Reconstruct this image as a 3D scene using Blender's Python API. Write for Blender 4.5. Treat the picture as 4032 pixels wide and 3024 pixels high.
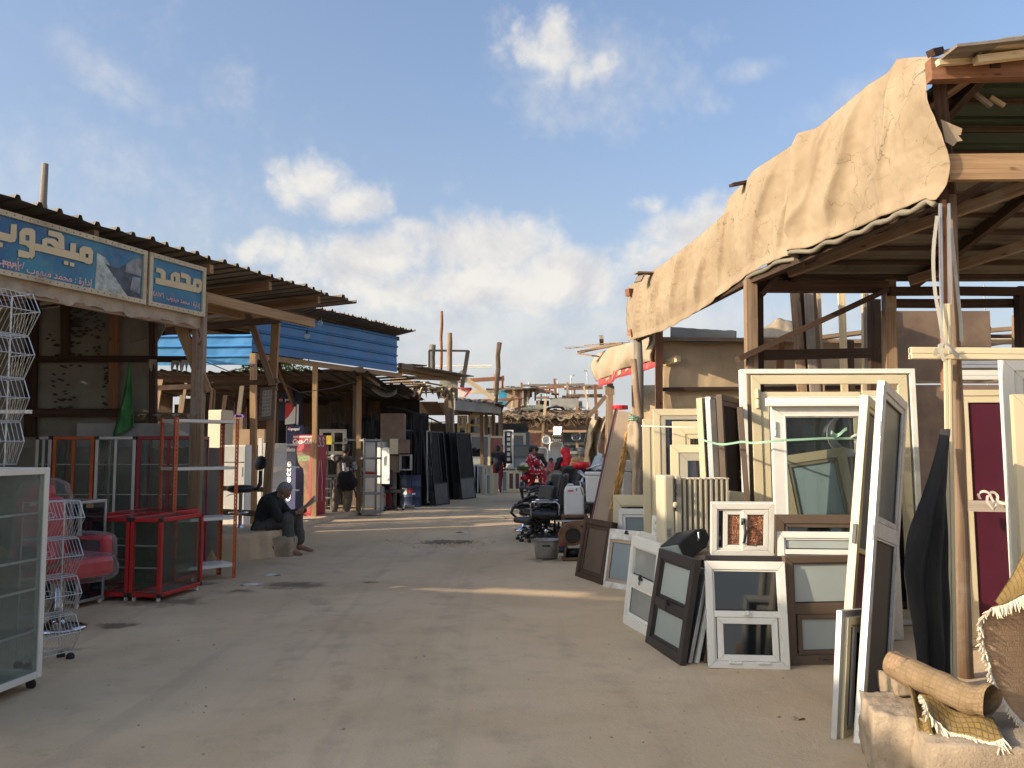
import bpy, bmesh, math, random
from mathutils import Vector, Matrix, Euler
V = Vector
R = math.radians
rnd = random.Random(7)
S = bpy.context.scene
C = S.collection
for _o in list(bpy.data.objects):
 bpy.data.objects.remove(_o)
# --- camera
F, CX, CY, CAMH, PITCH = 3352.0, 2016.0, 1512.0, 1.6, R(4.37)
cam_d = bpy.data.cameras.new('camera')
cam_d.sensor_width = 36.0
cam_d.lens = 36.0 * F / 4032.0
cam_d.clip_start, cam_d.clip_end = 0.05, 3000
cam = bpy.data.objects.new('camera', cam_d)
cam.location = (0, 0, CAMH)
cam.rotation_euler = (R(90) + PITCH, 0, 0)
C.objects.link(cam)
S.camera = cam
TS = bpy.data.scenes.new('shaping')
def evaluated(ob):
 TS.collection.objects.link(ob)
 vl = TS.view_layers[0]; vl.update()
 me = bpy.data.meshes.new_from_object(ob.evaluated_get(vl.depsgraph))
 bpy.data.objects.remove(ob)
 return me
# --- light
SUN_AZ, SUN_EL = R(247), R(19.8)          # azimuth clockwise from +Y (the view direction)
SUN = V((math.sin(SUN_AZ) * math.cos(SUN_EL), math.cos(SUN_AZ) * math.cos(SUN_EL), math.sin(SUN_EL)))
sd = bpy.data.lights.new('sun', 'SUN')
sd.energy, sd.angle, sd.color = 2.5, R(0.55), (1.0, 0.835, 0.63)
so = bpy.data.objects.new('sun', sd)
so.rotation_euler = (-SUN).to_track_quat('-Z', 'Y').to_euler()
so.location = (-30, -20, 20)
C.objects.link(so)
S.view_settings.view_transform = 'Standard'
S.view_settings.look = 'None'
S.view_settings.exposure = 1.32
S.view_settings.gamma = 1
S.view_settings.use_curve_mapping = False
S.render.engine = 'CYCLES'
S.cycles.max_bounces = 6
S.cycles.transparent_max_bounces = 12
S.cycles.caustics_reflective = False
S.cycles.caustics_refractive = False
class NT:
 """tiny node-tree helper"""
 def __init__(s, nt):
  s.nt = nt; s.n = nt.nodes; s.l = nt.links
  s.n.clear()
 def node(s, t, **kw):
  x = s.n.new(t)
  for k, v in kw.items():
   setattr(x, k, v)
  return x
 def put(s, sock, v):
  if isinstance(v, bpy.types.NodeSocket):
   s.l.new(v, sock)
  elif v is not None:
   try: sock.default_value = v
   except Exception: sock.default_value = (*v, 1)
 def math(s, op, a, b=None, c=None, clamp=False):
  x = s.node('ShaderNodeMath', operation=op, use_clamp=clamp)
  for i, v in enumerate((a, b, c)):
   if v is not None: s.put(x.inputs[i], v)
  return x.outputs[0]
 def mix(s, f, a, b, mode='MIX'):
  x = s.node('ShaderNodeMix', data_type='RGBA', blend_type=mode)
  s.put(x.inputs[0], f); s.put(x.inputs[6], a); s.put(x.inputs[7], b)
  return x.outputs[2]
 def noise(s, vec, scale, detail=4, rough=.55, dist=0):
  x = s.node('ShaderNodeTexNoise')
  if vec is not None: s.l.new(vec, x.inputs['Vector'])
  x.inputs['Scale'].default_value = scale
  x.inputs['Detail'].default_value = detail
  x.inputs['Roughness'].default_value = rough
  x.inputs['Distortion'].default_value = dist
  return x.outputs[0]
 def ramp(s, f, lo, hi, smooth=True):
  x = s.node('ShaderNodeMapRange', interpolation_type='SMOOTHSTEP' if smooth else 'LINEAR')
  s.put(x.inputs[0], f)
  s.put(x.inputs[1], lo); s.put(x.inputs[2], hi)
  return x.outputs[0]
 def map(s, vec, scale=(1, 1, 1), loc=(0, 0, 0)):
  x = s.node('ShaderNodeMapping')
  s.l.new(vec, x.inputs[0])
  x.inputs['Scale'].default_value = scale
  x.inputs['Location'].default_value = loc
  return x.outputs[0]
# --- sky with clouds
world = bpy.data.worlds.new('World')
S.world = world
world.use_nodes = True
w = NT(world.node_tree)
SKY = .15
sky = w.node('ShaderNodeTexSky', sky_type='NISHITA', sun_disc=False)
sky.sun_elevation, sky.sun_rotation = SUN_EL, SUN_AZ
sky.air_density, sky.dust_density, sky.ozone_density = 1.0, 6.0, 2.0
gen = w.node('ShaderNodeTexCoord').outputs['Generated']
sep = w.node('ShaderNodeSeparateXYZ'); w.l.new(gen, sep.inputs[0])
az = w.math('ARCTAN2', sep.outputs[0], sep.outputs[1])
el = w.math('ARCSINE', sep.outputs[2])
def sky_at(u, v):
 """azimuth and elevation of a cloud seen at photo pixel u, v"""
 a, b = (u - CX) / F, (CY - v) / F
 d = V((a, math.cos(PITCH) - b * math.sin(PITCH), math.sin(PITCH) + b * math.cos(PITCH))).normalized()
 return math.atan2(d.x, d.y), math.asin(d.z)
nz = w.noise(gen, 8.0, 9, .60, .25)
nzb = w.noise(gen, 24.0, 6, .62, .3)
n_big = w.noise(gen, 5.0, 4, .5, .0)
bil = w.math('ABSOLUTE', w.math('SUBTRACT', w.noise(gen, 13.0, 5, .55, .15), .5))
bil2 = w.math('ABSOLUTE', w.math('SUBTRACT', w.noise(gen, 34.0, 4, .55, .1), .5))
nzs = w.math('ADD', w.math('ADD', w.math('MULTIPLY', w.math('SUBTRACT', n_big, .5), 1.6), w.math('MULTIPLY', w.math('SUBTRACT', nz, .5), .9)),
    w.math('ADD', w.math('MULTIPLY', w.math('SUBTRACT', bil, .09), 2.0), w.math('MULTIPLY', w.math('SUBTRACT', bil2, .08), .9)))
def clouds(bl):
 out = None
 for (u, v, ru, rv, wt, rot) in bl:
  a0, e0 = sky_at(u, v)
  x = w.math('SUBTRACT', az, a0); y = w.math('SUBTRACT', el, e0)
  c, s_ = math.cos(rot), math.sin(rot)
  xr = w.math('ADD', w.math('MULTIPLY', x, c), w.math('MULTIPLY', y, s_))
  yr = w.math('SUBTRACT', w.math('MULTIPLY', y, c), w.math('MULTIPLY', x, s_))
  q = w.math('SQRT', w.math('ADD', w.math('POWER', w.math('DIVIDE', xr, ru / F), 2), w.math('POWER', w.math('DIVIDE', yr, rv / F), 2)))
  m = w.math('MULTIPLY', w.math('SUBTRACT', 1.0, w.math('POWER', q, 1.6)), wt * .42)
  out = m if out is None else w.math('MAXIMUM', out, m)
 return out
puffs = clouds([
 (1230, 715, 215, 150, 1.2, 0), (1360, 790, 210, 115, 1.0, 0), (1150, 670, 110, 90, .9, 0),
 (2175, 125, 105, 120, .62, 0), (2230, 250, 220, 80, .55, -.30), (2060, 170, 220, 90, .5, -.3), (2300, 290, 170, 70, .6, .1),
 (1900, 960, 480, 170, 1.5, .05), (1480, 1030, 480, 150, 1.3, .1), (2230, 1050, 420, 150, 1.2, -.1), (1080, 985, 300, 85, .85, 0), (1800, 1120, 900, 150, 1.2, 0),
 (2560, 805, 150, 60, .9, 0), (2790, 900, 370, 190, 1.4, .2), (2560, 1010, 380, 130, 1.1, .3), (3150, 860, 380, 190, 1.2, 0),
 (-900, 600, 520, 200, 1.2, 0), (-1900, 300, 600, 220, 1.2, .1), (5000, 700, 520, 200, 1.2, 0), (5900, 300, 500, 210, 1.2, 0)])
wisps = clouds([(440, 310, 380, 110, .8, -.42), (2970, 275, 160, 50, .7, 0), (3320, 400, 300, 100, .8, .3), (2260, 470, 200, 70, .6, 0),
 (1700, 1300, 1500, 260, 1.1, 0), (150, 760, 900, 420, .7, 0), (2700, 1250, 900, 220, 1.0, 0), (2300, 330, 460, 230, .55, 0), (900, 420, 700, 200, .35, -.3)])
dens = w.math('ADD', puffs, w.math('MULTIPLY', nzs, .55))
dp = w.math('MULTIPLY', w.ramp(dens, .03, .50), w.math('ADD', w.math('MULTIPLY', w.ramp(el, .03, .17), .72), .28))
dw = w.math('MULTIPLY', w.ramp(w.math('ADD', wisps, w.math('MULTIPLY', nzs, .5)), -.05, .6), .55)
up = w.map(gen, loc=(.016, 0, -.024))
nz2 = w.noise(up, 8.0, 9, .60, .25)
lum = w.math('ADD', w.math('SUBTRACT', w.math('MULTIPLY', w.math('SUBTRACT', nz, nz2), 4.2), w.math('MULTIPLY', w.ramp(dens, .25, .75), .26)), .74, clamp=True)
ccol = w.mix(lum, (.78, .78, .83), (1.08, 1.04, .97))
CLOUD = 2.25
cc = w.mix(1.0, ccol, (CLOUD, CLOUD, CLOUD), 'MULTIPLY')
haze_f = w.math('POWER', w.math('SUBTRACT', 1.0, w.math('ABSOLUTE', sep.outputs[2]), clamp=True), 6.0)
base = w.mix(1.0, sky.outputs[0], (.60, .675, .755), 'MULTIPLY')
base = w.mix(.10, base, (2.0, 2.1, 2.25))
base = w.mix(w.math('MULTIPLY', haze_f, .85), base, (2.45, 2.45, 2.50))
allc = w.mix(dw, base, cc)
allc = w.mix(w.math('MULTIPLY', dp, .95), allc, cc)
bg = w.node('ShaderNodeBackground')
w.l.new(allc, bg.inputs[0]); bg.inputs[1].default_value = SKY
wo = w.node('ShaderNodeOutputWorld'); w.l.new(bg.outputs[0], wo.inputs[0])
world.cycles.sampling_method = 'MANUAL'
world.cycles.sample_map_resolution = 512
# --- photo pixel -> place
def ray(u, v):
 a, b = (u - CX) / F, (CY - v) / F
 return V((a, math.cos(PITCH) - b * math.sin(PITCH), math.sin(PITCH) + b * math.cos(PITCH)))
def W(u, v, Y):
 d = ray(u, v)
 return V((0, 0, CAMH)) + d * (Y / d.y)
def G(u, v, z=0.0):
 d = ray(u, v)
 return V((0, 0, CAMH)) + d * ((z - CAMH) / d.z)
def proj(p):
 q = p - V((0, 0, CAMH))
 cp, sp = math.cos(PITCH), math.sin(PITCH)
 dep = q.y * cp + q.z * sp; up_ = -q.y * sp + q.z * cp
 return CX + F * q.x / dep, CY - F * up_ / dep
# --- mesh helper
def R3(r):
 return r.to_matrix() if isinstance(r, Euler) else r.to_3x3()
class M:
 def __init__(s):
  s.v = []; s.f = []; s.g = []; s.m = []; s.cur = 0
  s.xf = None
 def add(s, vs, fs, gr=None, mi=None):
  o = len(s.v)
  if gr is None:
   off = V((rnd.uniform(-9, 9), rnd.uniform(-9, 9), rnd.uniform(-9, 9)))
   gr = [V(p) + off for p in vs]
  for p in vs:
   p = V(p)
   s.v.append(s.xf @ p if s.xf else p)
  s.g += gr
  for f in fs:
   s.f.append([i + o for i in f]); s.m.append(s.cur if mi is None else mi)
  return s
 def boxv(s, o, a, b, c):
  """box from corner o with edge vectors"""
  o, a, b, c = V(o), V(a), V(b), V(c)
  vs = [o, o + a, o + a + b, o + b, o + c, o + a + c, o + a + b + c, o + b + c]
  fs = [(0, 3, 2, 1), (4, 5, 6, 7), (0, 1, 5, 4), (1, 2, 6, 5), (2, 3, 7, 6), (3, 0, 4, 7)]
  if a.cross(b).dot(c) < 0: fs = [tuple(reversed(f)) for f in fs]
  L = [a.length, b.length, c.length]
  k = L.index(max(L)); idx = [i for i in range(3) if i != k] + [k]
  off = V((rnd.uniform(-9, 9), rnd.uniform(-9, 9), rnd.uniform(-9, 9)))
  loc = [(0, 0, 0), (1, 0, 0), (1, 1, 0), (0, 1, 0), (0, 0, 1), (1, 0, 1), (1, 1, 1), (0, 1, 1)]
  gr = [off + V([q[i] * L[i] for i in idx]) for q in loc]
  return s.add(vs, fs, gr)
 def box(s, c, size, rot=None):
  c = V(c); m = R3(rot) if rot is not None else Matrix.Identity(3)
  a, b, d = m @ V((size[0], 0, 0)), m @ V((0, size[1], 0)), m @ V((0, 0, size[2]))
  return s.boxv(c - (a + b + d) / 2, a, b, d)
 def beam(s, p0, p1, wd, ht, up=(0, 0, 1), taper=1.0, jit=0.0):
  p0, p1 = V(p0), V(p1); d = p1 - p0; L = d.length
  if L < 1e-6: return s
  d = d / L; up = V(up)
  if abs(d.dot(up)) > .95: up = V((0, 1, 0)) if abs(d.y) < .9 else V((1, 0, 0))
  x = d.cross(up).normalized(); y = x.cross(d).normalized()
  off = V((rnd.uniform(-9, 9), rnd.uniform(-9, 9), rnd.uniform(-9, 9)))
  vs = []; gr = []
  n = max(1, min(5, int(L / .6))) if jit else 1
  for k in range(n + 1):
   t = k / n; kk = 1 + (taper - 1) * t
   c = p0 + d * (L * t)
   if jit: c = c + x * rnd.uniform(-jit, jit) + y * rnd.uniform(-jit, jit)
   for (i, j) in ((-1, -1), (1, -1), (1, 1), (-1, 1)):
    vs.append(c + x * (i * wd * kk / 2) + y * (j * ht * kk / 2)); gr.append(off + V((i * wd / 2, j * ht / 2, t * L)))
  fs = [(0, 1, 2, 3)]
  for k in range(n):
   o = k * 4
   for i in range(4):
    fs.append((o + i, o + 4 + i, o + 4 + (i + 1) % 4, o + (i + 1) % 4))
  o = n * 4; fs.append((o + 3, o + 2, o + 1, o))
  return s.add(vs, fs, gr)
 def tube(s, pts, r, n=8, cap=True, closed=False):
  pts = [V(p) for p in pts]; N = len(pts)
  rs = r if isinstance(r, (list, tuple)) else [r] * N
  vs = []; gr = []; fs = []
  off = V((rnd.uniform(-9, 9), rnd.uniform(-9, 9), rnd.uniform(-9, 9)))
  px = None; L = 0
  for k in range(N):
   if closed: d = pts[(k + 1) % N] - pts[k - 1]
   else: d = pts[min(k + 1, N - 1)] - pts[max(k - 1, 0)]
   if d.length < 1e-9: d = V((0, 0, 1))
   d.normalize()
   if px is None:
    u = V((0, 0, 1)) if abs(d.z) < .9 else V((1, 0, 0))
    px = d.cross(u).normalized()
   else:
    px = (px - d * px.dot(d))
    px = px.normalized() if px.length > 1e-6 else d.orthogonal().normalized()
   py = d.cross(px)
   if k: L += (pts[k] - pts[k - 1]).length
   for i in range(n):
    a = 2 * math.pi * i / n
    e = px * math.cos(a) + py * math.sin(a)
    vs.append(pts[k] + e * rs[k]); gr.append(off + V((math.cos(a) * rs[k], math.sin(a) * rs[k], L)))
  for k in range(N if closed else N - 1):
   k2 = (k + 1) % N
   for i in range(n):
    j = (i + 1) % n
    fs.append((k * n + i, k * n + j, k2 * n + j, k2 * n + i))
  if cap and not closed:
   fs.append(tuple(reversed(range(n)))); fs.append(tuple(range((N - 1) * n, N * n)))
  return s.add(vs, fs, gr)
 def lathe(s, prof, c=(0, 0, 0), n=20, rot=None, sx=1, sy=1, cap=True):
  c = V(c); m = R3(rot) if rot is not None else Matrix.Identity(3)
  vs = []; fs = []
  for (r, z) in prof:
   for i in range(n):
    a = 2 * math.pi * i / n
    vs.append(c + m @ V((r * math.cos(a) * sx, r * math.sin(a) * sy, z)))
  for k in range(len(prof) - 1):
   for i in range(n):
    j = (i + 1) % n
    fs.append((k * n + i, k * n + j, (k + 1) * n + j, (k + 1) * n + i))
  if cap:
   fs.append(tuple(reversed(range(n)))); o = (len(prof) - 1) * n; fs.append(tuple(range(o, o + n)))
  return s.add(vs, fs)
 def ball(s, c, r, n=14, k=9, sc=(1, 1, 1), rot=None):
  prof = [(r * math.sin(math.pi * i / k), -r * math.cos(math.pi * i / k)) for i in range(1, k)]
  c = V(c); m = R3(rot) if rot is not None else Matrix.Identity(3)
  vs = [c + m @ V((0, 0, -r * sc[2]))]; fs = []
  for (rr, z) in prof:
   for i in range(n):
    a = 2 * math.pi * i / n
    vs.append(c + m @ V((rr * math.cos(a) * sc[0], rr * math.sin(a) * sc[1], z * sc[2])))
  vs.append(c + m @ V((0, 0, r * sc[2])))
  for i in range(n): fs.append((0, 1 + (i + 1) % n, 1 + i))
  for q in range(k - 2):
   for i in range(n):
    j = (i + 1) % n
    fs.append((1 + q * n + i, 1 + q * n + j, 1 + (q + 1) * n + j, 1 + (q + 1) * n + i))
  o = 1 + (k - 2) * n; t = len(vs) - 1
  for i in range(n): fs.append((o + i, o + (i + 1) % n, t))
  return s.add(vs, fs)
 def grid(s, fn, nu, nv):
  vs = []; gr = []; off = V((rnd.uniform(-9, 9), rnd.uniform(-9, 9), 0))
  for j in range(nv + 1):
   for i in range(nu + 1):
    p = V(fn(i / nu, j / nv)); vs.append(p); gr.append(p.copy())
  fs = [(j * (nu + 1) + i, j * (nu + 1) + i + 1, (j + 1) * (nu + 1) + i + 1, (j + 1) * (nu + 1) + i) for j in range(nv) for i in range(nu)]
  return s.add(vs, fs, gr)
 def prism(s, poly, o, ax, ay, n):
  """polygon in plane (o, ax, ay) pushed along vector n"""
  o, ax, ay, n = V(o), V(ax), V(ay), V(n)
  k = len(poly)
  a = [o + ax * x + ay * y for x, y in poly]; b = [p + n for p in a]
  fs = [tuple(reversed(range(k))), tuple(range(k, 2 * k))] + [(i, (i + 1) % k, k + (i + 1) % k, k + i) for i in range(k)]
  return s.add(a + b, fs)
 def build(s, name, mats, parent=None, smooth=False, bevel=0, solid=0, loc=None, subsurf=0, world_=False):
  if not s.v: return None
  if parent is None and loc is None:
   xs = [p.x for p in s.v]; ys = [p.y for p in s.v]; zs = [p.z for p in s.v]
   loc = V(((min(xs) + max(xs)) / 2, (min(ys) + max(ys)) / 2, min(zs)))
  place = V(loc) if loc is not None else V((0, 0, 0))
  loc = V(place)
  if parent is not None and world_:
   loc = parent.location.copy(); place = V((0, 0, 0))
  me = bpy.data.meshes.new(name)
  me.from_pydata([tuple(p - loc) for p in s.v], [], s.f)
  at = me.attributes.new('gr', 'FLOAT_VECTOR', 'POINT')
  at.data.foreach_set('vector', [x for p in s.g for x in p])
  for mm in (mats if isinstance(mats, (list, tuple)) else [mats]): me.materials.append(mm)
  if any(s.m): me.polygons.foreach_set('material_index', s.m)
  if smooth: me.polygons.foreach_set('use_smooth', [True] * len(me.polygons))
  me.validate(); me.update()
  o = bpy.data.objects.new(name, me); C.objects.link(o)
  o.location = place
  if parent is not None: o.parent = parent
  if solid:
   md = o.modifiers.new('thickness', 'SOLIDIFY'); md.thickness = solid; md.offset = 0
  if subsurf:
   md = o.modifiers.new('smooth', 'SUBSURF'); md.levels = md.render_levels = subsurf
  if bevel:
   md = o.modifiers.new('bevel', 'BEVEL'); md.width = bevel; md.segments = 2; md.limit_method = 'ANGLE'; md.angle_limit = R(40)
   md.harden_normals = False
  return o
def tag(o, label=None, cat=None, group=None, kind=None):
 if label: o['label'] = label
 if cat: o['category'] = cat
 if group: o['group'] = group
 if kind: o['kind'] = kind
 elif cat: o['kind'] = 'thing'
 return o
def thing(name, label, cat, loc=(0, 0, 0), rotz=0, group=None, mtx=None):
 o = bpy.data.objects.new(name, None); C.objects.link(o)
 o.empty_display_size = .2
 if mtx is not None: o.matrix_basis = mtx
 else:
  o.location = loc; o.rotation_euler = (0, 0, rotz)
 return tag(o, label, cat, group)
def part(name, m, mats, parent, **kw):
 return m.build(name, mats, parent, loc=kw.pop('loc', (0, 0, 0)), **kw)
def pw(name, m, mats, parent, **kw):
 """a part whose shape was given in world coordinates"""
 return m.build(name, mats, parent, world_=True, **kw)
def tim(name, p0, p1, wd, ht, mt, parent, jit=.004, **kw):
 """one piece of timber"""
 return pw(name, M().beam(p0, p1, wd, ht, jit=jit, **kw), mt, parent)
def log(name, p0, p1, r, mt, parent, r2=None):
 p0, p1 = V(p0), V(p1); n = 6; pts = []; rs = []
 for i in range(n + 1):
  t = i / n
  pts.append(p0.lerp(p1, t) + V((rnd.uniform(-1, 1), rnd.uniform(-1, 1), 0)) * r * .18)
  rs.append((r + ((r2 or r) - r) * t) * rnd.uniform(.93, 1.06))
 return pw(name, M().tube(pts, rs, 9), mt, parent, smooth=True)
def on_plane(u, v, p0, n):
 d = ray(u, v); o = V((0, 0, CAMH))
 return o + d * ((V(p0) - o).dot(n) / d.dot(n))
def copy_tree(o, parent=None):
 c = o.copy(); C.objects.link(c)
 if parent is not None: c.parent = parent
 for ch in list(o.children): copy_tree(ch, c)
 return c
def again(o, label, loc=None, rotz=None):
 c = copy_tree(o); c['label'] = label
 if loc is not None: c.location = loc
 if rotz is not None: c.rotation_euler = (0, 0, rotz)
 return c
# --- materials
_mc = {}
def mat(name, col, rough=.6, metal=0.0, var=.12, scale=4, bump=0.0, bscale=60, dirt=0.0, dcol=(.28, .21, .15), dscale=1.6, spec=.5, sheen=0, coat=0, alpha=1, trans=0, grain=None, emis=None):
 """painted metal, plastic, cloth ... : base colour with uneven tone, dust patches and fine relief"""
 if name in _mc: return _mc[name]
 m = bpy.data.materials.new(name); m.use_nodes = True
 t = NT(m.node_tree)
 gr = t.node('ShaderNodeAttribute', attribute_name='gr').outputs['Vector']
 if grain: gr = t.map(gr, grain)
 rn = t.node('ShaderNodeObjectInfo').outputs['Random']
 n1 = t.noise(gr, scale, 5, .6)
 a = tuple(c * (1 - var) for c in col); b = tuple(min(1, c * (1 + var)) for c in col)
 c = t.mix(t.ramp(n1, .3, .7), (*a, 1), (*b, 1))
 val = t.math('ADD', t.math('MULTIPLY', rn, .16), .92)
 hs = t.node('ShaderNodeHueSaturation'); t.put(hs.inputs['Value'], val); t.l.new(c, hs.inputs['Color'])
 c = hs.outputs[0]
 rg = rough
 if dirt:
  n2 = t.noise(gr, dscale, 7, .68, .3)
  df = t.math('MULTIPLY', t.ramp(n2, .62 - .28 * dirt, .80 - .12 * dirt), min(1, .35 + dirt * .6))
  n4 = t.noise(gr, 23, 3, .7)
  df = t.math('MAXIMUM', df, t.math('MULTIPLY', t.ramp(n4, .62, .75), dirt * .55))
  c = t.mix(df, c, (*dcol, 1))
  rg = t.math('ADD', t.math('MULTIPLY', df, .9 - rough), rough)
 p = t.node('ShaderNodeBsdfPrincipled')
 t.put(p.inputs['Base Color'], c); t.put(p.inputs['Roughness'], rg); t.put(p.inputs['Metallic'], metal)
 p.inputs['Specular IOR Level'].default_value = spec
 if coat: p.inputs['Coat Weight'].default_value = coat
 if sheen: p.inputs['Sheen Weight'].default_value = sheen
 if trans: p.inputs['Transmission Weight'].default_value = trans
 if emis:
  p.inputs['Emission Color'].default_value = (*emis[0], 1); p.inputs['Emission Strength'].default_value = emis[1]
 if bump:
  bn = t.noise(gr, bscale, 4, .65)
  bp = t.node('ShaderNodeBump'); bp.inputs['Strength'].default_value = bump; bp.inputs['Distance'].default_value = .01
  t.l.new(bn, bp.inputs['Height']); t.l.new(bp.outputs[0], p.inputs['Normal'])
 o = t.node('ShaderNodeOutputMaterial'); t.l.new(p.outputs[0], o.inputs[0])
 _mc[name] = m
 return m
def wood(name, c1, c2, worn=(.30, .27, .24), wear=.3, rough=.8):
 if name in _mc: return _mc[name]
 m = bpy.data.materials.new(name); m.use_nodes = True
 t = NT(m.node_tree)
 gr = t.node('ShaderNodeAttribute', attribute_name='gr').outputs['Vector']
 rn = t.node('ShaderNodeObjectInfo').outputs['Random']
 lo = t.map(gr, (38, 38, 1.1))
 n1 = t.noise(lo, 1.0, 6, .65, .6)
 n2 = t.noise(t.map(gr, (9, 9, .9)), 1.0, 5, .6)
 n3 = t.noise(gr, 2.3, 6, .7)
 kn = t.noise(t.map(gr, (14, 14, 4)), 1.0, 2, .5)
 c = t.mix(t.ramp(n1, .32, .68), (*c1, 1), (*c2, 1))
 c = t.mix(t.math('MULTIPLY', t.ramp(n2, .5, .75), .5), c, tuple(x * .45 for x in c1) + (1,))
 c = t.mix(t.math('MULTIPLY', t.ramp(n3, .66 - .3 * wear, .85 - .25 * wear), .2 + wear), c, (*worn, 1))
 c = t.mix(t.math('MULTIPLY', t.ramp(kn, .70, .76), .75), c, tuple(x * .25 for x in c1) + (1,))
 hs = t.node('ShaderNodeHueSaturation'); t.put(hs.inputs['Value'], t.math('ADD', t.math('MULTIPLY', rn, .5), .75)); t.l.new(c, hs.inputs['Color'])
 p = t.node('ShaderNodeBsdfPrincipled')
 t.l.new(hs.outputs[0], p.inputs['Base Color']); p.inputs['Roughness'].default_value = rough
 p.inputs['Specular IOR Level'].default_value = .25
 bp = t.node('ShaderNodeBump'); bp.inputs['Strength'].default_value = .55; bp.inputs['Distance'].default_value = .008
 t.l.new(n1, bp.inputs['Height']); t.l.new(bp.outputs[0], p.inputs['Normal'])
 o = t.node('ShaderNodeOutputMaterial'); t.l.new(p.outputs[0], o.inputs[0])
 _mc[name] = m
 return m
def glass(name, tint=(.02, .025, .03), opac=.5, rough=.02, spec=.5, var=0.0):
 """pane one can partly look through: tinted film over clear glass, mirror-like at a slant"""
 if name in _mc: return _mc[name]
 m = bpy.data.materials.new(name); m.use_nodes = True
 t = NT(m.node_tree)
 gr = t.node('ShaderNodeAttribute', attribute_name='gr').outputs['Vector']
 n = t.noise(gr, 2.2, 6, .7)
 tr = t.node('ShaderNodeBsdfTransparent'); tr.inputs[0].default_value = (.9, .94, .92, 1)
 p = t.node('ShaderNodeBsdfPrincipled'); p.inputs['Base Color'].default_value = (*tint, 1)
 p.inputs['Roughness'].default_value = rough; p.inputs['Specular IOR Level'].default_value = spec
 mx = t.node('ShaderNodeMixShader')
 lw = t.node('ShaderNodeLayerWeight'); lw.inputs[0].default_value = .2
 f = t.math('ADD', t.math('ADD', t.math('MULTIPLY', lw.outputs['Fresnel'], .35), opac), t.math('MULTIPLY', t.ramp(n, .45, .8), var), clamp=True)
 t.l.new(f, mx.inputs[0]); t.l.new(tr.outputs[0], mx.inputs[1]); t.l.new(p.outputs[0], mx.inputs[2])
 o = t.node('ShaderNodeOutputMaterial'); t.l.new(mx.outputs[0], o.inputs[0])
 _mc[name] = m
 return m
W_NEW = wood('new pine timber', (.31, .185, .095), (.43, .275, .15), (.27, .20, .135), .35)
W_OLD = wood('weathered timber', (.20, .125, .075), (.32, .22, .14), (.34, .29, .23), .5)
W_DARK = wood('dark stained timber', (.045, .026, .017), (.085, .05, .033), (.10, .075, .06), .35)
W_RED = wood('reddish timber', (.21, .095, .05), (.30, .145, .08), (.28, .19, .13), .35)
W_PALE = wood('pale timber', (.50, .38, .22), (.62, .50, .33), (.45, .36, .26), .3)
W_GREY = wood('grey driftwood timber', (.16, .13, .105), (.26, .215, .17), (.33, .29, .24), .5)
ALU_CREAM = mat('cream coated aluminium', (.61, .52, .335), .42, 0, .04, 3, .02, 50, .12, (.40, .31, .21))
ALU_WHITE = mat('white coated aluminium', (.70, .675, .60), .38, 0, .04, 3, .02, 50, .26, (.42, .34, .25))
ALU_BROWN = mat('brown coated aluminium', (.105, .07, .045), .42, 0, .1, 3, .02, 50, .22, (.25, .19, .13))
ALU_BLACK = mat('black coated aluminium', (.035, .029, .026), .4, 0, .15, 3, .02, 50, .25, (.20, .15, .11))
ALU_RAW = mat('bare aluminium', (.50, .50, .50), .42, .75, .08, 4, .03, 60, .3, (.24, .19, .15))
CHROME = mat('chrome', (.62, .62, .64), .14, 1, .05, 3)
STEEL = mat('galvanised steel', (.42, .43, .44), .45, .8, .12, 6, .05, 30, .3, (.26, .20, .15))
IRON = mat('black wrought iron', (.018, .018, .02), .55, .3, .3, 6, .1, 40, .2, (.10, .075, .055))
RUST = mat('rusted steel', (.16, .085, .045), .85, .2, .4, 5, .25, 50, .5, (.26, .15, .08))
WIRE = mat('pale steel wire', (.55, .55, .53), .35, .7, .08, 4)
RED_ALU = mat('red coated aluminium', (.50, .022, .024), .32, .1, .1, 3, .01, 50, .10, (.25, .13, .10))
CRIM_ALU = mat('crimson coated aluminium', (.30, .012, .030), .35, .1, .1, 3, .01, 50, .12, (.22, .12, .10))
ORANGE = mat('orange painted steel', (.52, .11, .030), .5, .1, .12, 4, .05, 40, .3, (.28, .14, .09))
RED_LEATH = mat('red vinyl upholstery', (.50, .010, .020), .3, 0, .12, 5, .08, 60, .06, (.32, .12, .10))
BLK_LEATH = mat('black vinyl upholstery', (.022, .021, .022), .42, 0, .25, 6, .12, 90, .28, (.13, .105, .085))
BLK_PLAST = mat('black plastic', (.018, .018, .019), .45, 0, .2, 5, .03, 60, .25, (.12, .10, .08))
WHT_PLAST = mat('white plastic', (.70, .69, .66), .38, 0, .04, 3, .02, 40, .14, (.42, .34, .26))
CREAM_PL = mat('aged cream enamel', (.54, .475, .34), .42, 0, .05, 3, .02, 50, .15, (.40, .30, .20))
WHT_ENAM = mat('white enamel', (.68, .67, .63), .4, 0, .05, 2, .01, 40, .22, (.38, .30, .22))
BROWN_BD = mat('brown hardboard', (.17, .115, .078), .7, 0, .18, 3, .05, 30, .3, (.27, .20, .14))
CARD = mat('cardboard', (.36, .25, .155), .8, 0, .10, 4, .06, 30, .2, (.26, .19, .13))
BOARD = mat('tan chipboard', (.36, .265, .18), .75, 0, .07, 4, .05, 70, .3, (.24, .165, .11))
FOAM = mat('stained yellow foam', (.52, .29, .085), .9, 0, .45, 7, .5, 35, .5, (.20, .10, .045), 4)
CANVAS = None
MAROON = mat('maroon panel', (.080, .013, .028), .35, 0, .1, 3, .01, 40, .15, (.25, .14, .12))
GREENC = mat('green cloth', (.07, .24, .085), .85, 0, .35, 4, .3, 60, .25, (.16, .17, .10))
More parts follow.
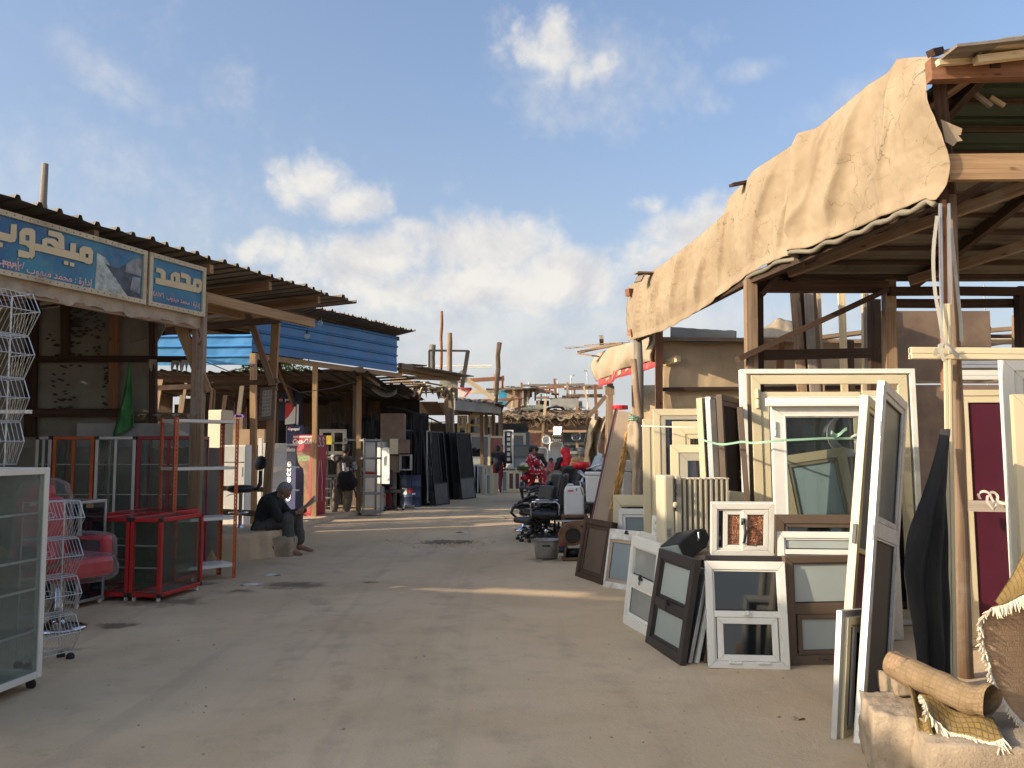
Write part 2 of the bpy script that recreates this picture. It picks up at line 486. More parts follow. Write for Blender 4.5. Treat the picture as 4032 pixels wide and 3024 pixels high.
FABRIC_G = mat('charcoal woven cloth', (.022, .021, .020), .95, 0, .35, 3, .5, 130, .35, (.07, .06, .05), grain=(1, 1, .4))
WALLBD = mat('dull plaster board', (.27, .255, .215), .85, 0, .2, 1.2, .06, 20, .45, (.15, .115, .085), .9)
SLATE = mat('grey blue board', (.09, .115, .125), .4, 0, .15, 2, .02, 40, .25, (.2, .16, .13))
PAPER = mat('old paper', (.62, .58, .50), .85, 0, .1, 6, .02, 40, .2, (.36, .27, .2))
RUBBER = mat('black rubber', (.022, .021, .02), .8, 0, .25, 5, .2, 60, .35, (.14, .11, .085))
GL_RED = glass('dusty show-case glass', (.17, .165, .13), .03, .10, .4, .05)
GL_CLEAR = glass('clear dusty glass', (.16, .16, .15), .025, .05, .5, .07)
GL_DARK = glass('dark tinted glass', (.012, .014, .017), .80, .02, .9, .02)
GL_NAVY = mat('navy reflective glass', (.010, .014, .038), .04, 0, .1, 2, spec=1.0)
GL_BLACK = mat('black reflective glass', (.008, .009, .011), .05, 0, .1, 2, dirt=.1, dcol=(.09, .075, .06), spec=1.0)
GL_SKY = mat('pale blue reflective glass', (.36, .47, .50), .16, 0, .02, 2, dirt=.05, dcol=(.3, .32, .3), spec=.8)
GL_FROST = mat('frosted greenish glass', (.33, .36, .33), .34, 0, .10, .9, .02, 200, .12, (.30, .27, .2), spec=.6)
GL_FROSTB = mat('frosted bluish glass', (.23, .27, .275), .33, 0, .12, .9, .02, 200, .12, (.26, .25, .2), spec=.6)
from mathutils import noise as mnoise
def fbm(x, y, z=0, o=4):
 return mnoise.fractal(V((x, y, z)), 1.0, 2.0, o)
# --- ground
def ground_h(x, y):
 h = .018 * fbm(x * .5, y * .5) + .007 * fbm(x * 2.1, y * 2.1, 5)
 return h if abs(x) < 30 and -8 < y < 70 else 0
def earth_material(name, stains):
 m = bpy.data.materials.new(name); m.use_nodes = True
 t = NT(m.node_tree)
 pos = t.node('ShaderNodeNewGeometry').outputs['Position']
 n1 = t.noise(pos, .45, 7, .62, .4); n2 = t.noise(pos, 3.2, 7, .66); n3 = t.noise(pos, 46, 4, .7); n4 = t.noise(pos, 190, 2, .6)
 c = t.mix(t.ramp(n1, .34, .66), (.54, .39, .235, 1), (.65, .485, .31, 1))
 c = t.mix(t.math('MULTIPLY', t.ramp(n2, .48, .72), .40), c, (.42, .305, .205, 1))
 c = t.mix(t.math('MULTIPLY', t.ramp(n3, .56, .70), .30), c, (.60, .47, .34, 1))
 c = t.mix(t.math('MULTIPLY', t.ramp(n4, .60, .72), .16), c, (.30, .21, .13, 1))
 tr = t.noise(t.map(pos, (2.6, .10, 0)), 1.0, 5, .6, .5)
 c = t.mix(t.math('MULTIPLY', t.ramp(tr, .52, .66), .35), c, (.42, .315, .22, 1))
 sp = t.node('ShaderNodeSeparateXYZ'); t.l.new(pos, sp.inputs[0])
 for (cx, cy, rd) in ((-9.0, 4.0, 8.6), (-9.0, 4.0, 9.9), (14.0, 9.0, 14.6), (14.0, 9.0, 15.9), (-22, 2, 21.2)):
  q = t.math('SQRT', t.math('ADD', t.math('POWER', t.math('SUBTRACT', sp.outputs[0], cx), 2), t.math('POWER', t.math('SUBTRACT', sp.outputs[1], cy), 2)))
  bd = t.math('SUBTRACT', 1, t.ramp(t.math('ABSOLUTE', t.math('SUBTRACT', q, rd)), .05, .13))
  c = t.mix(t.math('MULTIPLY', t.math('MULTIPLY', bd, t.ramp(n2, .40, .62)), .28), c, (.36, .265, .18, 1))
 if stains:
  sp = t.node('ShaderNodeSeparateXYZ'); t.l.new(pos, sp.inputs[0])
  ns = t.noise(pos, 4.5, 6, .7)
  acc = None
  for (x, y, rx, ry, wt) in stains:
   q = t.math('SQRT', t.math('ADD', t.math('POWER', t.math('DIVIDE', t.math('SUBTRACT', sp.outputs[0], x), rx), 2), t.math('POWER', t.math('DIVIDE', t.math('SUBTRACT', sp.outputs[1], y), ry), 2)))
   k = t.math('MULTIPLY', t.math('SUBTRACT', 1.0, q), wt)
   acc = k if acc is None else t.math('MAXIMUM', acc, k)
  f = t.ramp(t.math('ADD', acc, t.math('MULTIPLY', t.math('SUBTRACT', ns, .5), 1.7)), .12, .62)
  c = t.mix(t.math('MULTIPLY', f, .72), c, (.105, .075, .05, 1))
 p = t.node('ShaderNodeBsdfPrincipled'); t.l.new(c, p.inputs['Base Color'])
 p.inputs['Roughness'].default_value = .93; p.inputs['Specular IOR Level'].default_value = .2
 h = t.math('ADD', t.math('ADD', t.math('MULTIPLY', n2, .5), t.math('MULTIPLY', n3, .35)), t.math('MULTIPLY', n4, .12))
 bp = t.node('ShaderNodeBump'); bp.inputs['Strength'].default_value = .5; bp.inputs['Distance'].default_value = .035
 t.l.new(h, bp.inputs['Height']); t.l.new(bp.outputs[0], p.inputs['Normal'])
 o = t.node('ShaderNodeOutputMaterial'); t.l.new(p.outputs[0], o.inputs[0])
 return m
def gs(u, v, ru, rv, wt=1):
 p = G(u, v); k = p.y / F
 return (p.x, p.y, ru * k, rv * p.y * p.y / (F * CAMH), wt)
EARTH = earth_material('trodden earth', [gs(1160, 2305, 190, 20, .8), gs(650, 2370, 260, 30, .75), gs(450, 2460, 130, 18, .8), gs(1760, 2136, 150, 11, 1.1), gs(930, 2330, 120, 14, .7),
 gs(250, 2560, 160, 18, .4), gs(800, 2300, 90, 12, .8), gs(2150, 2205, 120, 16, .6), gs(120, 2960, 160, 40, .35), gs(1450, 2290, 60, 7, .6)])
xs = [-400, -120, -40, -24] + [-16 + .25 * i for i in range(129)] + [24, 40, 120, 400]
ys = [-300, -60, -20, -8] + [-3 + .2 * i for i in range(150)] + [28 + 1.0 * i for i in range(30)] + [70, 120, 300, 900]
gm = M(); nx = len(xs)
gv = [V((x, y, ground_h(x, y))) for y in ys for x in xs]
gm.add(gv, [(j * nx + i, j * nx + i + 1, (j + 1) * nx + i + 1, (j + 1) * nx + i) for j in range(len(ys) - 1) for i in range(nx - 1)], [p.copy() for p in gv])
tag(gm.build('ground', EARTH, smooth=True, loc=(0, 0, 0)), kind='structure')
LEDGE = [(-9.5, 12.35), (-6, 12.15), (-4.6, 12.2), (-4.0, 12.28), (-3.65, 12.5), (-3.35, 12.85), (-3.32, 13.4), (-3.6, 14.1), (-3.95, 15.2), (-4.15, 16.5), (-4.25, 18), (-4.0, 20), (-3.4, 22.2), (-4.5, 23.5), (-9.5, 24)]
def ledge_top(x, y):
 return .29 * max(0, min(1, (17.2 - y) / 4)) ** .8 + .09 + .02 * fbm(x * 2, y * 2)
edge = []
for i in range(len(LEDGE)):
 a, b = V((*LEDGE[i], 0)), V((*LEDGE[(i + 1) % len(LEDGE)], 0))
 n = max(1, int((b - a).length / .12)) if (i < 12) else 6
 for k in range(n):
  p = a.lerp(b, k / n); p += V((fbm(p.x * 4, p.y * 4, 3), fbm(p.x * 4, p.y * 4, 9), 0)) * .05
  edge.append(p)
lm = M(); vs = []; cen = V((-6.2, 17, 0)); rings = [(1.0, -.03), (.985, .45), (.972, .86), (.955, 1.0), (.9, 1.0), (.78, 1.0), (.6, 1.0), (.35, 1), (.1, 1)]
for (k, hz) in rings:
 for p in edge:
  q = cen.lerp(p, 1 - (1 - k) * min(1, 2.4 / max(.3, (p - cen).length)) if k > .93 else k)
  q = V((q.x, q.y, ledge_top(q.x, q.y) * hz if hz > 0 else hz))
  if 0 < hz < 1: q += V((fbm(q.x * 9, q.y * 9, 1), fbm(q.x * 9, q.y * 9, 7), fbm(q.x * 8, q.y * 8, 4) * .6)) * .035
  vs.append(q)
N = len(edge)
fs = [(j * N + i, j * N + (i + 1) % N, (j + 1) * N + (i + 1) % N, (j + 1) * N + i) for j in range(len(rings) - 1) for i in range(N)]
lm.add(vs, fs)
tag(lm.build('earth_ledge', EARTH, smooth=False, loc=(0, 0, 0)), kind='structure')
# --- corrugated sheets
def corr(o, du, dv, ribs=4, hgt=.032, ragged=0, seed=0, bend=0):
 """ribbed sheet: ribs run along dv, profile along du"""
 o, du, dv = V(o), V(du), V(dv)
 nrm = du.cross(dv).normalized()
 if nrm.z < 0: nrm = -nrm
 prof = []
 for i in range(ribs):
  b = i / ribs; k = 1 / ribs
  prof += [(b, 0), (b + k * .66, 0), (b + k * .74, 1), (b + k * .88, 1), (b + k * .96, 0)]
 prof.append((1, 0))
 m = M(); vs = []; nv = 5
 for j in range(nv + 1):
  t = j / nv
  for (x, h) in prof:
   e = ragged * (mnoise.noise(V((x * 3.1 + seed, seed * 1.7, 0)))) if j == 0 else 0
   vs.append(o + du * x + dv * (t + e) + nrm * (h * hgt + bend * math.sin(math.pi * t) + .006 * mnoise.noise(V((x * 4, t * 6, seed)))))
 n = len(prof)
 m.add(vs, [(j * n + i, j * n + i + 1, (j + 1) * n + i + 1, (j + 1) * n + i) for j in range(nv) for i in range(n - 1)])
 return m
TIN = mat('dull roofing tin', (.135, .115, .095), .6, .35, .2, 2, .06, 30, .45, (.20, .14, .09))
TIN_D = mat('shade-darkened tin', (.035, .03, .025), .8, .1, .3, 3, dirt=.25, dcol=(.09, .07, .05))  # near black: the shade under low roofs is put into its colour
BLUE_LIT = mat('sunlit blue tin', (.085, .30, .60), .4, .05, .07, 1.5, .02, 30, .16, (.30, .34, .36))  # lighter copy of the blue tin, sunlight put into its colour
TIN_L = mat('pale roofing tin', (.17, .145, .11), .65, .2, .18, 2, .06, 30, .5, (.13, .09, .06))
BLUE_TIN = mat('blue coated tin', (.036, .15, .33), .45, .05, .12, 1.5, .06, 12, .34, (.20, .19, .18))
SIGN_CREAM = mat('dusty cream sign frame', (.50, .42, .28), .7, 0, .12, 3, .05, 40, .5, (.26, .17, .10))
# --- left shop with the blue sign
LA, LB = V((-4.12, 11.5, 0)), V((-.38, -1, 0))
LDIR = V((.38, 1, 0)).normalized(); LN = V((1, -.38, 0)).normalized()   # along the row away from the camera, and towards the lane
def LP(Y, rel=0, z=0):
 """on the left row's front line at depth Y, rel metres towards the lane"""
 return V((-4.12 + .38 * (Y - 11.5), Y, z)) + LN * rel
shopA = thing('market_shop', 'open timber shop with long blue sign over its front and dark painted back wall', 'shop', LP(10, -1.5))
Z_EAVE = 4.13
for i in range(25):
 Y0 = 14.72 - (i + 1) * .98; Y1 = Y0 + .98
 rg = (.03 if i < 2 else .012)
 o0 = LP(Y0, .22, Z_EAVE); du = LP(Y1, .22, Z_EAVE) - o0
 dn = LN * -5.3 + V((0, 0, -.18)); lift = V((0, 0, .004 * (i % 2)))
 if i == 10:      # a sheet with gaps shaped to let light streaks onto the road
  pw('roof_sheet', corr(o0 - lift, du * 1.02, dn * .16, 4, .045, rg, i), TIN, shopA, solid=.004)
  for q0, q1, gp in ((.15, .36, .30), (.355, .56, .12), (.555, .78, .36), (.775, 1.0, .16)):
   pw('roof_sheet', corr(o0 - lift + dn * q0 + du * gp, du * (1.02 - gp), dn * (q1 - q0), 3, .045, .03, i), TIN, shopA, solid=.004)
 else:
  pw('roof_sheet', corr(o0 - lift, du * 1.02, dn, 4, .045, rg, i), TIN, shopA, solid=.004)
for rel, z in ((-.05, 3.66), (-1.5, 3.88), (-4.9, 3.78)):
 tim('roof_beam', LP(-9, rel, z), LP(13.85 if rel > -1 else 14.4, rel, z), .09, .14, W_NEW if rel > -2 else W_DARK, shopA)
for Y in (-6, -3, 0, 2.6, 5.4, 7.6, 9.6, 11.4, 12.6, 13.8):
 tim('rafter', LP(Y, .1, 4.03), LP(Y, -5.1, 3.86), .07, .12, W_NEW if Y > 11 else W_OLD, shopA)
tim('post', LP(11.3, .02, 0), LP(11.3, .02, 3.70), .15, .13, W_OLD, shopA)
tim('post', LP(8.2, -.05, 0), LP(8.2, -.05, 3.7), .13, .13, W_OLD, shopA)
for Y in (5.2, 2.0, -1.5, -5, -8.5):
 tim('post', LP(Y, -.05, 0), LP(Y, -.05, 3.7), .13, .13, W_OLD, shopA)
tim('brace', W(708, 1275, 11.25), W(815, 1545, 11.35), .15, .045, W_NEW, shopA, up=(0, -1, 0))
tim('sign_board', LP(4.4, .03, 3.26), LP(11.38, .03, 3.26), .05, .16, W_OLD, shopA)
rag = M()
k0 = 0
def ragf(a, b):
 Y = 4.5 + a * 6.85
 d = .02 + .10 * abs(fbm(Y * 2.2, 3)) + .14 * max(0, fbm(Y * 5, 8)) ** 1.5
 return LP(Y, .065 + .015 * math.sin(Y * 19) * b, 3.35 - b * (.10 + d))
rag.grid(ragf, 150, 3)
CLOTH_D = mat('dirty pale cloth', (.40, .33, .25), .95, 0, .2, 5, .3, 60, .5, (.20, .13, .08))
pw('torn_cloth', rag, CLOTH_D, shopA, solid=.004)
YW = 12.3
def wl(u, v, Y=YW): return W(u, v, Y)
bw = M()
bw.boxv(V((-10.5, YW + .05, .0)), (5.3, 0, 0), (0, .03, 0), (0, 0, 3.65))
pw('wall_board', bw, WALLBD, shopA)
bw = M()
poly = [(515, 1190), (640, 1190), (650, 1290), (620, 1345), (580, 1330), (510, 1350)]
pts = [wl(u, v, YW + .02) for u, v in poly]
b2 = M(); b2.add(pts + [p + V((0, .02, 0)) for p in pts], [(5, 4, 3, 2, 1, 0), (6, 7, 8, 9, 10, 11)] + [(i, (i + 1) % 6, 6 + (i + 1) % 6, 6 + i) for i in range(6)])
pw('hanging_board', b2, WALLBD, shopA)
tim('post', wl(445, 1650, YW - .05) * 1, wl(455, 1180, YW - .05), .12, .07, W_RED, shopA)
tim('post', wl(258, 1420, YW - .06), wl(256, 1170, YW - .06), .11, .07, W_DARK, shopA)
tim('post', wl(120, 1720, YW - .06), wl(128, 1170, YW - .06), .16, .07, W_DARK, shopA)
tim('post', wl(605, 1700, YW - .05), wl(602, 1190, YW - .05), .09, .09, W_DARK, shopA)
tim('rail', wl(60, 1414, YW - .12), wl(780, 1414, YW - .12), .09, .05, W_DARK, shopA, up=(0, -1, 0))
tim('rail', wl(120, 1625, YW - .12), wl(520, 1625, YW - .12), .12, .05, W_DARK, shopA, up=(0, -1, 0))
tim('rail', wl(520, 1640, YW - .02), wl(775, 1645, YW - .02), .13, .05, W_OLD, shopA, up=(0, -1, 0))
tim('brace', wl(530, 1410, YW + .1), wl(640, 1255, YW + .1), .06, .05, W_DARK, shopA, up=(0, -1, 0))
tim('tie_beam', wl(640, 1305, YW + .15), W(1095, 1258, 14.4), .10, .12, W_DARK, shopA)
low = M(); low.boxv(wl(300, 1760, YW - .12), wl(775, 1760, YW - .12) - wl(300, 1760, YW - .12), (0, .04, 0), (0, 0, wl(0, 1668).z - wl(0, 1760).z))
pw('counter_board', low, mat('dirty white board', (.44, .43, .41), .7, 0, .12, 2, .03, 30, .5, (.2, .14, .1), 1.2), shopA)
lo2 = M(); lo2.boxv(V((-10, YW - .04, .0)), (5.85, 0, 0), (0, .05, 0), (0, 0, 1.62))
pw('wall_board', lo2, WALLBD, shopA)
tim('post', W(1048, 2055, 14.4), W(1087, 1255, 14.4), .13, .10, W_NEW, shopA)
tim('brace', W(962, 1190, 14.0), W(1082, 1540, 14.3), .10, .07, W_OLD, shopA, up=(0, -1, 0))
tim('rail', W(820, 1520, 14.6), W(1095, 1500, 14.3), .08, .05, W_OLD, shopA, up=(0, -1, 0))
tim('rail', W(820, 1920, 14.7), W(1055, 1928, 14.5), .08, .05, W_OLD, shopA, up=(0, -1, 0))
tim('rail', W(820, 2012, 14.7), W(1010, 2022, 14.6), .10, .05, W_OLD, shopA, up=(0, -1, 0))
for i in range(28):
 Y0 = -9 + i * .78
 top = 3.86 + .05 * fbm(i * 1.3, 2)
 pw('back_panel', M().boxv(LP(Y0, -5.15, 0), LDIR * .83, LN * .03, (0, 0, top)), WALLBD if i % 3 else BROWN_BD, shopA)
LEAF = mat('dark leaf print', (.055, .042, .038), .9, 0, .3, 6)
leafm = M(); lr = random.Random(3)
def leaf_at(u, v, s):
 c = wl(u, v, YW - .045 - lr.uniform(0, .004)); k = YW / F
 a0 = lr.uniform(-.5, .5); pts = []
 for i in range(9):
  a = a0 + math.pi * (.02 + .96 * i / 8); r = s * k * (1 if i % 2 == 0 else .72)
  pts.append(c + V((math.cos(a) * r, 0, math.sin(a) * r * .75)))
 pts.append(c + V((0, 0, -.1 * s * k)))
 leafm.add(pts + [p + V((0, .002, 0)) for p in pts], [tuple(range(10)), tuple(reversed(range(10, 20)))])
for _ in range(150):
 z = lr.random()
 if z < .34: leaf_at(lr.gauss(300, 22), lr.uniform(1200, 1330), lr.uniform(9, 14))
 elif z < .55: leaf_at(lr.gauss(260, 38), lr.uniform(1320, 1420), lr.uniform(10, 16))
 elif z < .72: leaf_at(lr.gauss(245, 26), lr.uniform(1440, 1620), lr.uniform(9, 13))
 elif z < .86: leaf_at(lr.gauss(382, 14) - (0), lr.uniform(1200, 1400), lr.uniform(8, 12))
 else: leaf_at(lr.gauss(416, 8), lr.uniform(1400, 1640), lr.uniform(8, 12))
o = pw('leaf_print', leafm, LEAF, shopA); o['kind'] = 'stuff'
# --- blue signs with lettering
SBLUE = None
def sign_mat():
 m = bpy.data.materials.new('faded blue sign print'); m.use_nodes = True
 t = NT(m.node_tree)
 gr = t.node('ShaderNodeAttribute', attribute_name='gr').outputs['Vector']
 pos = t.node('ShaderNodeNewGeometry').outputs['Position']
 n = t.noise(pos, 1.4, 4, .6); n2 = t.noise(pos, 9, 6, .7)
 c = t.mix(t.ramp(n, .3, .7), (.02, .085, .22, 1), (.035, .22, .30, 1))
 c = t.mix(t.math('MULTIPLY', t.ramp(n2, .46, .72), .55), c, (.17, .205, .21, 1))
 p = t.node('ShaderNodeBsdfPrincipled'); t.l.new(c, p.inputs['Base Color']); p.inputs['Roughness'].default_value = .5
 o = t.node('ShaderNodeOutputMaterial'); t.l.new(p.outputs[0], o.inputs[0]); return m
SBLUE = sign_mat()
LETTER = mat('cream sign letters', (.60, .48, .28), .6, 0, .06, 4)
LSHADE = mat('dark letter edge', (.03, .03, .04), .7)
PINK = mat('pink sign letters', (.62, .38, .36), .6, 0, .08, 6)
PRINT_P = mat('pale photo print', (.42, .45, .40), .6, 0, .35, 9)
PRINT_D = mat('dark photo print', (.06, .07, .085), .6, 0, .4, 9)
PRINT_G = mat('grey photo print', (.24, .25, .25), .6, 0, .35, 9)
SP0 = LP(11.5, .12); SN = LN
def zs(x, y, out=0.0):
 """point of the sign face seen at the enlarged-photo pixel x, y (2.37 per photo pixel, from row 600)"""
 return on_plane(x / 2.37, y / 2.37 + 600, SP0 + SN * out, SN)
def flat(m, poly, out, dep=.004):
 pts = [zs(x, y, out) for x, y in poly]; k = len(pts)
 m.add([p - SN * dep for p in pts] + pts, [tuple(reversed(range(k))), tuple(range(k, 2 * k))] + [(i, (i + 1) % k, k + (i + 1) % k, k + i) for i in range(k)])
def to_mesh(body, size, name, extrude=.002, align='CENTER'):
 cu = bpy.data.curves.new(name, 'FONT'); cu.body = body; cu.size = size; cu.extrude = extrude; cu.align_x = align; cu.resolution_u = 2; cu.offset = size * .018
 me = evaluated(bpy.data.objects.new(name, cu)); me.name = name
 bpy.data.curves.remove(cu)
 return me
def lettering(name, body, size, mt, parent, o, ax, ay, extrude=.002, align='CENTER', sx=1.0, bold=0, lean=0, world_=True):
 """flat lettering on a surface: origin o, reading direction ax, up ay"""
 me = to_mesh(body, size, name, extrude, align)
 ax = V(ax).normalized(); ay = V(ay).normalized(); n = ax.cross(ay)
 bl = parent.location if (parent and world_) else V((0, 0, 0))
 for vtx in me.vertices:
  q = vtx.co.copy()
  vtx.co = V(o) - bl + ax * ((q.x + lean * q.y) * sx) + ay * q.y + n * q.z
 at = me.attributes.new('gr', 'FLOAT_VECTOR', 'POINT')
 at.data.foreach_set('vector', [x for vv in me.vertices for x in vv.co])
 me.materials.clear(); me.materials.append(mt)
 ob = bpy.data.objects.new(name, me); C.objects.link(ob)
 if parent: ob.parent = parent
 if name.startswith('small'): ob['kind'] = 'stuff'
 return ob
def sign(label, Y0, Y1, polys, holes, dots):
 z0, z1 = 3.35, 4.01
 t = thing('shop_sign', label, 'shop sign', LP((Y0 + Y1) / 2, .1, z0))
 a, b = LP(Y0, .06, z0), LP(Y1, .06, z0)
 pw('panel', M().boxv(a + V((0, 0, .04)), (b - a), LN * .06, (0, 0, z1 - z0 - .08)), SBLUE, t)
 fr = M(); d = (b - a).normalized()
 fr.boxv(a, b - a, LN * .085, (0, 0, .055)); fr.boxv(a + V((0, 0, z1 - z0 - .055)), b - a, LN * .085, (0, 0, .055))
 fr.boxv(a + V((0, 0, .055)), d * .055, LN * .085, (0, 0, z1 - z0 - .11)); fr.boxv(b - d * .055 + V((0, 0, .055)), d * .055, LN * .085, (0, 0, z1 - z0 - .11))
 pw('frame', fr, SIGN_CREAM, t)
 nl = M()
 for i in range(int((b - a).length / .09)):
  for zz in (.028, z1 - z0 - .028):
   nl.box(a + d * (.05 + .09 * i) + LN * .087 + V((0, 0, zz)), (.009, .009, .009))
 o = pw('nail', nl, RUST, t); o['kind'] = 'stuff'
 return t
signA = sign('long blue sign board with big cream Arabic letters and street picture', 4.6, 10.29, 0, 0, 0)
signB = sign('short blue sign board with cream Arabic name at the end of the shop front', 10.33, 11.26, 0, 0, 0)
big = [
 [(105, 668), (158, 672), (155, 800), (140, 835), (100, 840), (60, 830), (98, 765)], [(-300, 660), (98, 765), (60, 830), (-300, 742)], [(-90, 815), (28, 845), (26, 888), (-90, 860)],
 [(183, 745), (210, 712), (240, 705), (238, 866), (182, 852)], [(240, 705), (300, 712), (330, 735), (331, 782), (240, 770)], [(276, 776), (331, 782), (325, 965), (300, 995), (272, 975)], [(238, 820), (276, 826), (274, 896), (238, 866)],
 [(172, 905), (272, 932), (274, 990), (300, 995), (170, 972)], [(326, 848), (395, 862), (740, 942), (738, 1012), (655, 992), (324, 912)],
 [(395, 862), (396, 812), (440, 795), (442, 872)], [(442, 796), (510, 808), (547, 842), (548, 896), (515, 889), (475, 855), (442, 845)],
 [(455, 725), (570, 752), (600, 790), (603, 908), (549, 896), (546, 810), (530, 795), (452, 775)], [(660, 845), (712, 850), (708, 934), (655, 922)],
 [(744, 943), (746, 895), (780, 875), (800, 878), (798, 1030), (738, 1012)], [(800, 878), (850, 890), (872, 930), (868, 958), (828, 950), (800, 944)], [(828, 952), (868, 960), (864, 1030), (842, 1046), (798, 1034), (798, 980), (826, 986)],
 [(600, 1010), (640, 1020), (638, 1055), (598, 1045)], [(655, 1024), (697, 1035), (693, 1070), (653, 1060)]]
small = [
 [(1810, 1175), (1835, 1178), (1832, 1306), (1795, 1300), (1800, 1236)], [(1835, 1178), (1870, 1185), (1890, 1215), (1887, 1236), (1836, 1226)], [(1858, 1232), (1887, 1238), (1883, 1290), (1860, 1312), (1833, 1306), (1834, 1258), (1856, 1262)],
 [(1452, 1168), (1500, 1178), (1800, 1237), (1794, 1300), (1452, 1224)], [(1460, 1072), (1520, 1090), (1547, 1120), (1546, 1186), (1502, 1177), (1500, 1130), (1456, 1115)],
 [(1592, 1194), (1594, 1142), (1615, 1122), (1640, 1116), (1678, 1130), (1682, 1212), (1640, 1204), (1640, 1160), (1622, 1158), (1622, 1200)], [(1690, 1120), (1755, 1140), (1780, 1166), (1779, 1231), (1740, 1223), (1738, 1182), (1688, 1166)]]
for t_, pl in ((signA, big), (signB, small)):
 m1 = M(); m2 = M()
 for i, p in enumerate(pl):
  flat(m1, p, .010 + .0004 * i, .006)
  flat(m2, [(x + 5, y + 6) for x, y in p], .0012 + .0001 * i, .0006)
 pw('lettering', m1, LETTER, t_); pw('letter_shadow', m2, LSHADE, t_)
pr = M(); flat(pr, [(905, 935), (985, 985), (1070, 1120), (1200, 1200), (1310, 1395), (885, 1295)], .002, .001)
pw('street_picture', pr, PRINT_P, signA)
pr = M(); flat(pr, [(985, 1040), (1100, 1085), (1180, 1040), (1300, 1150), (1305, 1395), (1215, 1375), (1060, 1150)], .004, .001); pw('street_picture', pr, PRINT_D, signA)
pr = M(); flat(pr, [(1180, 1040), (1240, 995), (1328, 990), (1318, 1155), (1170, 1115)], .006, .001); flat(pr, [(1238, 1158), (1312, 1172), (1303, 1320), (1215, 1280)], .0062, .001); pw('street_picture', pr, PRINT_G, signA)
pr = M()
for (x, y) in ((1010, 1150), (1050, 1165), (1000, 1205), (1055, 1215), (1090, 1225), (930, 1050), (950, 1120), (925, 1180)):
 flat(pr, [(x, y), (x + 32, y + 8), (x + 38, y + 36), (x - 2, y + 26)], .0075, .001)
pw('street_picture', pr, mat('pale blue print', (.40, .50, .48), .6), signA)
def shape(s): return s
def arab(words):
 return ' '.join(reversed(words))
E_MHMD = '\ufeaa\ufee4\ufea4\ufee3'                       # visual order, left to right
E_MIHUB = '\ufe8f\ufeee\ufeec\ufef4\ufee3'
E_AHMD = '\ufeaa\ufee4\ufea3\u0623'
E_IDARA = '\u0629\u0631\u0627\u062f\u0625'
d1 = (zs(860, 1255) - zs(510, 1180)).normalized()
lettering('small_lettering', '\u0661\u0660\u0666\u0667\u0660\u0661\u0669\u0667\u0661\u0662  ' + E_MIHUB + ' ' + E_MHMD + ' : ' + E_IDARA, .105, PINK, signA, zs(856, 1250, .004), d1, (0, 0, 1), .001, 'RIGHT', 1.0)
lettering('small_lettering', E_MIHUB + ' ' + E_AHMD + ' /', .105, PINK, signA, zs(225, 1088, .004), d1, (0, 0, 1), .001, 'RIGHT', 1.0)
d2 = (zs(1865, 1440) - zs(1450, 1330)).normalized()
lettering('small_lettering', '\u0661\u0661\u0665\u0661\u0664\u0668\u0661\u0667\u0666  ' + E_MIHUB + ' ' + E_MHMD + ' : ' + E_IDARA, .085, PINK, signB, zs(1866, 1450, .004), d2, (0, 0, 1), .001, 'RIGHT', .9)
pl = M(); pl.tube([W(176, 860, 9.6), W(170, 800, 9.6), W(178, 645, 9.6)], [.042, .04, .036], 10)
tag(pl.build('wooden_pole', W_GREY, smooth=True), 'bare grey pole standing up above the roof over the blue sign', 'pole')
# --- second left shop: blue tin panels
shopB = thing('market_shop', 'timber shop with blue ribbed tin fascia under a dark tin roof', 'shop', V((-5, 20, .1)))
bA, bB = W(972, 1385, 17.2), W(1552, 1462, 21.9)
bA.z = bB.z = 3.58
bd = (bB - bA); bn = V((bd.y, -bd.x, 0)).normalized()
def bluepanel(o, du, h, ribs, name='tin_panel'):
 m = M(); vs = []; prof = []
 for i in range(ribs):
  b = i / ribs; k = 1 / ribs
  prof += [(b, 0), (b + k * .70, 0), (b + k * .80, 1), (b + k * .86, 1), (b + k * .96, .15)]
 prof.append((1, 0)); n = len(prof)
 nrm = V((du.y, -du.x, 0)).normalized(); nu = 14
 for j in range(nu + 1):
  t = j / nu
  for (x, hh) in prof:
   vs.append(o + du * t + V((0, 0, h * x)) + nrm * (hh * .04 + .022 * mnoise.noise(V((t * 5, x * 3, 2))) + .012 * mnoise.noise(V((t * 17, x * 9, 6)))))
 m.add(vs, [(j * n + i, (j + 1) * n + i, (j + 1) * n + i + 1, j * n + i + 1) for j in range(nu) for i in range(n - 1)])
 return m
pw('tin_panel', bluepanel(bA + bn * .08, bd, .92, 4), BLUE_TIN, shopB, solid=.004)
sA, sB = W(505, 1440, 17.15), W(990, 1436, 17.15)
pw('tin_panel', bluepanel(sA, sB - sA, .62, 3), BLUE_LIT, shopB, solid=.004)
tim('fascia_beam', bA + bn * -.02 + V((.1, .2, -.07)), bB + bd.normalized() * .3 + V((0, 0, -.07)), .07, .11, W_NEW, shopB)
e1, e0 = W(1632, 1306, 22.0), W(1285, 1214, 18.6)
e0.z = e1.z = 4.66
ed = e1 - e0
for i in range(9):
 o0 = e0 + ed * ((i - 3.2) / 5.8)
 pw('roof_sheet', corr(o0 - V((0, 0, .004 * (i % 2))), ed / 5.8 * 1.02, bn * -5.0 + V((0, 0, -.75)), 4, .04, .02, 40 + i), TIN, shopB, solid=.004)
for rel in (-.5, -2.2, -4.5):
 tim('roof_beam', e0 - ed * .5 + bn * rel + V((0, 0, -.10 + rel * .15)), e1 + bn * rel + V((0, 0, -.10 + rel * .15)), .07, .1, W_DARK, shopB)
def gz(u, v, Y, z): p = W(u, v, Y); p.z = z; return p
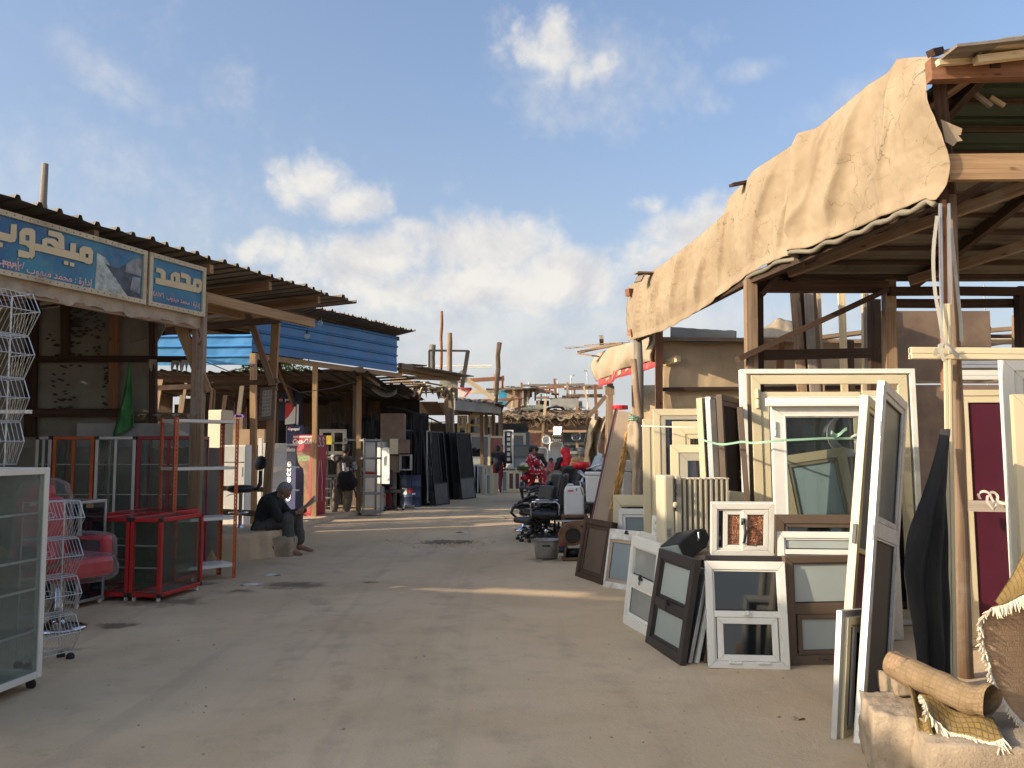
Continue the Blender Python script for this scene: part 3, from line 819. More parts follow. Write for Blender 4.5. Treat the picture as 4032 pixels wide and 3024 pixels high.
def upright(u, v0, v1, Y, w=.1, mt=None, par=None, u1=None, z0=None, name='post'):
 a = W(u, v0, Y); b = W(u1 if u1 is not None else u, v1, Y)
 if z0 is not None: a.z = z0
 return tim(name, a, b, w, w, mt or W_NEW, par or shopB)
upright(998, 2050, 1392, 17.1, .115, W_NEW, z0=.05)
upright(1237, 2030, 1440, 19.3, .105, W_NEW, z0=.05, u1=1242)
upright(1412, 2000, 1478, 21.0, .11, W_NEW, z0=0, u1=1414)
upright(1150, 1990, 1500, 22.5, .11, W_DARK, u1=1148)
upright(1398, 1780, 1490, 23, .12, W_GREY, z0=0, u1=1400)
tim('brace', W(1090, 1425, 20), W(1160, 1600, 20.4), .1, .08, W_DARK, shopB)
tim('brace', W(1495, 1520, 21.2), W(1420, 1465, 21), .06, .05, W_OLD, shopB)
tim('rail', W(560, 1530, 17.3), W(800, 1520, 17.3), .1, .06, W_DARK, shopB, up=(0, -1, 0))
upright(577, 1640, 1440, 17.4, .11, W_NEW)
tim('rail', W(1085, 1480, 24), W(1430, 1455, 24), .16, .1, W_DARK, shopB, up=(0, -1, 0))
tim('rail', W(1085, 1515, 23), W(1430, 1490, 23), .5, .05, W_DARK, shopB, up=(0, -1, 0))
bk = random.Random(11)
x = -12.5
while x < -4.2:
 wdt = bk.uniform(.22, .5)
 h = bk.uniform(2.95, 3.4)
 Yb = 26 + bk.uniform(-.1, .1)
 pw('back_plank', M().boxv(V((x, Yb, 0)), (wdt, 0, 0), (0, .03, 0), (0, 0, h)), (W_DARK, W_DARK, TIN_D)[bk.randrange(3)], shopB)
 x += wdt + (.04 if bk.random() < .15 else .006)
x = -9.9
while x < -6.2:
 wdt = bk.uniform(.06, .13); h = bk.uniform(2.6, 3.25)
 pw('stacked_plank', M().beam(V((x, 18.6 + bk.uniform(-.3, .3), 0)), V((x + bk.uniform(-.2, .2), 19.2, h)), wdt, .04, up=(0, -1, 0)), (W_DARK, W_OLD, W_GREY)[bk.randrange(3)], shopB)
 x += wdt + (bk.uniform(.2, .6) if bk.random() < .35 else bk.uniform(.0, .04))
for i in range(7):
 x = -11.5 + i * 1.15
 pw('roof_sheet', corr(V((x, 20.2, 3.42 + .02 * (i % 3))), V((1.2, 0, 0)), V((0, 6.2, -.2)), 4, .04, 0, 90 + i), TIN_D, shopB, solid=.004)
for Y in (20.5, 22.5, 24.5): tim('roof_beam', V((-11.5, Y, 3.30)), V((-4.6, Y, 3.30)), .08, .12, W_DARK, shopB)
for k, (p, lab) in enumerate([([W(1040, 1470, 15), W(1180, 1545, 17), W(1300, 1530, 18.5), W(1412, 1500, 20.5)], 'slack dark cable strung between the posts under the blue fascia'), ([W(800, 1420, 12), W(900, 1462, 13), W(1000, 1440, 14.2)], 'short dark cable sagging from the shop corner post'), ([W(1412, 1490, 20.8), W(1590, 1560, 24), W(1770, 1530, 28)], 'thin cable sagging from the blue fascia shop to the gate stall')]):
 q = []
 for a, b in zip(p, p[1:]): q += [a.lerp(b, i / 5) for i in range(5)]
 tag(M().tube(q + [p[-1]], .008, 5).build('cable', BLK_PLAST, smooth=True), lab, 'cable')
# --- right stall with the big canvas
def canvas_mat(name, c1, c2, crack=.8):
 m = bpy.data.materials.new(name); m.use_nodes = True
 t = NT(m.node_tree)
 gr = t.node('ShaderNodeAttribute', attribute_name='gr').outputs['Vector']
 n1 = t.noise(gr, 1.3, 6, .6, .3); n2 = t.noise(gr, 6, 6, .65); n3 = t.noise(gr, 60, 3, .6)
 c = t.mix(t.ramp(n1, .35, .65), (*c1, 1), (*c2, 1))
 c = t.mix(t.math('MULTIPLY', t.ramp(n2, .55, .75), .4), c, tuple(x * .62 for x in c1) + (1,))
 ds = t.node('ShaderNodeVectorMath', operation='ADD'); t.l.new(gr, ds.inputs[0])
 nv = t.node('ShaderNodeTexNoise'); t.l.new(gr, nv.inputs['Vector']); nv.inputs['Scale'].default_value = 3.2; nv.inputs['Detail'].default_value = 6
 sc = t.node('ShaderNodeVectorMath', operation='SCALE'); t.l.new(nv.outputs['Color'], sc.inputs[0]); sc.inputs['Scale'].default_value = .55
 t.l.new(sc.outputs[0], ds.inputs[1])
 vo = t.node('ShaderNodeTexVoronoi', feature='DISTANCE_TO_EDGE'); t.l.new(ds.outputs[0], vo.inputs['Vector']); vo.inputs['Scale'].default_value = 3.6
 pat = t.noise(gr, 1.1, 4, .6)
 f = t.math('MULTIPLY', t.math('SUBTRACT', 1, t.ramp(vo.outputs['Distance'], .0, .016)), t.ramp(pat, .43, .55))
 c = t.mix(t.math('MULTIPLY', f, crack), c, (.10, .065, .035, 1))
 sp = t.noise(gr, 17, 5, .75)
 c = t.mix(t.math('MULTIPLY', t.ramp(sp, .66, .74), .6), c, (.16, .10, .055, 1))
 d = t.node('ShaderNodeBsdfPrincipled'); t.l.new(c, d.inputs['Base Color']); d.inputs['Roughness'].default_value = .85; d.inputs['Specular IOR Level'].default_value = .25
 bp = t.node('ShaderNodeBump'); bp.inputs['Strength'].default_value = .5; bp.inputs['Distance'].default_value = .03
 n5 = t.math('ABSOLUTE', t.math('SUBTRACT', t.noise(t.map(gr, (1, .8, 1)), 1.9, 3, .5, .2), .5))
 hh = t.math('ADD', t.math('ADD', t.math('MULTIPLY', n2, .45), t.math('MULTIPLY', n5, -1.0)), t.math('MULTIPLY', n3, .06)); t.l.new(hh, bp.inputs['Height']); t.l.new(bp.outputs[0], d.inputs['Normal'])
 o = t.node('ShaderNodeOutputMaterial'); t.l.new(d.outputs[0], o.inputs[0]); return m
CANVAS = canvas_mat('tan canvas', (.265, .195, .124), (.335, .255, .168), .75)
CANVAS_W = canvas_mat('brown wall canvas', (.42, .305, .18), (.49, .365, .23), .15)
CANVAS_P = canvas_mat('pale canvas', (.33, .25, .165), (.40, .315, .215), .3)
CANVAS_G = canvas_mat('grey hem cloth', (.17, .145, .105), (.23, .20, .15), .3)
RED_CLOTH = mat('faded red cloth', (.50, .055, .06), .85, 0, .25, 6, .2, 60, .35, (.55, .38, .24), 5)
RP0, RP1 = V((3.05, 5.99, 0)), V((2.0, 13.8, 0))
RDIR = (RP1 - RP0).normalized(); RN = V((-RDIR.y, RDIR.x, 0)); RN = -RN if RN.x > 0 else RN   # towards the lane
stallR = thing('market_stall', 'tall open timber stall with ribbed tin roof behind the big tan canvas', 'stall', (4.5, 7.5, 0))
top = [(3695, 224), (3625, 226), (3543, 232), (3505, 287), (3430, 333), (3202, 523), (2974, 671), (2940, 717), (2881, 772), (2856, 844), (2771, 920), (2619, 1038), (2476, 1131)]
bot = [(3683, 785), (3665, 788), (3649, 780), (3590, 815), (3522, 844), (3370, 911), (3210, 970), (3110, 1010), (3024, 1046), (2932, 1105), (2856, 1160), (2771, 1224), (2636, 1300), (2489, 1342)]
def curve(pts):
 L = [0]
 for a, b in zip(pts, pts[1:]): L.append(L[-1] + math.hypot(a[0] - b[0], a[1] - b[1]))
 def f(t):
  q = max(0, min(1, t)) * L[-1]
  for i in range(len(pts) - 1):
   if q <= L[i + 1] or i == len(pts) - 2:
    k = (q - L[i]) / (L[i + 1] - L[i]); return (pts[i][0] + (pts[i + 1][0] - pts[i][0]) * k, pts[i][1] + (pts[i + 1][1] - pts[i][1]) * k)
 return f
ct, cb = curve(top), curve(bot)
ctw = []
def ridge(x):          # soft pleat profile
 return 1 - abs(2 * (x - math.floor(x)) - 1)
FOLDS = [(.35, .25, .09, .10), (.75, .7, .13, .20), (1.25, .9, .10, .14), (1.75, .8, .07, .10), (2.3, .9, .09, .16), (3.6, .5, .08, .10), (4.1, .7, .10, .13), (4.6, .8, .07, .10), (5.1, .8, .10, .15), (5.7, .8, .07, .10), (6.2, .7, .08, .12), (6.9, .6, .06, .10)]
def canvas_pt(t, s_):
 a, b = ct(t), cb(t)
 u = a[0] + (b[0] - a[0]) * s_; v = a[1] + (b[1] - a[1]) * s_
 edge = max(0, 1 - t / .10)
 u += 58 * math.sin(math.pi * min(1, s_ * .92) ** 1.7) * edge ** 1.5
 p = on_plane(u, v, RP0, RN)
 L = (p - RP0).length
 q = L * .8 - (1 - s_) * 1.4
 d = .05 * math.sin(math.pi * s_) ** .8
 Lh = (p - RP0).dot(RDIR); tp = min(1, s_ / .2) ** .7 * (1 - .7 * max(0, s_ - .72) / .28)
 fold = 0
 for (l0, sl, am, wd) in FOLDS:
  x = Lh - l0 - sl * s_ - .05 * mnoise.noise(V((s_ * 3, l0, 0)))
  fold += 1.35 * am * (math.exp(-x / wd) if x > 0 else math.exp(x / (wd * .28))) * (.55 + .6 * mnoise.noise(V((s_ * 1.7, l0 * 3, 2))))
 d += tp * (fold + .06 * mnoise.noise(V(((Lh - s_) * .8, s_ * .4, 1))) + .022 * abs(mnoise.noise(V(((Lh - .8 * s_) * 3.1, s_ * .6, 7)))))
 d += tp * (.016 * abs(mnoise.noise(V((Lh * 4.5, p.z * 5, 3)))) + .010 * abs(mnoise.noise(V((Lh * 11, p.z * 10, 5)))))
 k = (t - .415 - .03 * s_) / .012
 d -= .17 * math.exp(-k * k) * (1 - .3 * s_); k2 = (t - .392 - .03 * s_) / .016; d += .12 * math.exp(-k2 * k2)
 d += .035 * max(0, (s_ - .9) / .1) * (1 + .9 * mnoise.noise(V((L * 5, 0, 2))))
 d += .10 * edge * math.sin(s_ * 5 + 1) * .4
 p = p + RN * (d + .02)
 p.z -= .012 * abs(mnoise.noise(V((L * 4, 7, 0)))) * s_
 return p
cm = M(); cm.grid(canvas_pt, 330, 64)
awn = cm.build('canvas_awning', CANVAS, smooth=True, solid=.003)
tag(awn, 'big sagging tan canvas hung along the eave of the tall right hand stall', 'awning')
hm = M()
hp = []
for i in range(70):
 t = .01 + i / 69 * .60
 p = canvas_pt(t, 1.0) - RN * .02 + V((0, 0, -.03)); hp.append(p + V((0, 0, .012 * math.sin(i * .7))))
hm.tube(hp, [.022 + .010 * mnoise.noise(V((i * .37, 1, 1))) for i in range(70)], 9)
pw('hem', hm, CANVAS_G, awn, smooth=True)
log('post', gz(3795, 2650, 6.15, 0), W(3735, 770, 6.12), .060, W_OLD, stallR, .048)
tim('post', W(3722, 1540, 6.0), W(3708, 790, 6.0), .034, .05, W_RED, stallR)
tim('post', gz(2965, 2000, 9.2, 0), W(2953, 1100, 9.2), .115, .13, W_OLD, stallR)
tim('post', gz(2990, 2000, 9.35, 0), W(2988, 1105, 9.35), .07, .1, W_DARK, stallR)
log('post', gz(2535, 1960, 13.6, 0), W(2510, 1335, 13.65), .075, W_GREY, stallR)
log('post', gz(2570, 1960, 12.7, 0), W(2495, 1415, 12.9), .065, W_OLD, stallR, .05)
tim('post', gz(3500, 2000, 9.6, 0), W(3497, 880, 9.6), .12, .12, W_OLD, stallR)
tim('post', gz(3440, 2000, 10.4, 0), W(3440, 1180, 10.4), .13, .1, W_DARK, stallR)
tim('post', gz(4030, 2000, 9.6, 0), W(4022, 1130, 9.6), .12, .12, W_DARK, stallR)
tim('cross_beam', W(2955, 1127, 9.35), W(3490, 1130, 9.5), .10, .125, W_DARK, stallR)
tim('cross_beam', W(3500, 1147, 9.5), W(4250, 1147, 9.6), .10, .09, W_DARK, stallR)
tim('cross_beam', W(3500, 1195, 9.7), W(4250, 1193, 9.7), .08, .095, W_DARK, stallR)
tim('cross_beam', W(2960, 1400, 9.45), W(3425, 1390, 10.2), .06, .115, W_DARK, stallR)
tim('brace', W(2905, 1416, 9.1), W(3490, 1143, 9.38), .06, .12, W_DARK, stallR, up=(0, -1, 0))
tim('brace', W(3000, 1160, 9.25), W(3060, 1090, 9.25), .06, .07, W_DARK, stallR, up=(0, -1, 0))
tim('gable_beam', W(3655, 280, 5.85), W(4330, 262, 5.85), .09, .155, W_RED, stallR, up=(0, 0, 1))
tim('gable_beam', W(3730, 660, 5.9), W(4330, 655, 5.9), .06, .185, W_NEW, stallR)
tim('gable_beam', W(3700, 455, 6.6), W(4330, 450, 6.6), .08, .07, W_RED, stallR)
tim('gable_beam', W(3700, 560, 7.0), W(4330, 555, 7.0), .06, .05, W_RED, stallR)
tim('eave_beam', W(3690, 262, 5.9) + V((.22, 0, -.05)), W(2500, 1180, 13.7) + V((.2, 0, -.05)), .08, .12, W_OLD, stallR)
tim('eave_beam', W(3715, 775, 6.05), W(2945, 1105, 9.3), .08, .11, W_DARK, stallR)
tim('eave_beam', W(2945, 1105, 9.3), W(2505, 1335, 13.7), .07, .10, W_DARK, stallR)
tim('gable_post', W(3742, 790, 6.2), W(3690, 250, 5.95), .08, .08, W_DARK, stallR)
tim('brace', W(4300, 470, 6.2), W(3720, 820, 6.3), .06, .10, W_DARK, stallR, up=(0, -1, 0))
tim('strut', W(3838, 367, 6.1), W(3902, 420, 6.1), .03, .03, W_GREY, stallR)
tim('strut', W(3900, 383, 6.1), W(3956, 415, 6.1), .02, .03, W_PALE, stallR)
GREEN_TIN = mat('dark green tin', (.020, .034, .016), .6, .1, .4, 2, .05, 20, .4, (.05, .04, .025), 1.2)
ra, rb_ = V((3.16, 5.75, 4.36)), V((2.76, 9.6, 3.50))
for i in range(5):
 p0 = ra.lerp(rb_, i / 5); p1 = ra.lerp(rb_, (i + 1) / 5)
 pw('roof_sheet', corr(p0 + V((0, 0, .005 * i)), (p1 - p0) * 1.03, V((6.2, 0, 0)), 4, .035, 0, i + 60), GREEN_TIN if i < 2 else TIN_L, stallR, solid=.004)
for i in range(4):
 x = 3.4 + i * 1.45
 tim('rafter', V((x, 5.8, 4.33)), V((x - .3, 9.55, 3.46)), .07, .11, W_DARK, stallR)
tim('rafter', V((3.0, 9.1, 3.5)), V((5.6, 6.2, 4.2)), .06, .10, W_OLD, stallR)
tim('rafter', V((4.4, 9.3, 3.45)), V((7.2, 6.2, 4.2)), .06, .10, W_OLD, stallR)
for i in range(11):
 p = ra.lerp(rb_, (i + .5) / 11); tim('rib_shade_batten', p - V((0, 0, .012)), p + V((6.1, 0, -.012)), .045, .035, W_DARK, stallR)  # dark battens added to draw the shade lines of the ribs
for k, (u0, v0, u1, v1, Y, w_, h_, mt) in enumerate([(3680, 242, 3990, 215, 5.8, .5, .02, W_GREY), (3780, 222, 4060, 205, 5.75, .3, .015, W_PALE), (3840, 240, 4100, 205, 5.7, .06, .05, W_PALE), (3690, 252, 3850, 238, 5.75, .04, .04, W_PALE), (3665, 215, 3705, 195, 5.9, .06, .05, W_DARK), (3730, 232, 3735, 205, 5.85, .04, .04, W_DARK), (2880, 728, 2940, 715, 9.2, .09, .03, W_DARK), (2505, 1075, 2570, 1075, 12.6, .16, .02, W_OLD), (2510, 1110, 2530, 1072, 12.6, .16, .02, W_GREY), (2468, 1150, 2485, 1150, 13.7, .10, .12, W_RED), (2478, 1310, 2492, 1310, 13.7, .08, .10, W_RED)]):
 tim('roof_scrap', W(u0, v0, Y), W(u1, v1, Y + .05), w_, h_, mt, stallR, jit=.01)
sc = M()
def curl(a, b):
 u = 3838 + a * 420; v = 232 - 190 * a ** .8 * (1 - .0 * b)
 p = W(u, v, 5.7 + b * 1.4); p.z += -.25 * b * a
 p.z += .03 * math.sin(a * 9 + b * 2); return p
sc.grid(curl, 24, 6)
pw('roof_cover', sc, CANVAS_G, stallR, smooth=True, solid=.02)
fl = M()
fl.prism([(0, 0), (.115, -.05), (.105, -.085), (.09, -.085), (.115, -.115), (.085, -.12), (.062, -.145), (.02, -.12)], W(3705, 470, 5.9), (1.3, 0, 0), (0, 0, 1.35), (0, .006, 0))
pw('torn_flap', fl, CANVAS_P, stallR)
# --- second right stall: tan walls and red trimmed canvas
stallQ = thing('market_stall', 'stall walled with tan canvas beyond the tall stall, red trimmed awning on its corner', 'stall', (3.4, 15, 0))
def wallf(a, b):
 u = 2605 + a * 345; v = 1338 + b * 360
 p = W(u, v, 14.0); p.y += .04 * mnoise.noise(V((a * 4, b * 2, 3))) + .03 * math.sin((a * 3 + b * 2) * 4) * (1 - b)
 return p
wm_ = M(); wm_.grid(lambda a, b: W(2605 + a * 820, 1338 + b * 480, 14.0) + V((0, .05 * mnoise.noise(V((a * 7, b * 3, 3))) + .02 * mnoise.noise(V((a * 25, b * 5, 3))), 0)), 60, 24)
pw('wall_canvas', wm_, CANVAS_W, stallQ, smooth=True, solid=.004)
tim('top_rail', W(2608, 1336, 13.93), W(3420, 1345, 13.93), .06, .11, W_OLD, stallQ, up=(0, -1, 0))
tim('mid_rail', W(2605, 1533, 13.93), W(3420, 1525, 13.93), .06, .095, W_DARK, stallQ, up=(0, -1, 0))
tim('post', gz(2590, 1960, 13.85, 0), W(2595, 1300, 13.85), .11, .1, W_RED, stallQ)
tim('post', W(3070, 1460, 13.8), W(3076, 1330, 13.8), .10, .08, W_RED, stallQ)
cv2 = M()
def folded(a, b):
 u = 2640 + a * 260; v = 1288 + 22 * math.sin(a * 3) * b + 40 * b * (1 - a * .3) + a * 18
 p = W(u, v, 14.2 - b * .3); p.z += .02 * mnoise.noise(V((a * 6, b * 3, 1))); return p
cv2.grid(folded, 30, 6); pw('roof_cover', cv2, CANVAS_G, stallQ, smooth=True, solid=.02)
awn2 = thing('canvas_awning', 'smaller tan canvas awning with faded red band along its lower edge', 'awning', W(2480, 1500, 16.5))
t2 = [(2575, 1325), (2500, 1345), (2440, 1358), (2380, 1378), (2345, 1400), (2338, 1410)]; b2_ = [(2615, 1420), (2560, 1440), (2500, 1455), (2450, 1475), (2410, 1495), (2372, 1510)]
c2t, c2b = curve(t2), curve(b2_)
Q0, Q1 = V((2.52, 14.2, 0)), V((2.02, 19.0, 0)); QN = V((-(Q1 - Q0).y, (Q1 - Q0).x, 0)).normalized()
QN = -QN if QN.x > 0 else QN
def q_pt(t, s_):
 a, b = c2t(t), c2b(t); p = on_plane(a[0] + (b[0] - a[0]) * s_, a[1] + (b[1] - a[1]) * s_, Q0, QN)
 L = (p - Q0).length
 return p + QN * (.18 * math.sin(math.pi * s_ * .8) + .09 * mnoise.noise(V((L * 1.6, s_, 2))) + .03 * mnoise.noise(V((L * 6, s_ * 2, 2))))
a2 = M(); a2.grid(lambda a, b: q_pt(a, b * .93), 60, 24); pw('canvas', a2, CANVAS_P, awn2, smooth=True, solid=.006)
a3 = M(); a3.grid(lambda a, b: q_pt(.0 + a * .97, 1.0 + b * .0) + QN * .02 + V((0, 0, .10 - b * .20)), 50, 3); pw('red_band', a3, RED_CLOTH, awn2, smooth=True, solid=.006)
a4 = M()
for i in range(7):
 t = .30 + i * .085
 p = q_pt(t, 1) + QN * .031 + V((0, 0, .05)); q = q_pt(t + .035, 1) + QN * .031 + V((0, 0, .02))
 d = (q - p); a4.boxv(p, d, QN * .004, (0, 0, -.09 if i % 2 else -.05));
pw('band_patch', a4, CANVAS_P, awn2)
tim('pole', W(2612, 1432, 14.1), W(2672, 1412, 13.8), .09, .1, W_PALE, awn2)
pw('corner_fold', (lambda m: (m.grid(lambda a, b: W(2548 + a * 55 + 10 * math.sin(b * 6), 1310 + b * 115, 14.0) + V((0, .07 * math.sin(a * 9 + b * 2), 0)), 16, 14), m)[1])(M()), CANVAS_P, awn2, smooth=True, solid=.006)
tim('post', gz(2400, 1960, 18.8, 0), W(2402, 1510, 18.8), .13, .12, W_OLD, stallQ)
tim('post', W(2400, 1520, 18.3), W(2400, 1555, 18.3), .2, .1, W_OLD, stallQ)
tim('post', gz(2385, 1960, 20, 0), W(2395, 1570, 20), .10, .1, W_OLD, stallQ)
sw = M(); sw.grid(lambda a, b: V((2.62 + 1.9 * a, 18.6 + .15 * mnoise.noise(V((a * 4, b * 2, 0))), 3.0 - 3.0 * b)), 20, 14); pw('wall_canvas', sw, CANVAS_W, stallQ, smooth=True, solid=.004)
sw = M(); sw.grid(lambda a, b: V((2.02 + .45 * (1 - a) + .06 * mnoise.noise(V((a * 5, b * 3, 8))), 14.4 + 4.3 * a, 2.95 - .0 * b - (2.95) * b)), 24, 14)
sq = M(); sq.grid(lambda a, b: W(2316 + a * (70 - 30 * b) - 30 * b * (1 - b) * 2 + 9 * mnoise.noise(V((a * 3, b * 7, 2))), 1640 + b * 300, 20.5) + V((0, .16 * math.sin(a * 11 + b * 3) + .12 * mnoise.noise(V((a * 5, b * 8, 5))), 0)), 26, 40); pw('hanging_cloth', sq, CANVAS_P, stallQ, smooth=True, solid=.006)
tim('cloth_beam', W(2318, 1640, 20.3), W(2385, 1560, 20.3), .10, .1, W_OLD, stallQ)
for (u0, v0, u1, v1, w_, h_) in [(2275, 1388, 2450, 1352, .10, .05), (2225, 1375, 2360, 1362, .015, .015), (2220, 1368, 2300, 1365, .015, .012), (2340, 1368, 2440, 1350, .06, .03), (2290, 1395, 2345, 1402, .25, .03), (2370, 1360, 2368, 1328, .09, .09), (2330, 1372, 2480, 1345, .03, .02), (2300, 1360, 2420, 1350, .02, .02)]:
 tim('roof_stick', W(u0, v0, 19.0 + rnd.uniform(-.3, .3)), W(u1, v1, 18.6), w_, h_, (W_GREY, W_OLD)[rnd.randrange(2)], stallQ, jit=.01)
# --- what shows behind the tall stall
def plank(label, u0, v0, u1, v1, Y0, Y1, wd, ht, mt, z0=None):
 a, b = W(u0, v0, Y0), W(u1, v1, Y1)
 if z0 is not None: a.z = z0
 o = M().beam(a, b, wd, ht, up=(0, -1, 0), jit=.006).build('leaning_plank', mt)
 return tag(o, label, 'plank', 'old planks leaning behind the tall stall')
plank('leftmost grey plank of the bundle leaning behind the brace of the tall stall', 3190, 1460, 3128, 1130, 11.2, 11.5, .12, .05, W_OLD, 0)
plank('dark plank close beside the leftmost of the leaning bundle', 3218, 1460, 3150, 1130, 11.3, 11.6, .09, .04, W_DARK, 0)
plank('wide streaky plank third from left in the leaning bundle', 3225, 1460, 3182, 1130, 11.0, 11.4, .11, .05, W_GREY, 0)
plank('split plank fourth from left in the leaning bundle', 3255, 1460, 3200, 1140, 11.2, 11.5, .08, .05, W_OLD, 0)
plank('slim pale plank fifth from left behind the brace', 3238, 1460, 3222, 1130, 11.5, 11.8, .06, .04, W_PALE, 0)
plank('upright pale plank standing alone in the middle behind the brace', 3328, 1460, 3312, 1120, 11.3, 11.4, .085, .05, W_PALE, 0)
plank('dark short plank right of the lone upright pale one', 3350, 1460, 3345, 1340, 11.3, 11.4, .09, .05, W_DARK, 0)
plank('thin bright plank slanting right near the dark inner post', 3375, 1460, 3405, 1150, 11.3, 11.4, .07, .05, W_PALE, 0)
plank('grey plank upright against the dark inner post', 3410, 1460, 3412, 1160, 11.1, 11.2, .06, .05, W_GREY, 0)
shedK = thing('market_stall', 'low shed of boards and tan tarpaulin behind the tall right hand stall', 'stall', (6.5, 13, 0))
for (u0, v0, u1, v1, Y, w_, h_, mt) in [(2990, 1335, 3160, 1340, 13.2, .06, .16, W_GREY), (3225, 1330, 3400, 1310, 13.4, .06, .26, W_OLD), (3530, 1352, 4050, 1345, 12.8, .06, .17, W_PALE), (3780, 1310, 4040, 1290, 13, .06, .14, W_OLD)]:
 tim('board', W(u0, v0, Y), W(u1, v1, Y), w_, h_, mt, shedK, up=(0, -1, 0))
kw = M(); kw.boxv(W(3455, 1500, 11.4), (1.55, 0, 0), (0, .03, 0), (0, 0, .95)); pw('board', kw, BROWN_BD, shedK)
kc = M()
kc.grid(lambda a, b: W(2995 + a * 190, 1300 - 44 * math.sin(math.pi * min(1, a * 1.15)) ** 1.4 * (1 - b) + 30 * b, 13.6 - b * .5) + V((0, 0, .03 * mnoise.noise(V((a * 7, b * 4, 6))))), 30, 8)
pw('tarpaulin', kc, CANVAS_P, shedK, smooth=True, solid=.02)
kc = M(); kc.grid(lambda a, b: W(3400 + a * 700, 1380 + b * 130, 13.0) + V((0, .05 * mnoise.noise(V((a * 9, b * 2, 6))), 0)), 40, 6)
pw('tarpaulin', kc, CANVAS_P, shedK, smooth=True, solid=.004)
kc = M(); kc.boxv(W(3460, 1330, 12.6), (3, 0, 0), (0, .05, 0), (0, 0, .05)); pw('board', kc, W_DARK, shedK)
kc = M(); kc.grid(lambda a, b: W(3830 + a * 270, 1345 - 45 * a ** .7 + 35 * b, 12.9 - b * .2), 16, 4); pw('tarpaulin', kc, CANVAS_P, shedK, smooth=True, solid=.02)
upright(4005, 1370, 1240, 12.3, .10, W_OLD, shedK)
kb = M(); kb.boxv(V((4.6, 14.6, 0)), (7, 0, 0), (0, .03, 0), (0, 0, 2.7)); pw('back_board', kb, BROWN_BD, shedK)
tyre = M(); tyre.tube([W(3780, 1300, 12.4) + V((math.cos(a) * .30, math.sin(a) * .30, 0)) for a in [i * math.pi / 14 for i in range(28)]], .105, 10, closed=True)
tag(tyre.build('car_tyre', RUBBER, smooth=True), 'black car tyre lying flat on the boards behind the tall stall', 'tyre')
# --- second-hand windows and doors
def B(u, Y, z=0.0):
 """place at depth Y and height z that shows in photo column u"""
 dep = Y * math.cos(PITCH) + (z - CAMH) * math.sin(PITCH)
 return V(((u - CX) / F * dep, Y, z))
def ring(m, x0, z0, x1, z1, wl_, wb, wr, wt, y0, y1, gap=.0007):
 """mitred frame of four members"""
 ix0, iz0, ix1, iz1 = x0 + wl_, z0 + wb, x1 - wr, z1 - wt
 def mem(q, off):
  pts = [V((a, y0, b)) + off for a, b in q]; pts2 = [V((a, y1, b)) + off for a, b in q]
  L = [(q[0][0] - q[1][0]), (q[0][1] - q[1][1])]
  m.add(pts + pts2, [(3, 2, 1, 0), (4, 5, 6, 7), (0, 1, 5, 4), (1, 2, 6, 5), (2, 3, 7, 6), (3, 0, 4, 7)])
 g = gap
 mem([(x0 + g, z0), (ix0 + g, iz0), (ix1 - g, iz0), (x1 - g, z0)][::-1], V((0, 0, 0)))
 mem([(x0 + g, z1), (x1 - g, z1), (ix1 - g, iz1), (ix0 + g, iz1)][::-1], V((0, 0, 0)))
 mem([(x0, z0 + g), (x0, z1 - g), (ix0, iz1 - g), (ix0, iz0 + g)][::-1], V((0, 0, 0)))
 mem([(x1, z0 + g), (ix1, iz0 + g), (ix1, iz1 - g), (x1, z1 - g)][::-1], V((0, 0, 0)))
def pose(bl, br, tl=None, th=R(8), h=None, vtop=None):
 """upright rectangle standing on bl-br that leans back; lean and height found from the place of its top corner"""
 bl, br = V(bl), V(br)
 r = br - bl; wd = r.length; r.normalize()
 rh = V((r.x, r.y, 0)).normalized(); back = V((-rh.y, rh.x, 0))
 def upv(t): return (V((0, 0, 1)) * math.cos(t) + back * math.sin(t))
 def hsolve(t, v):
  lo, hi = .02, 4.0
  for _ in range(40):
   mid = (lo + hi) / 2
   if proj(bl + upv(t) * mid)[1] > v: lo = mid
   else: hi = mid
  return (lo + hi) / 2
 if tl is not None:
  best = None
  for i in range(-10, 31):
   t = R(i); hh = hsolve(t, tl[1]); e = abs(proj(bl + upv(t) * hh)[0] - tl[0])
   if best is None or e < best[0]: best = (e, t, hh)
  th, h = best[1], best[2]
 elif vtop is not None: h = hsolve(th, vtop)
 up = upv(th); y = up.cross(r).normalized(); up = r.cross(y).normalized()
 m = Matrix(((r.x, y.x, up.x, bl.x), (r.y, y.y, up.y, bl.y), (r.z, y.z, up.z, bl.z), (0, 0, 0, 1)))
 return m, wd, h
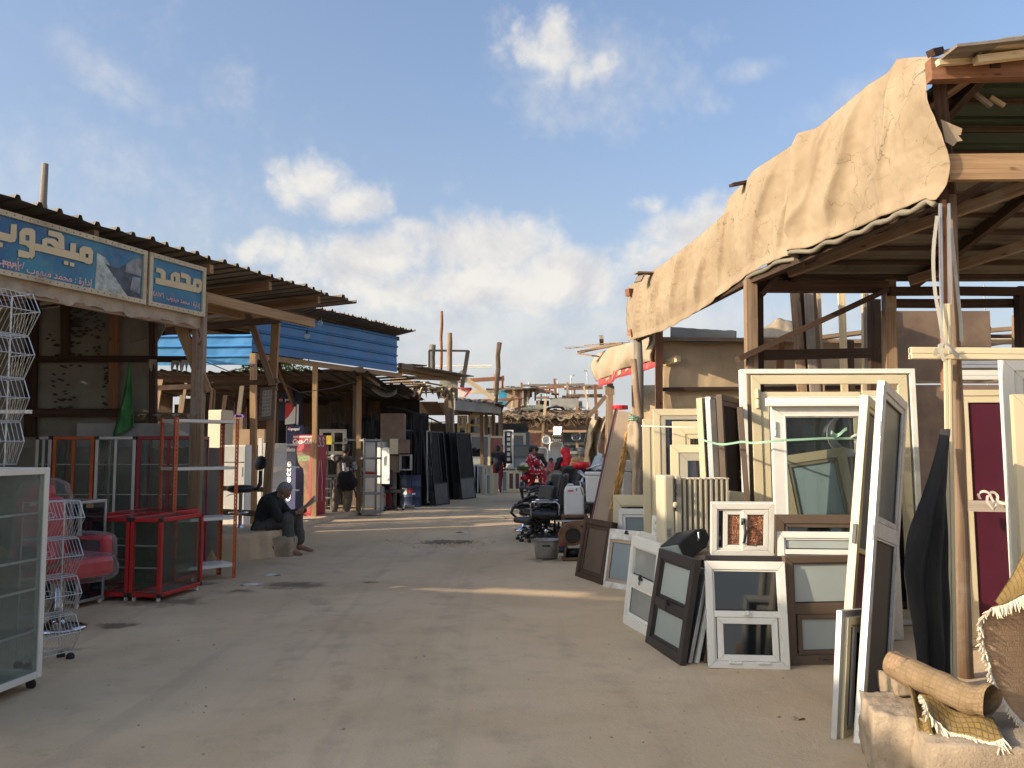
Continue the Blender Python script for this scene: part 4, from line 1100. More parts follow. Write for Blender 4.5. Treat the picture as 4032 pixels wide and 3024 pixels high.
def window(name, label, cat, pz, fm, fw=.055, dep=.055, cells=(), group='second-hand windows and doors for sale', bead=True):
 """frame ring, then cells: dict(x0,z0,x1,z1 as fractions inside the frame, glass, sash width, sash material)"""
 mx, wd, h = pz
 t = thing(name + '_unit', label, cat, group=group, mtx=mx)
 if isinstance(fw, (int, float)): fw = (fw,) * 4
 m = M(); ring(m, 0, 0, wd, h, fw[0], fw[1], fw[2], fw[3], 0, dep)
 part('frame', m, fm, t, bevel=.003)
 ix0, iz0, ix1, iz1 = fw[0], fw[1], wd - fw[2], h - fw[3]
 if bead:
  m = M(); ring(m, ix0 + .001, iz0 + .001, ix1 - .001, iz1 - .001, .012, .012, .012, .012, .012, dep - .004)
  part('inner_bead', m, fm, t)
 for c in cells:
  x0 = ix0 + (ix1 - ix0) * c.get('x0', 0); x1 = ix0 + (ix1 - ix0) * c.get('x1', 1)
  z0 = iz0 + (iz1 - iz0) * c.get('z0', 0); z1 = iz0 + (iz1 - iz0) * c.get('z1', 1)
  y = c.get('y', .02)
  if c.get('rail'):
   part('rail', M().boxv((x0, y - .016, z0), (x1 - x0, 0, 0), (0, .03, 0), (0, 0, z1 - z0)), c.get('mat', fm), t, bevel=.003); continue
  sh = c.get('sash', 0); g0 = 0.0; own = t
  if sh:
   m = M(); ring(m, x0 + .002, z0 + .002, x1 - .002, z1 - .002, sh, c.get('sb', sh), sh, sh, y - .012, y + .022)
   own = part('sash', m, c.get('mat', fm), t, bevel=.003); g0 = sh - .006
  gl = c.get('glass')
  if gl is not None and sh > -1:
   e_ = g0 + .0005; m = M(); ring(m, x0 + e_, z0 + e_, x1 - e_, z1 - e_, .009, .009, .009, .009, y - .002, y + .003); part('gasket', m, RUBBER, own)
  if gl is not None:
   part('pane', M().boxv((x0 + g0, y + .004, z0 + (c.get('sb', sh) - .006 if sh else 0)), (x1 - x0 - 2 * g0, 0, 0), (0, .006, 0), (0, 0, z1 - z0 - g0 - (c.get('sb', sh) - .006 if sh else 0))), gl, own)
 return t
def latch(t, x, z, mt=BLK_PLAST, s=1.0, ring_=True):
 m = M(); m.box((x, -.008, z), (.05 * s, .016, .014 * s)); m.box((x, -.012, z + .012 * s), (.022 * s, .02, .03 * s))
 if ring_: m.tube([V((x + math.sin(a) * .011 * s, -.014, z - .022 * s + math.cos(a) * .016 * s)) for a in [i * math.pi / 5 for i in range(10)]], .003, 5, closed=True)
 part('latch', m, mt, t)
def hinge(t, x, z, mt, vert=True, s=1.0):
 m = M()
 a = V((0, 0, 1)) if vert else V((1, 0, 0))
 for k in (-.5, .5):
  c = V((x, -.008, z)) + a * (k * .042 * s)
  m.tube([c - a * .019 * s, c + a * .019 * s], .009 * s, 8)
 part('hinge', m, mt, t)
# --- white window with two panes, in front
AMBER = None
def amber_mat():
 m = bpy.data.materials.new('amber hammered glass'); m.use_nodes = True; t = NT(m.node_tree)
 gr = t.node('ShaderNodeAttribute', attribute_name='gr').outputs['Vector']
 n = t.noise(gr, 55, 3, .6); n2 = t.noise(gr, 120, 2, .6)
 c = t.mix(t.ramp(n, .4, .62), (.13, .035, .012, 1), (.42, .15, .05, 1))
 p = t.node('ShaderNodeBsdfPrincipled'); t.l.new(c, p.inputs['Base Color']); p.inputs['Roughness'].default_value = .16; p.inputs['Specular IOR Level'].default_value = .9
 bp = t.node('ShaderNodeBump'); bp.inputs['Strength'].default_value = 1; bp.inputs['Distance'].default_value = .012
 t.l.new(n2, bp.inputs['Height']); t.l.new(bp.outputs[0], p.inputs['Normal'])
 o = t.node('ShaderNodeOutputMaterial'); t.l.new(p.outputs[0], o.inputs[0]); return m
AMBER = amber_mat()
def reed_mat(name, col, rough=.3):
 m = bpy.data.materials.new(name); m.use_nodes = True; t = NT(m.node_tree)
 gr = t.node('ShaderNodeAttribute', attribute_name='gr').outputs['Vector']
 wv = t.node('ShaderNodeTexWave', wave_type='BANDS', bands_direction='Z'); t.l.new(gr, wv.inputs['Vector']); wv.inputs['Scale'].default_value = 14; wv.inputs['Distortion'].default_value = .2
 n = t.noise(gr, 3, 5, .6)
 c = t.mix(t.ramp(n, .3, .75), (*col, 1), tuple(x * .75 for x in col) + (1,))
 p = t.node('ShaderNodeBsdfPrincipled'); t.l.new(c, p.inputs['Base Color']); p.inputs['Roughness'].default_value = rough; p.inputs['Specular IOR Level'].default_value = .7
 bp = t.node('ShaderNodeBump'); bp.inputs['Strength'].default_value = .8; bp.inputs['Distance'].default_value = .008
 t.l.new(wv.outputs[1], bp.inputs['Height']); t.l.new(bp.outputs[0], p.inputs['Normal'])
 o = t.node('ShaderNodeOutputMaterial'); t.l.new(p.outputs[0], o.inputs[0]); return m
REED = reed_mat('reeded frosted glass', (.33, .33, .30))
REED_B = reed_mat('brown reeded pane', (.13, .085, .055), .4)
pk = pose(G(2790, 2630), G(3113, 2638), tl=(2776, 2208))
wk = window('double_window', 'white window with two dark mirror panes and hinges, front of the right hand pile', 'window', pk, ALU_WHITE, (.052, .05, .052, .062), .06,
 [dict(z0=.545, z1=1, glass=GL_BLACK), dict(rail=1, z0=.475, z1=.545), dict(z0=.0, z1=.475, sash=.045, glass=GL_BLACK, y=.016, x0=.04, x1=.96)])
latch(wk, pk[1] * .5, pk[2] * .50, ALU_WHITE, 1.0, False)
for k in (.33, .68): hinge(wk, pk[1] * k, pk[2] * .055, ALU_WHITE, False, 1.1)
p2 = pose(G(2800, 2600) + V((0, .05, 0)), G(3125, 2606) + V((0, .05, 0)), tl=(2780, 2186))
window('double_window', 'dark brown frame standing directly behind the white window with two mirror panes', 'window', p2, ALU_BLACK, .06, .05, [dict(glass=GL_FROSTB, z1=.5), dict(rail=1, z0=.5, z1=.57)])
# --- sliding window with amber panes standing on top
pj = pose(B(2800, 6.78, .765), B(3047, 6.74, .765), tl=(2810, 1982))
wj = window('sliding_window', 'small white sliding window with amber hammered panes, sunlit on top of the pile', 'window', pj, ALU_WHITE, (.045, .042, .042, .046), .07,
 [dict(x0=.12, x1=.545, z0=.0, z1=.97, sash=.036, glass=AMBER, y=.030), dict(x0=.49, x1=1.0, z0=0, z1=.985, sash=.036, glass=AMBER, y=.012), dict(x0=0, x1=.12, glass=GL_BLACK, y=.04)])
m = M(); cx = pj[1] * .505
m.tube([V((cx, -.004, pj[2] * .66)), V((cx + .004, -.03, pj[2] * .62)), V((cx + .012, -.045, pj[2] * .48)), V((cx + .006, -.035, pj[2] * .30)), V((cx, -.004, pj[2] * .25))], [.008, .011, .012, .011, .007], 8)
m.box((cx, -.008, pj[2] * .66), (.03, .018, .05))
part('handle', m, BLK_PLAST, wj, smooth=True)
# --- brown window with pale panes
pl_ = pose(G(3106, 2622), G(3440, 2612), tl=(3088, 2190))
wl_b = window('double_window', 'brown window with two pale frosted panes right of the white mirror window', 'window', pl_, ALU_BROWN, (.062, .07, .06, .052), .055,
 [dict(z0=.56, z1=1, glass=GL_FROST), dict(rail=1, z0=.44, z1=.56), dict(z0=0, z1=.44, sash=.035, glass=GL_FROST, x0=.04, x1=.97)])
latch(wl_b, pl_[1] * .84, pl_[2] * .5, ALU_BROWN, 1, False); hinge(wl_b, pl_[1] * .42, pl_[2] * .06, ALU_BROWN, False, 1.1)
pm = pose(B(3085, 6.62), B(3470, 6.55), vtop=2092, th=R(7))
window('fixed_window', 'white frame with frosted pane rising just behind the brown frosted window', 'window', pm, ALU_WHITE, .05, .05, [dict(z0=.9, z1=1, glass=GL_FROST), dict(rail=1, z0=.855, z1=.9), dict(z1=.855, glass=GL_FROST)])
pn = pose(B(3075, 7.0), B(3470, 6.95), vtop=2025, th=R(6))
window('fixed_window', 'dark brown frame with step moulding below the large mirrored window', 'window', pn, ALU_BROWN, .075, .06, [dict(sash=.03, glass=GL_BLACK)])
# --- large white window with cornice
pd = pose(B(3070, 7.35), B(3560, 7.3), vtop=1600, th=R(2.5))
wd4 = window('casement_window', 'big white window with projecting cornice and clear pane, tied with green strap', 'window', pd, ALU_WHITE, (.11, .12, .11, .085), .07, [dict(glass=glass('smoky clear glass', (.03, .035, .035), .30, .03, .7), y=.03)])
m = M(); hc = pd[2]; w4 = pd[1]
m.prism([(-.06, 0), (-.06, .022), (-.045, .045), (-.02, .075), (-.02, .0)], (-.06, 0, hc - .004), (0, 1, 0), (0, 0, 1), (w4 + .12, 0, 0))
m.boxv((-.02, -.02, hc + .071), (w4 + .04, 0, 0), (0, .09, 0), (0, 0, .012))
part('cornice', m, ALU_WHITE, wd4, bevel=.003)
hinge(wd4, .02, hc * .90, ALU_WHITE, True, 1.6)
m = M(); ring(m, .10, .10, w4 - .10, hc - .075, .012, .012, .012, .012, -.004, .02); part('inner_bead', m, ALU_WHITE, wd4)
def tilted(bl, right, up, wd_, h_):
 r = V(right).normalized(); u_ = V(up); u_ = (u_ - r * u_.dot(r)).normalized(); y = u_.cross(r)
 return Matrix(((r.x, y.x, u_.x, bl.x), (r.y, y.y, u_.y, bl.y), (r.z, y.z, u_.z, bl.z), (0, 0, 0, 1))), wd_, h_
bl = B(3165, 7.62, .35)  # solid frame added in place of one mirrored in the large pane
wt_ = window('fixed_window', 'cream frame with pale blue pane added askew as a reflection behind the large corniced window', 'window', tilted(bl, (.985, -.05, .145), (-.03, .12, 1), .62, 1.20), ALU_CREAM, (.085, .085, .085, .08), .05, [dict(sash=.03, mat=mat('drab coated aluminium', (.30, .26, .17), .45, 0, .06, 3), glass=GL_SKY)])
latch(wt_, .055, .62, BLK_PLAST, 1.2, False)
dish = M(); dish.lathe([(.02, .0), (.10, .010), (.17, .035), (.20, .06), (.195, .065), (.16, .042), (.09, .018), (.0, .008)], W(3318, 1722, 8.05), 24, rot=Euler((R(80), 0, R(10))).to_matrix(), cap=False)
tag(dish.build('dish_reflection', STEEL, smooth=True), 'grey dish standing in for a reflection behind the large corniced window', 'dish')  # solid dish added in place of one mirrored in the large pane
bk_ = M(); bk_.boxv(B(3130, 8.15, 0), (1.05, 0, 0), (0, .02, 0), (0, 0, 1.72)); tag(bk_.build('dark_board', W_DARK), 'dark board propped behind the large corniced window', 'board')
# --- very large cream frame
pc = pose(B(2945, 7.95), B(3655, 7.9), vtop=1453, th=R(2))
wc = window('door_frame', 'very large cream double frame, tallest of the pile, behind the corniced window', 'door frame', pc, ALU_WHITE, (.055, .05, .05, .045), .09, [dict(x0=.028, x1=.985, z0=.0, z1=.995, sash=.085, mat=ALU_CREAM, y=.018), dict(x0=.085, x1=.70, z0=.0, z1=.925, sash=.075, mat=ALU_CREAM, y=.03, glass=GL_DARK), dict(x0=.71, x1=.97, z0=0, z1=.93, sash=.07, mat=ALU_CREAM, y=.035, glass=GL_DARK)], bead=False)
hinge(wc, .15, pc[2] * .88, ALU_CREAM, True, 2.2)
ps = pose(B(2985, 7.75), B(3030, 7.82), vtop=1602, th=R(1))
window('door_frame', 'slim dark brown frame edge standing before the left stile of the large cream frame', 'door frame', tilted(B(2992, 7.72), (.25, .97, 0), (-.055, .0, 1), .7, 1.99), ALU_BROWN, .06, .05, [dict(rail=1, z0=.45, z1=.5)])
# --- stack of doors seen edge-on
for (u0, Y0, u1, Y1, vt, fm, gl, lab) in [
 (2806, 8.9, 2856, 9.55, 1567, ALU_CREAM, GL_FROSTB, 'narrow cream frame, first of the edge-on frames left of the large cream one'),
 (2842, 8.75, 2900, 9.4, 1561, ALU_RAW, GL_FROSTB, 'silver aluminium frame, second of the edge-on frames left of the large cream one'),
 (2862, 8.6, 2915, 9.2, 1572, ALU_BLACK, GL_BLACK, 'black frame with dark pane squeezed between the silver and the brown edge-on frames'),
 (2888, 8.5, 2960, 9.3, 1552, ALU_BROWN, W_DARK, 'dark brown panelled door seen edge-on beside the large cream frame')]:
 window('door_frame', lab, 'door frame', pose(B(u0, Y0), B(u1, Y1), vtop=vt, th=R(2)), fm, .06, .06, [dict(sash=.05, glass=gl, y=.025), dict(rail=1, z0=.42, z1=.50, y=.016)])
# --- nested cream frames
wA = window('door_frame', 'cream frame at the left edge of the nested cream group behind the radiator', 'door frame', pose(B(2540, 9.75), B(2800, 9.7), vtop=1650, th=R(2)), ALU_CREAM, .085, .06, [dict(sash=.06, glass=GL_NAVY)])
wA2 = window('door_frame', 'tallest frame of the nested cream group, navy glass showing inside', 'door frame', pose(B(2583, 9.5), B(2830, 9.45), vtop=1610, th=R(2)), ALU_CREAM, .075, .06, [dict(x0=.03, sash=.045, mat=mat('grey beige aluminium', (.40, .36, .28), .45, 0, .05, 3), glass=GL_NAVY)])
wA3 = window('casement_window', 'second nested cream frame with mitred corner overlapping the navy glass', 'window', pose(B(2660, 9.3), B(2870, 9.25), vtop=1659, th=R(2)), ALU_CREAM, (.14, .1, .1, .14), .06, [dict(sash=.05, glass=GL_BLACK)])
wA4 = window('casement_window', 'lowest nested cream frame with small navy pane, just above the radiator', 'window', pose(B(2652, 9.1), B(2880, 9.05), vtop=1751, th=R(3)), ALU_CREAM, .085, .06, [dict(x0=.02, sash=.085, mat=mat('grey beige aluminium', (.40, .36, .28)), glass=GL_NAVY)])
# --- three leaning frames facing the lane
pO = pose(G(2538, 2532), G(2677, 2620), tl=(2597, 2158))
wO = window('double_window', 'black window with two misty panes leaning out from the pile, nearest the lane', 'window', pO, ALU_BLACK, (.075, .075, .07, .075), .05, [dict(z0=.52, z1=1, sash=.02, glass=GL_FROST, y=.028), dict(rail=1, z0=.41, z1=.52), dict(z1=.41, sash=.02, glass=GL_FROST, y=.028)])
latch(wO, pO[1] * .48, pO[2] * .49, BLK_PLAST, 1.3)
for k, (dx, mt, lab, vt) in enumerate([(.075, ALU_RAW, 'bare aluminium frame standing right behind the black misty window', 2195), (.13, ALU_WHITE, 'thin white frame behind the black misty window, second in the row', 2210), (.20, ALU_BROWN, 'brown frame third in the row behind the black misty window', 2215)]):
 window('fixed_window', lab, 'window', pose(G(2538, 2532) + V((dx, .05 + dx * .1, 0)), G(2677, 2620) + V((dx, .05 + dx * .1, 0)), tl=(2600 + dx * 440, vt)), mt, .04, .03, [dict(glass=GL_FROSTB)])
pP = pose(G(2451, 2452), G(2560, 2522), tl=(2490, 2106))
wP = window('double_window', 'greyish white window with reeded panes leaning left of the black misty one', 'window', pP, ALU_WHITE, (.06, .09, .06, .095), .05, [dict(z0=.60, z1=1, glass=REED, y=.03), dict(rail=1, z0=.46, z1=.60), dict(z1=.46, sash=.03, glass=REED, y=.025)])
latch(wP, pP[1] * .5, pP[2] * .56, BLK_PLAST, 1.4)
pp2 = pose(G(2470, 2440) + V((.14, .3, 0)), G(2560, 2500) + V((.14, .3, 0)), tl=(2523, 2092))
window('fixed_window', 'pale sheet framed in white standing behind the reeded window', 'window', pp2, ALU_WHITE, .12, .03, [dict(glass=ALU_WHITE)])
pQ = pose(G(2262, 2270), G(2368, 2306), tl=(2303, 2036))
wQ = window('wooden_shutter', 'dark weathered wooden frame with brown reeded panel beside the blower', 'shutter', pQ, W_DARK, (.075, .07, .075, .07), .05, [dict(sash=.045, mat=W_DARK, glass=REED_B, y=.03)])
pq2 = pose(G(2275, 2262) + V((.07, .06, 0)), G(2378, 2296) + V((.07, .06, 0)), tl=(2318, 2040))
window('wooden_shutter', 'second dark wooden frame hidden close behind the weathered brown reeded one', 'shutter', pq2, W_DARK, .06, .04, [dict(glass=REED_B)])
pR = pose(G(2372, 2312), G(2500, 2335), tl=(2402, 2080))
wR = window('fixed_window', 'peeling white frame with tan inner frame and frosted pane behind the dark shutter', 'window', pR, mat('peeling white paint', (.60, .58, .53), .6, 0, .1, 4, .1, 30, .75, (.25, .17, .11), 6), (.03, .075, .05, .12), .045, [dict(sash=.035, mat=BOARD, glass=GL_FROSTB, y=.02)])
latch(wR, pR[1] * .55, pR[2] * .94, BLK_PLAST, 1.2, False)
window('fixed_window', 'larger cream frame half in sun left of the radiator', 'window', pose(B(2418, 10.7), B(2600, 10.65), vtop=1948, th=R(4)), ALU_CREAM, (.09, .08, .08, .135), .05, [dict(glass=GL_BLACK)])
window('fixed_window', 'white frame with grey pane in front of the larger cream one left of the radiator', 'window', pose(B(2438, 10.45), B(2585, 10.4), vtop=2002, th=R(5)), ALU_WHITE, (.05, .06, .05, .07), .05, [dict(sash=.035, glass=GL_FROSTB)])
window('fixed_window', 'small stacked white frame nearest the radiator foot', 'window', pose(B(2522, 10.1), B(2600, 9.7), vtop=2052, th=R(6)), ALU_WHITE, (.06, .06, .06, .12), .05, [dict(glass=GL_BLACK)])
window('louvre_window', 'narrow white frame standing edge-on against the side of the radiator', 'window', pose(B(2560, 9.3), B(2602, 8.9), vtop=2028, th=R(2)), ALU_WHITE, .05, .05, [dict(z0=k / 9, z1=k / 9 + .07, rail=1) for k in range(9)])
# --- tall door panes leaning against the post
upE = V((.30, .24, 2.0)); rE = V((.60, .80, 0))
pe = tilted(G(3392, 2936), rE - upE.normalized() * rE.dot(upE.normalized()), upE, .60, 2.04)
we = window('sliding_door', 'tall aluminium door, grey blue pane over dark brown panel, leaning by the corner post', 'door', pe, mat('grimy white aluminium', (.52, .49, .42), .5, .1, .1, 5, .05, 60, .6, (.22, .16, .11), 5), (.05, .06, .05, .055), .045,
 [dict(z0=.60, z1=1, sash=.035, glass=mat('dark slate pane', (.05, .066, .072), .3, 0, .1, 2, .01, 40, .12, (.12, .1, .08))), dict(rail=1, z0=.555, z1=.60), dict(z1=.555, sash=.012, glass=mat('dark brown panel', (.016, .009, .007), .5, 0, .2, 3, .03, 40, .08, (.06, .04, .03)))])
m = M(); m.boxv((-.012, .004, .01), (.012, 0, 0), (0, .03, 0), (0, 0, 2.0)); part('edge_channel', m, ALU_RAW, we)
for z in (.12, 1.15, 1.75): part('edge_lock', M().box((-.016, .02, z), (.008, .022, .09)), CHROME if z > 1.2 else ALU_WHITE, we)
pe2 = tilted(G(3350, 2860) + V((0, .1, 0)), rE - upE.normalized() * rE.dot(upE.normalized()), V((.33, .26, 2.0)), .5, 1.98)
we2 = window('sliding_door', 'cream door standing just behind the tall leaning aluminium door', 'door', pe2, ALU_CREAM, .06, .05, [dict(z0=.5, glass=SLATE, sash=.03), dict(z1=.5, glass=MAROON)])
part('edge_lock', M().box((-.008, .02, 1.1), (.012, .022, .12)), BLK_PLAST, we2)
for k, (u, v, hh, mt, lab) in enumerate([(3294, 2916, .70, ALU_RAW, 'short bare aluminium frame, outermost of the small frames by the leaning door'), (3320, 2912, .66, ALU_CREAM, 'short cream frame in the middle of the small frames by the leaning door'), (3345, 2890, .60, ALU_WHITE, 'short white frame innermost of the small frames by the leaning door')]):
 window('fixed_window', lab, 'window', tilted(G(u, v), (.70, .70, -.1), (.105, .06, 1), .4, hh), mt, .045, .035, [dict(glass=GL_BLACK)])
# --- maroon door and its neighbours right of the post
pg = pose(B(3800, 7.05), B(4330, 7.0), vtop=1535, th=R(1.5))
wg = window('door', 'cream framed door with dark maroon panel right of the tied corner post', 'door', pg, ALU_CREAM, (.075, .06, .07, .05), .06, [dict(sash=.055, sb=.06, glass=MAROON)])
for (v0, v1, Y, lab, mt) in [(1495, 1455, 7.1, 'grey white aluminium bar lying lower of the two over the maroon door', ALU_WHITE), (1448, 1418, 7.15, 'grey white aluminium frame lying topmost over the maroon door', ALU_RAW)]:
 m = M(); a = W(3785, v0, Y); b = W(4120, v0, Y); hh = W(0, v1, Y).z - a.z
 m.boxv(a, b - a, (0, .05, 0), (0, 0, hh * .42)); m.boxv(a + V((0, .012, hh * .46)), b - a, (0, .04, 0), (0, 0, hh * .5))
 tag(m.build('aluminium_bar', mt, bevel=.003), lab, 'bar', 'second-hand windows and doors for sale')
ph = pose(B(3985, 6.35), B(4300, 6.3), vtop=1412, th=R(2))
wh = window('door_frame', 'cream white door frame with hinge at the far right edge', 'door frame', tilted(B(4010, 6.35), (.99, -.1, 0), (-.045, .03, 1), .8, 2.28), ALU_WHITE, .09, .06, [dict(sash=.06, glass=ALU_CREAM)])
hinge(wh, .13, 1.75, ALU_CREAM, True, 2)
window('door_frame', 'cream panel edge cut off at the far right beside the hinged frame', 'door frame', pose(B(4048, 6.0), B(4400, 5.95), vtop=1552, th=R(1)), ALU_CREAM, .1, .05, [dict(glass=ALU_CREAM)])
tag(M().beam(W(3782, 1992, 6.9), W(4040, 1996, 6.5), .06, .085, jit=.003).build('crossbar', W_GREY), 'grey timber crossbar held across the maroon door by a plastic tie', 'timber')
m = M(); a, b = W(3592, 1412, 5.92), W(4400, 1418, 5.92); hh = .085
m.boxv(a, b - a, (0, .06, 0), (0, 0, hh * .42)); m.boxv(a + V((.0, .008, hh * .46)), b - a, (0, .05, 0), (0, 0, hh * .5)); m.boxv(a + V((.0, .02, 0)), b - a, (0, .025, 0), (0, 0, hh))
tag(m.build('aluminium_beam', ALU_CREAM, bevel=.004), 'cream grooved aluminium beam strapped across the corner post', 'beam')
m = M(); a, b = gz(3752, 2640, 5.93, .0), W(3731, 1195, 5.93); d = b - a
for (o, w_, y_) in ((-.026, .022, 0), (-.001, .018, -.006), (.020, .010, .002)):
 m.boxv(a + V((o, y_, 0)), (w_, 0, 0), (0, .02, 0), d)
tag(m.build('aluminium_strip', ALU_CREAM, bevel=.002), 'long grooved cream strip tied upright to the corner post', 'strip')
m = M(); a, b = W(3708, 1330, 5.94), W(3700, 800, 5.94); m.boxv(a, (.016, 0, 0), (0, .02, 0), b - a); m.boxv(a + V((.062, 0, .0)), (.014, 0, 0), (0, .02, 0), b - a)
o = tag(m.build('aluminium_channel', ALU_RAW), 'short bare aluminium channel tied high on the corner post', 'strip')
def strap(name, label, pts, mt, wd=.02, group=None):
 m = M(); pts = [V(p) for p in pts]; L = []; rr = []
 for _ in range(2):
  q = [pts[0]]
  for a, b in zip(pts, pts[1:]): q += [a.lerp(b, .25), a.lerp(b, .75)]
  pts = q + [pts[-1]]
 vs = []
 for i, p in enumerate(pts):
  tw = V((.12 * math.sin(i * .9), -.2, 1)).normalized() if abs((pts[min(i + 1, len(pts) - 1)] - p).normalized().z) < .75 else V((1, -.1, .15 * math.sin(i))).normalized()
  vs += [p - tw * wd / 2, p + tw * wd / 2]
 m.add(vs, [(2 * i, 2 * i + 2, 2 * i + 3, 2 * i + 1) for i in range(len(pts) - 1)])
 return tag(m.build(name, mt, solid=.0015), label, 'strap', group)
MINT = mat('pale green plastic strap', (.28, .46, .33), .45, 0, .1, 8)
GREYS = mat('grey plastic strap', (.42, .39, .32), .55, 0, .1, 8, .02, 40, .3)
strap('plastic_strap', 'pale green plastic strap pulled across the tall frames and knotted', [W(2750, 1728, 8.45), W(2800, 1742, 8.3), W(2840, 1752, 7.75), W(2900, 1743, 7.62), W(2925, 1738, 7.6), W(2960, 1746, 7.4), W(3060, 1735, 7.25), W(3200, 1728, 7.2), W(3280, 1724, 7.2), W(3310, 1728, 7.2), W(3400, 1722, 7.2), W(3450, 1724, 7.2)], MINT, .019)
strap('plastic_string', 'thin white string stretched across the nested cream frames', [W(2525, 1677, 9.5), W(2600, 1679, 9.2), W(2680, 1682, 9.05), W(2735, 1683, 9.0)], PAPER, .012)
strap('plastic_strap', 'loose curled end of the green strap by its knot', [W(3300, 1727, 7.2), W(3270, 1710, 7.15), W(3275, 1700, 7.1), W(3290, 1715, 7.15), W(3305, 1712, 7.12), W(3325, 1692, 7.1), W(3335, 1688, 7.1)], MINT, .03)
strap('plastic_strap', 'torn silver shreds of strap beside the green knot', [W(3350, 1722, 7.2), W(3375, 1708, 7.15), W(3385, 1725, 7.15), W(3400, 1708, 7.15), W(3410, 1722, 7.15), W(3440, 1712, 7.15), W(3400, 1740, 7.15), W(3360, 1738, 7.15), W(3380, 1748, 7.15)], GREYS, .02)
strap('plastic_strap', 'long grey strap running down the corner post from its top', [W(3690, 850, 5.93), W(3672, 1000, 5.92), W(3680, 1150, 5.91), W(3700, 1250, 5.90), W(3712, 1330, 5.89), W(3716, 1350, 5.89)], GREYS, .025)
strap('plastic_strap', 'grey strap hanging free on the right side of the corner post', [W(3745, 900, 6.02), W(3765, 1100, 6.02), W(3776, 1200, 6.0), W(3784, 1270, 6.0), W(3786, 1345, 6.0)], GREYS, .025)
strap('plastic_strap', 'grey strap wound round the corner post and the cream beam', [W(3682, 1400, 5.9), W(3690, 1365, 5.88), W(3705, 1358, 5.87), W(3725, 1365, 5.86), W(3750, 1385, 5.86), W(3775, 1405, 5.9), W(3770, 1395, 5.9), W(3730, 1358, 5.86), W(3712, 1345, 5.86), W(3702, 1372, 5.86), W(3710, 1400, 5.86), W(3718, 1420, 5.86)], GREYS, .028)
strap('plastic_strap', 'curly pale plastic tie around the crossbar of the maroon door', [W(3860, 1965, 6.6), W(3850, 1945, 6.58), W(3870, 1932, 6.56), W(3895, 1940, 6.55), W(3905, 1965, 6.55), W(3922, 1990, 6.52), W(3915, 2010, 6.5), W(3900, 1995, 6.5), W(3885, 1975, 6.5), W(3890, 1945, 6.5), W(3910, 1935, 6.5), W(3930, 1950, 6.5), W(3925, 1975, 6.48), W(3960, 1985, 6.46), W(4010, 1992, 6.42), W(4060, 2005, 6.4)], PAPER, .02)
def clo(a, b):
 u0 = 3702 - 128 * math.sin(min(1, b * 1.6) * math.pi / 2) ** 1.2 + 8 * math.sin(b * 9); u1 = 3722 + 12 * b
 if b > .6: u0 += (b - .6) * 90
 u = u0 + (u1 - u0) * a; v = 1690 + 960 * b
 p = W(u, v, 5.80)
 fold = math.sin(a * 15 + b * 3) * .03 * min(1, b * 2.5) + .02 * mnoise.noise(V((a * 5, b * 6, 1)))
 return p + V((0, fold - .09 * math.sin(a * math.pi), 0))
m = M(); m.grid(clo, 36, 50); tag(m.build('dark_cloth', FABRIC_G, smooth=True, solid=.006), 'charcoal woven cloth hanging in folds beside the corner post', 'cloth')
# --- table, radiator, lamp housing
tb = thing('work_table', 'tan topped low table carrying the oil radiator', 'table', (1.75, 8.0, 0))
pw('top', M().boxv(V((1.50, 7.15, .685)), (.72, 0, 0), (0, 1.75, 0), (0, 0, .035)), BOARD, tb)
for (x, y) in ((1.6, 7.3), (2.1, 7.3), (1.6, 8.83), (2.1, 8.83)): tim('leg', V((x, y, 0)), V((x, y, .685)), .05, .05, W_OLD, tb)
rad = thing('oil_radiator', 'beige oil filled radiator with ribbed fins and control box', 'heater', B(2600, 7.62, .722), R(14), None)
rad.scale = (1, 1, 1.13)
for i in range(9):
 x = .20 + i * .052
 m = M(); pr = []
 for (y, z) in [(-.07, .06), (-.075, .10), (-.075, .50), (-.055, .55), (.055, .55), (.075, .50), (.075, .10), (.055, .06)]:
  pr.append((y, z))
 m.prism(pr, (x - .009, 0, 0), (0, 1, 0), (0, 0, 1), (.018, 0, 0))
 m.boxv((x - .021, -.088, .535), (.042, 0, 0), (0, .176, 0), (0, 0, .014)); m.boxv((x - .012, -.092, .08), (.024, 0, 0), (0, .008, 0), (0, 0, .455))
 part('fin', m, CREAM_PL, rad, bevel=.004)
m = M(); m.boxv((.0, -.10, .015), (.10, 0, 0), (0, .2, 0), (0, 0, .56)); part('control_box', m, CREAM_PL, rad, bevel=.018)
m = M(); m.boxv((.105, -.105, .03), (.06, 0, 0), (0, .21, 0), (0, 0, .54)); part('front_panel', m, CREAM_PL, rad, bevel=.012)
m = M()
for k in range(9): m.box((.135, -.106, .50 - k * .011), (.045, .004, .005))
for k in range(6): m.box((.04, -.101, .16 - k * .011), (.04, .004, .005))
o = part('vent_slots', m, mat('grey slot', (.20, .18, .14), .7), rad); o['kind'] = 'stuff'
m = M(); m.boxv((.083, -.118, .30), (.022, 0, 0), (0, .02, 0), (0, 0, .25)); part('control_strip', m, BLK_PLAST, rad, bevel=.006)
part('thermostat_knob', M().lathe([(.024, 0), (.022, .018), (.005, .02)], (.094, -.118, .345), 16, Euler((R(90), 0, 0)).to_matrix()), CREAM_PL, rad, smooth=True)
part('rocker_switch', M().box((.094, -.12, .43), (.016, .014, .03)), BLK_PLAST, rad); part('rocker_switch', M().box((.094, -.12, .48), (.016, .014, .03)), BLK_PLAST, rad)
for x in (.07, .56):
 m = M(); m.tube([V((x, -.11, .015)), V((x, .11, .015))], .008, 6); m.tube([V((x - .02, -.105, .018)), V((x + .02, -.105, .018))], .018, 8); part('foot', m, BLK_PLAST, rad)
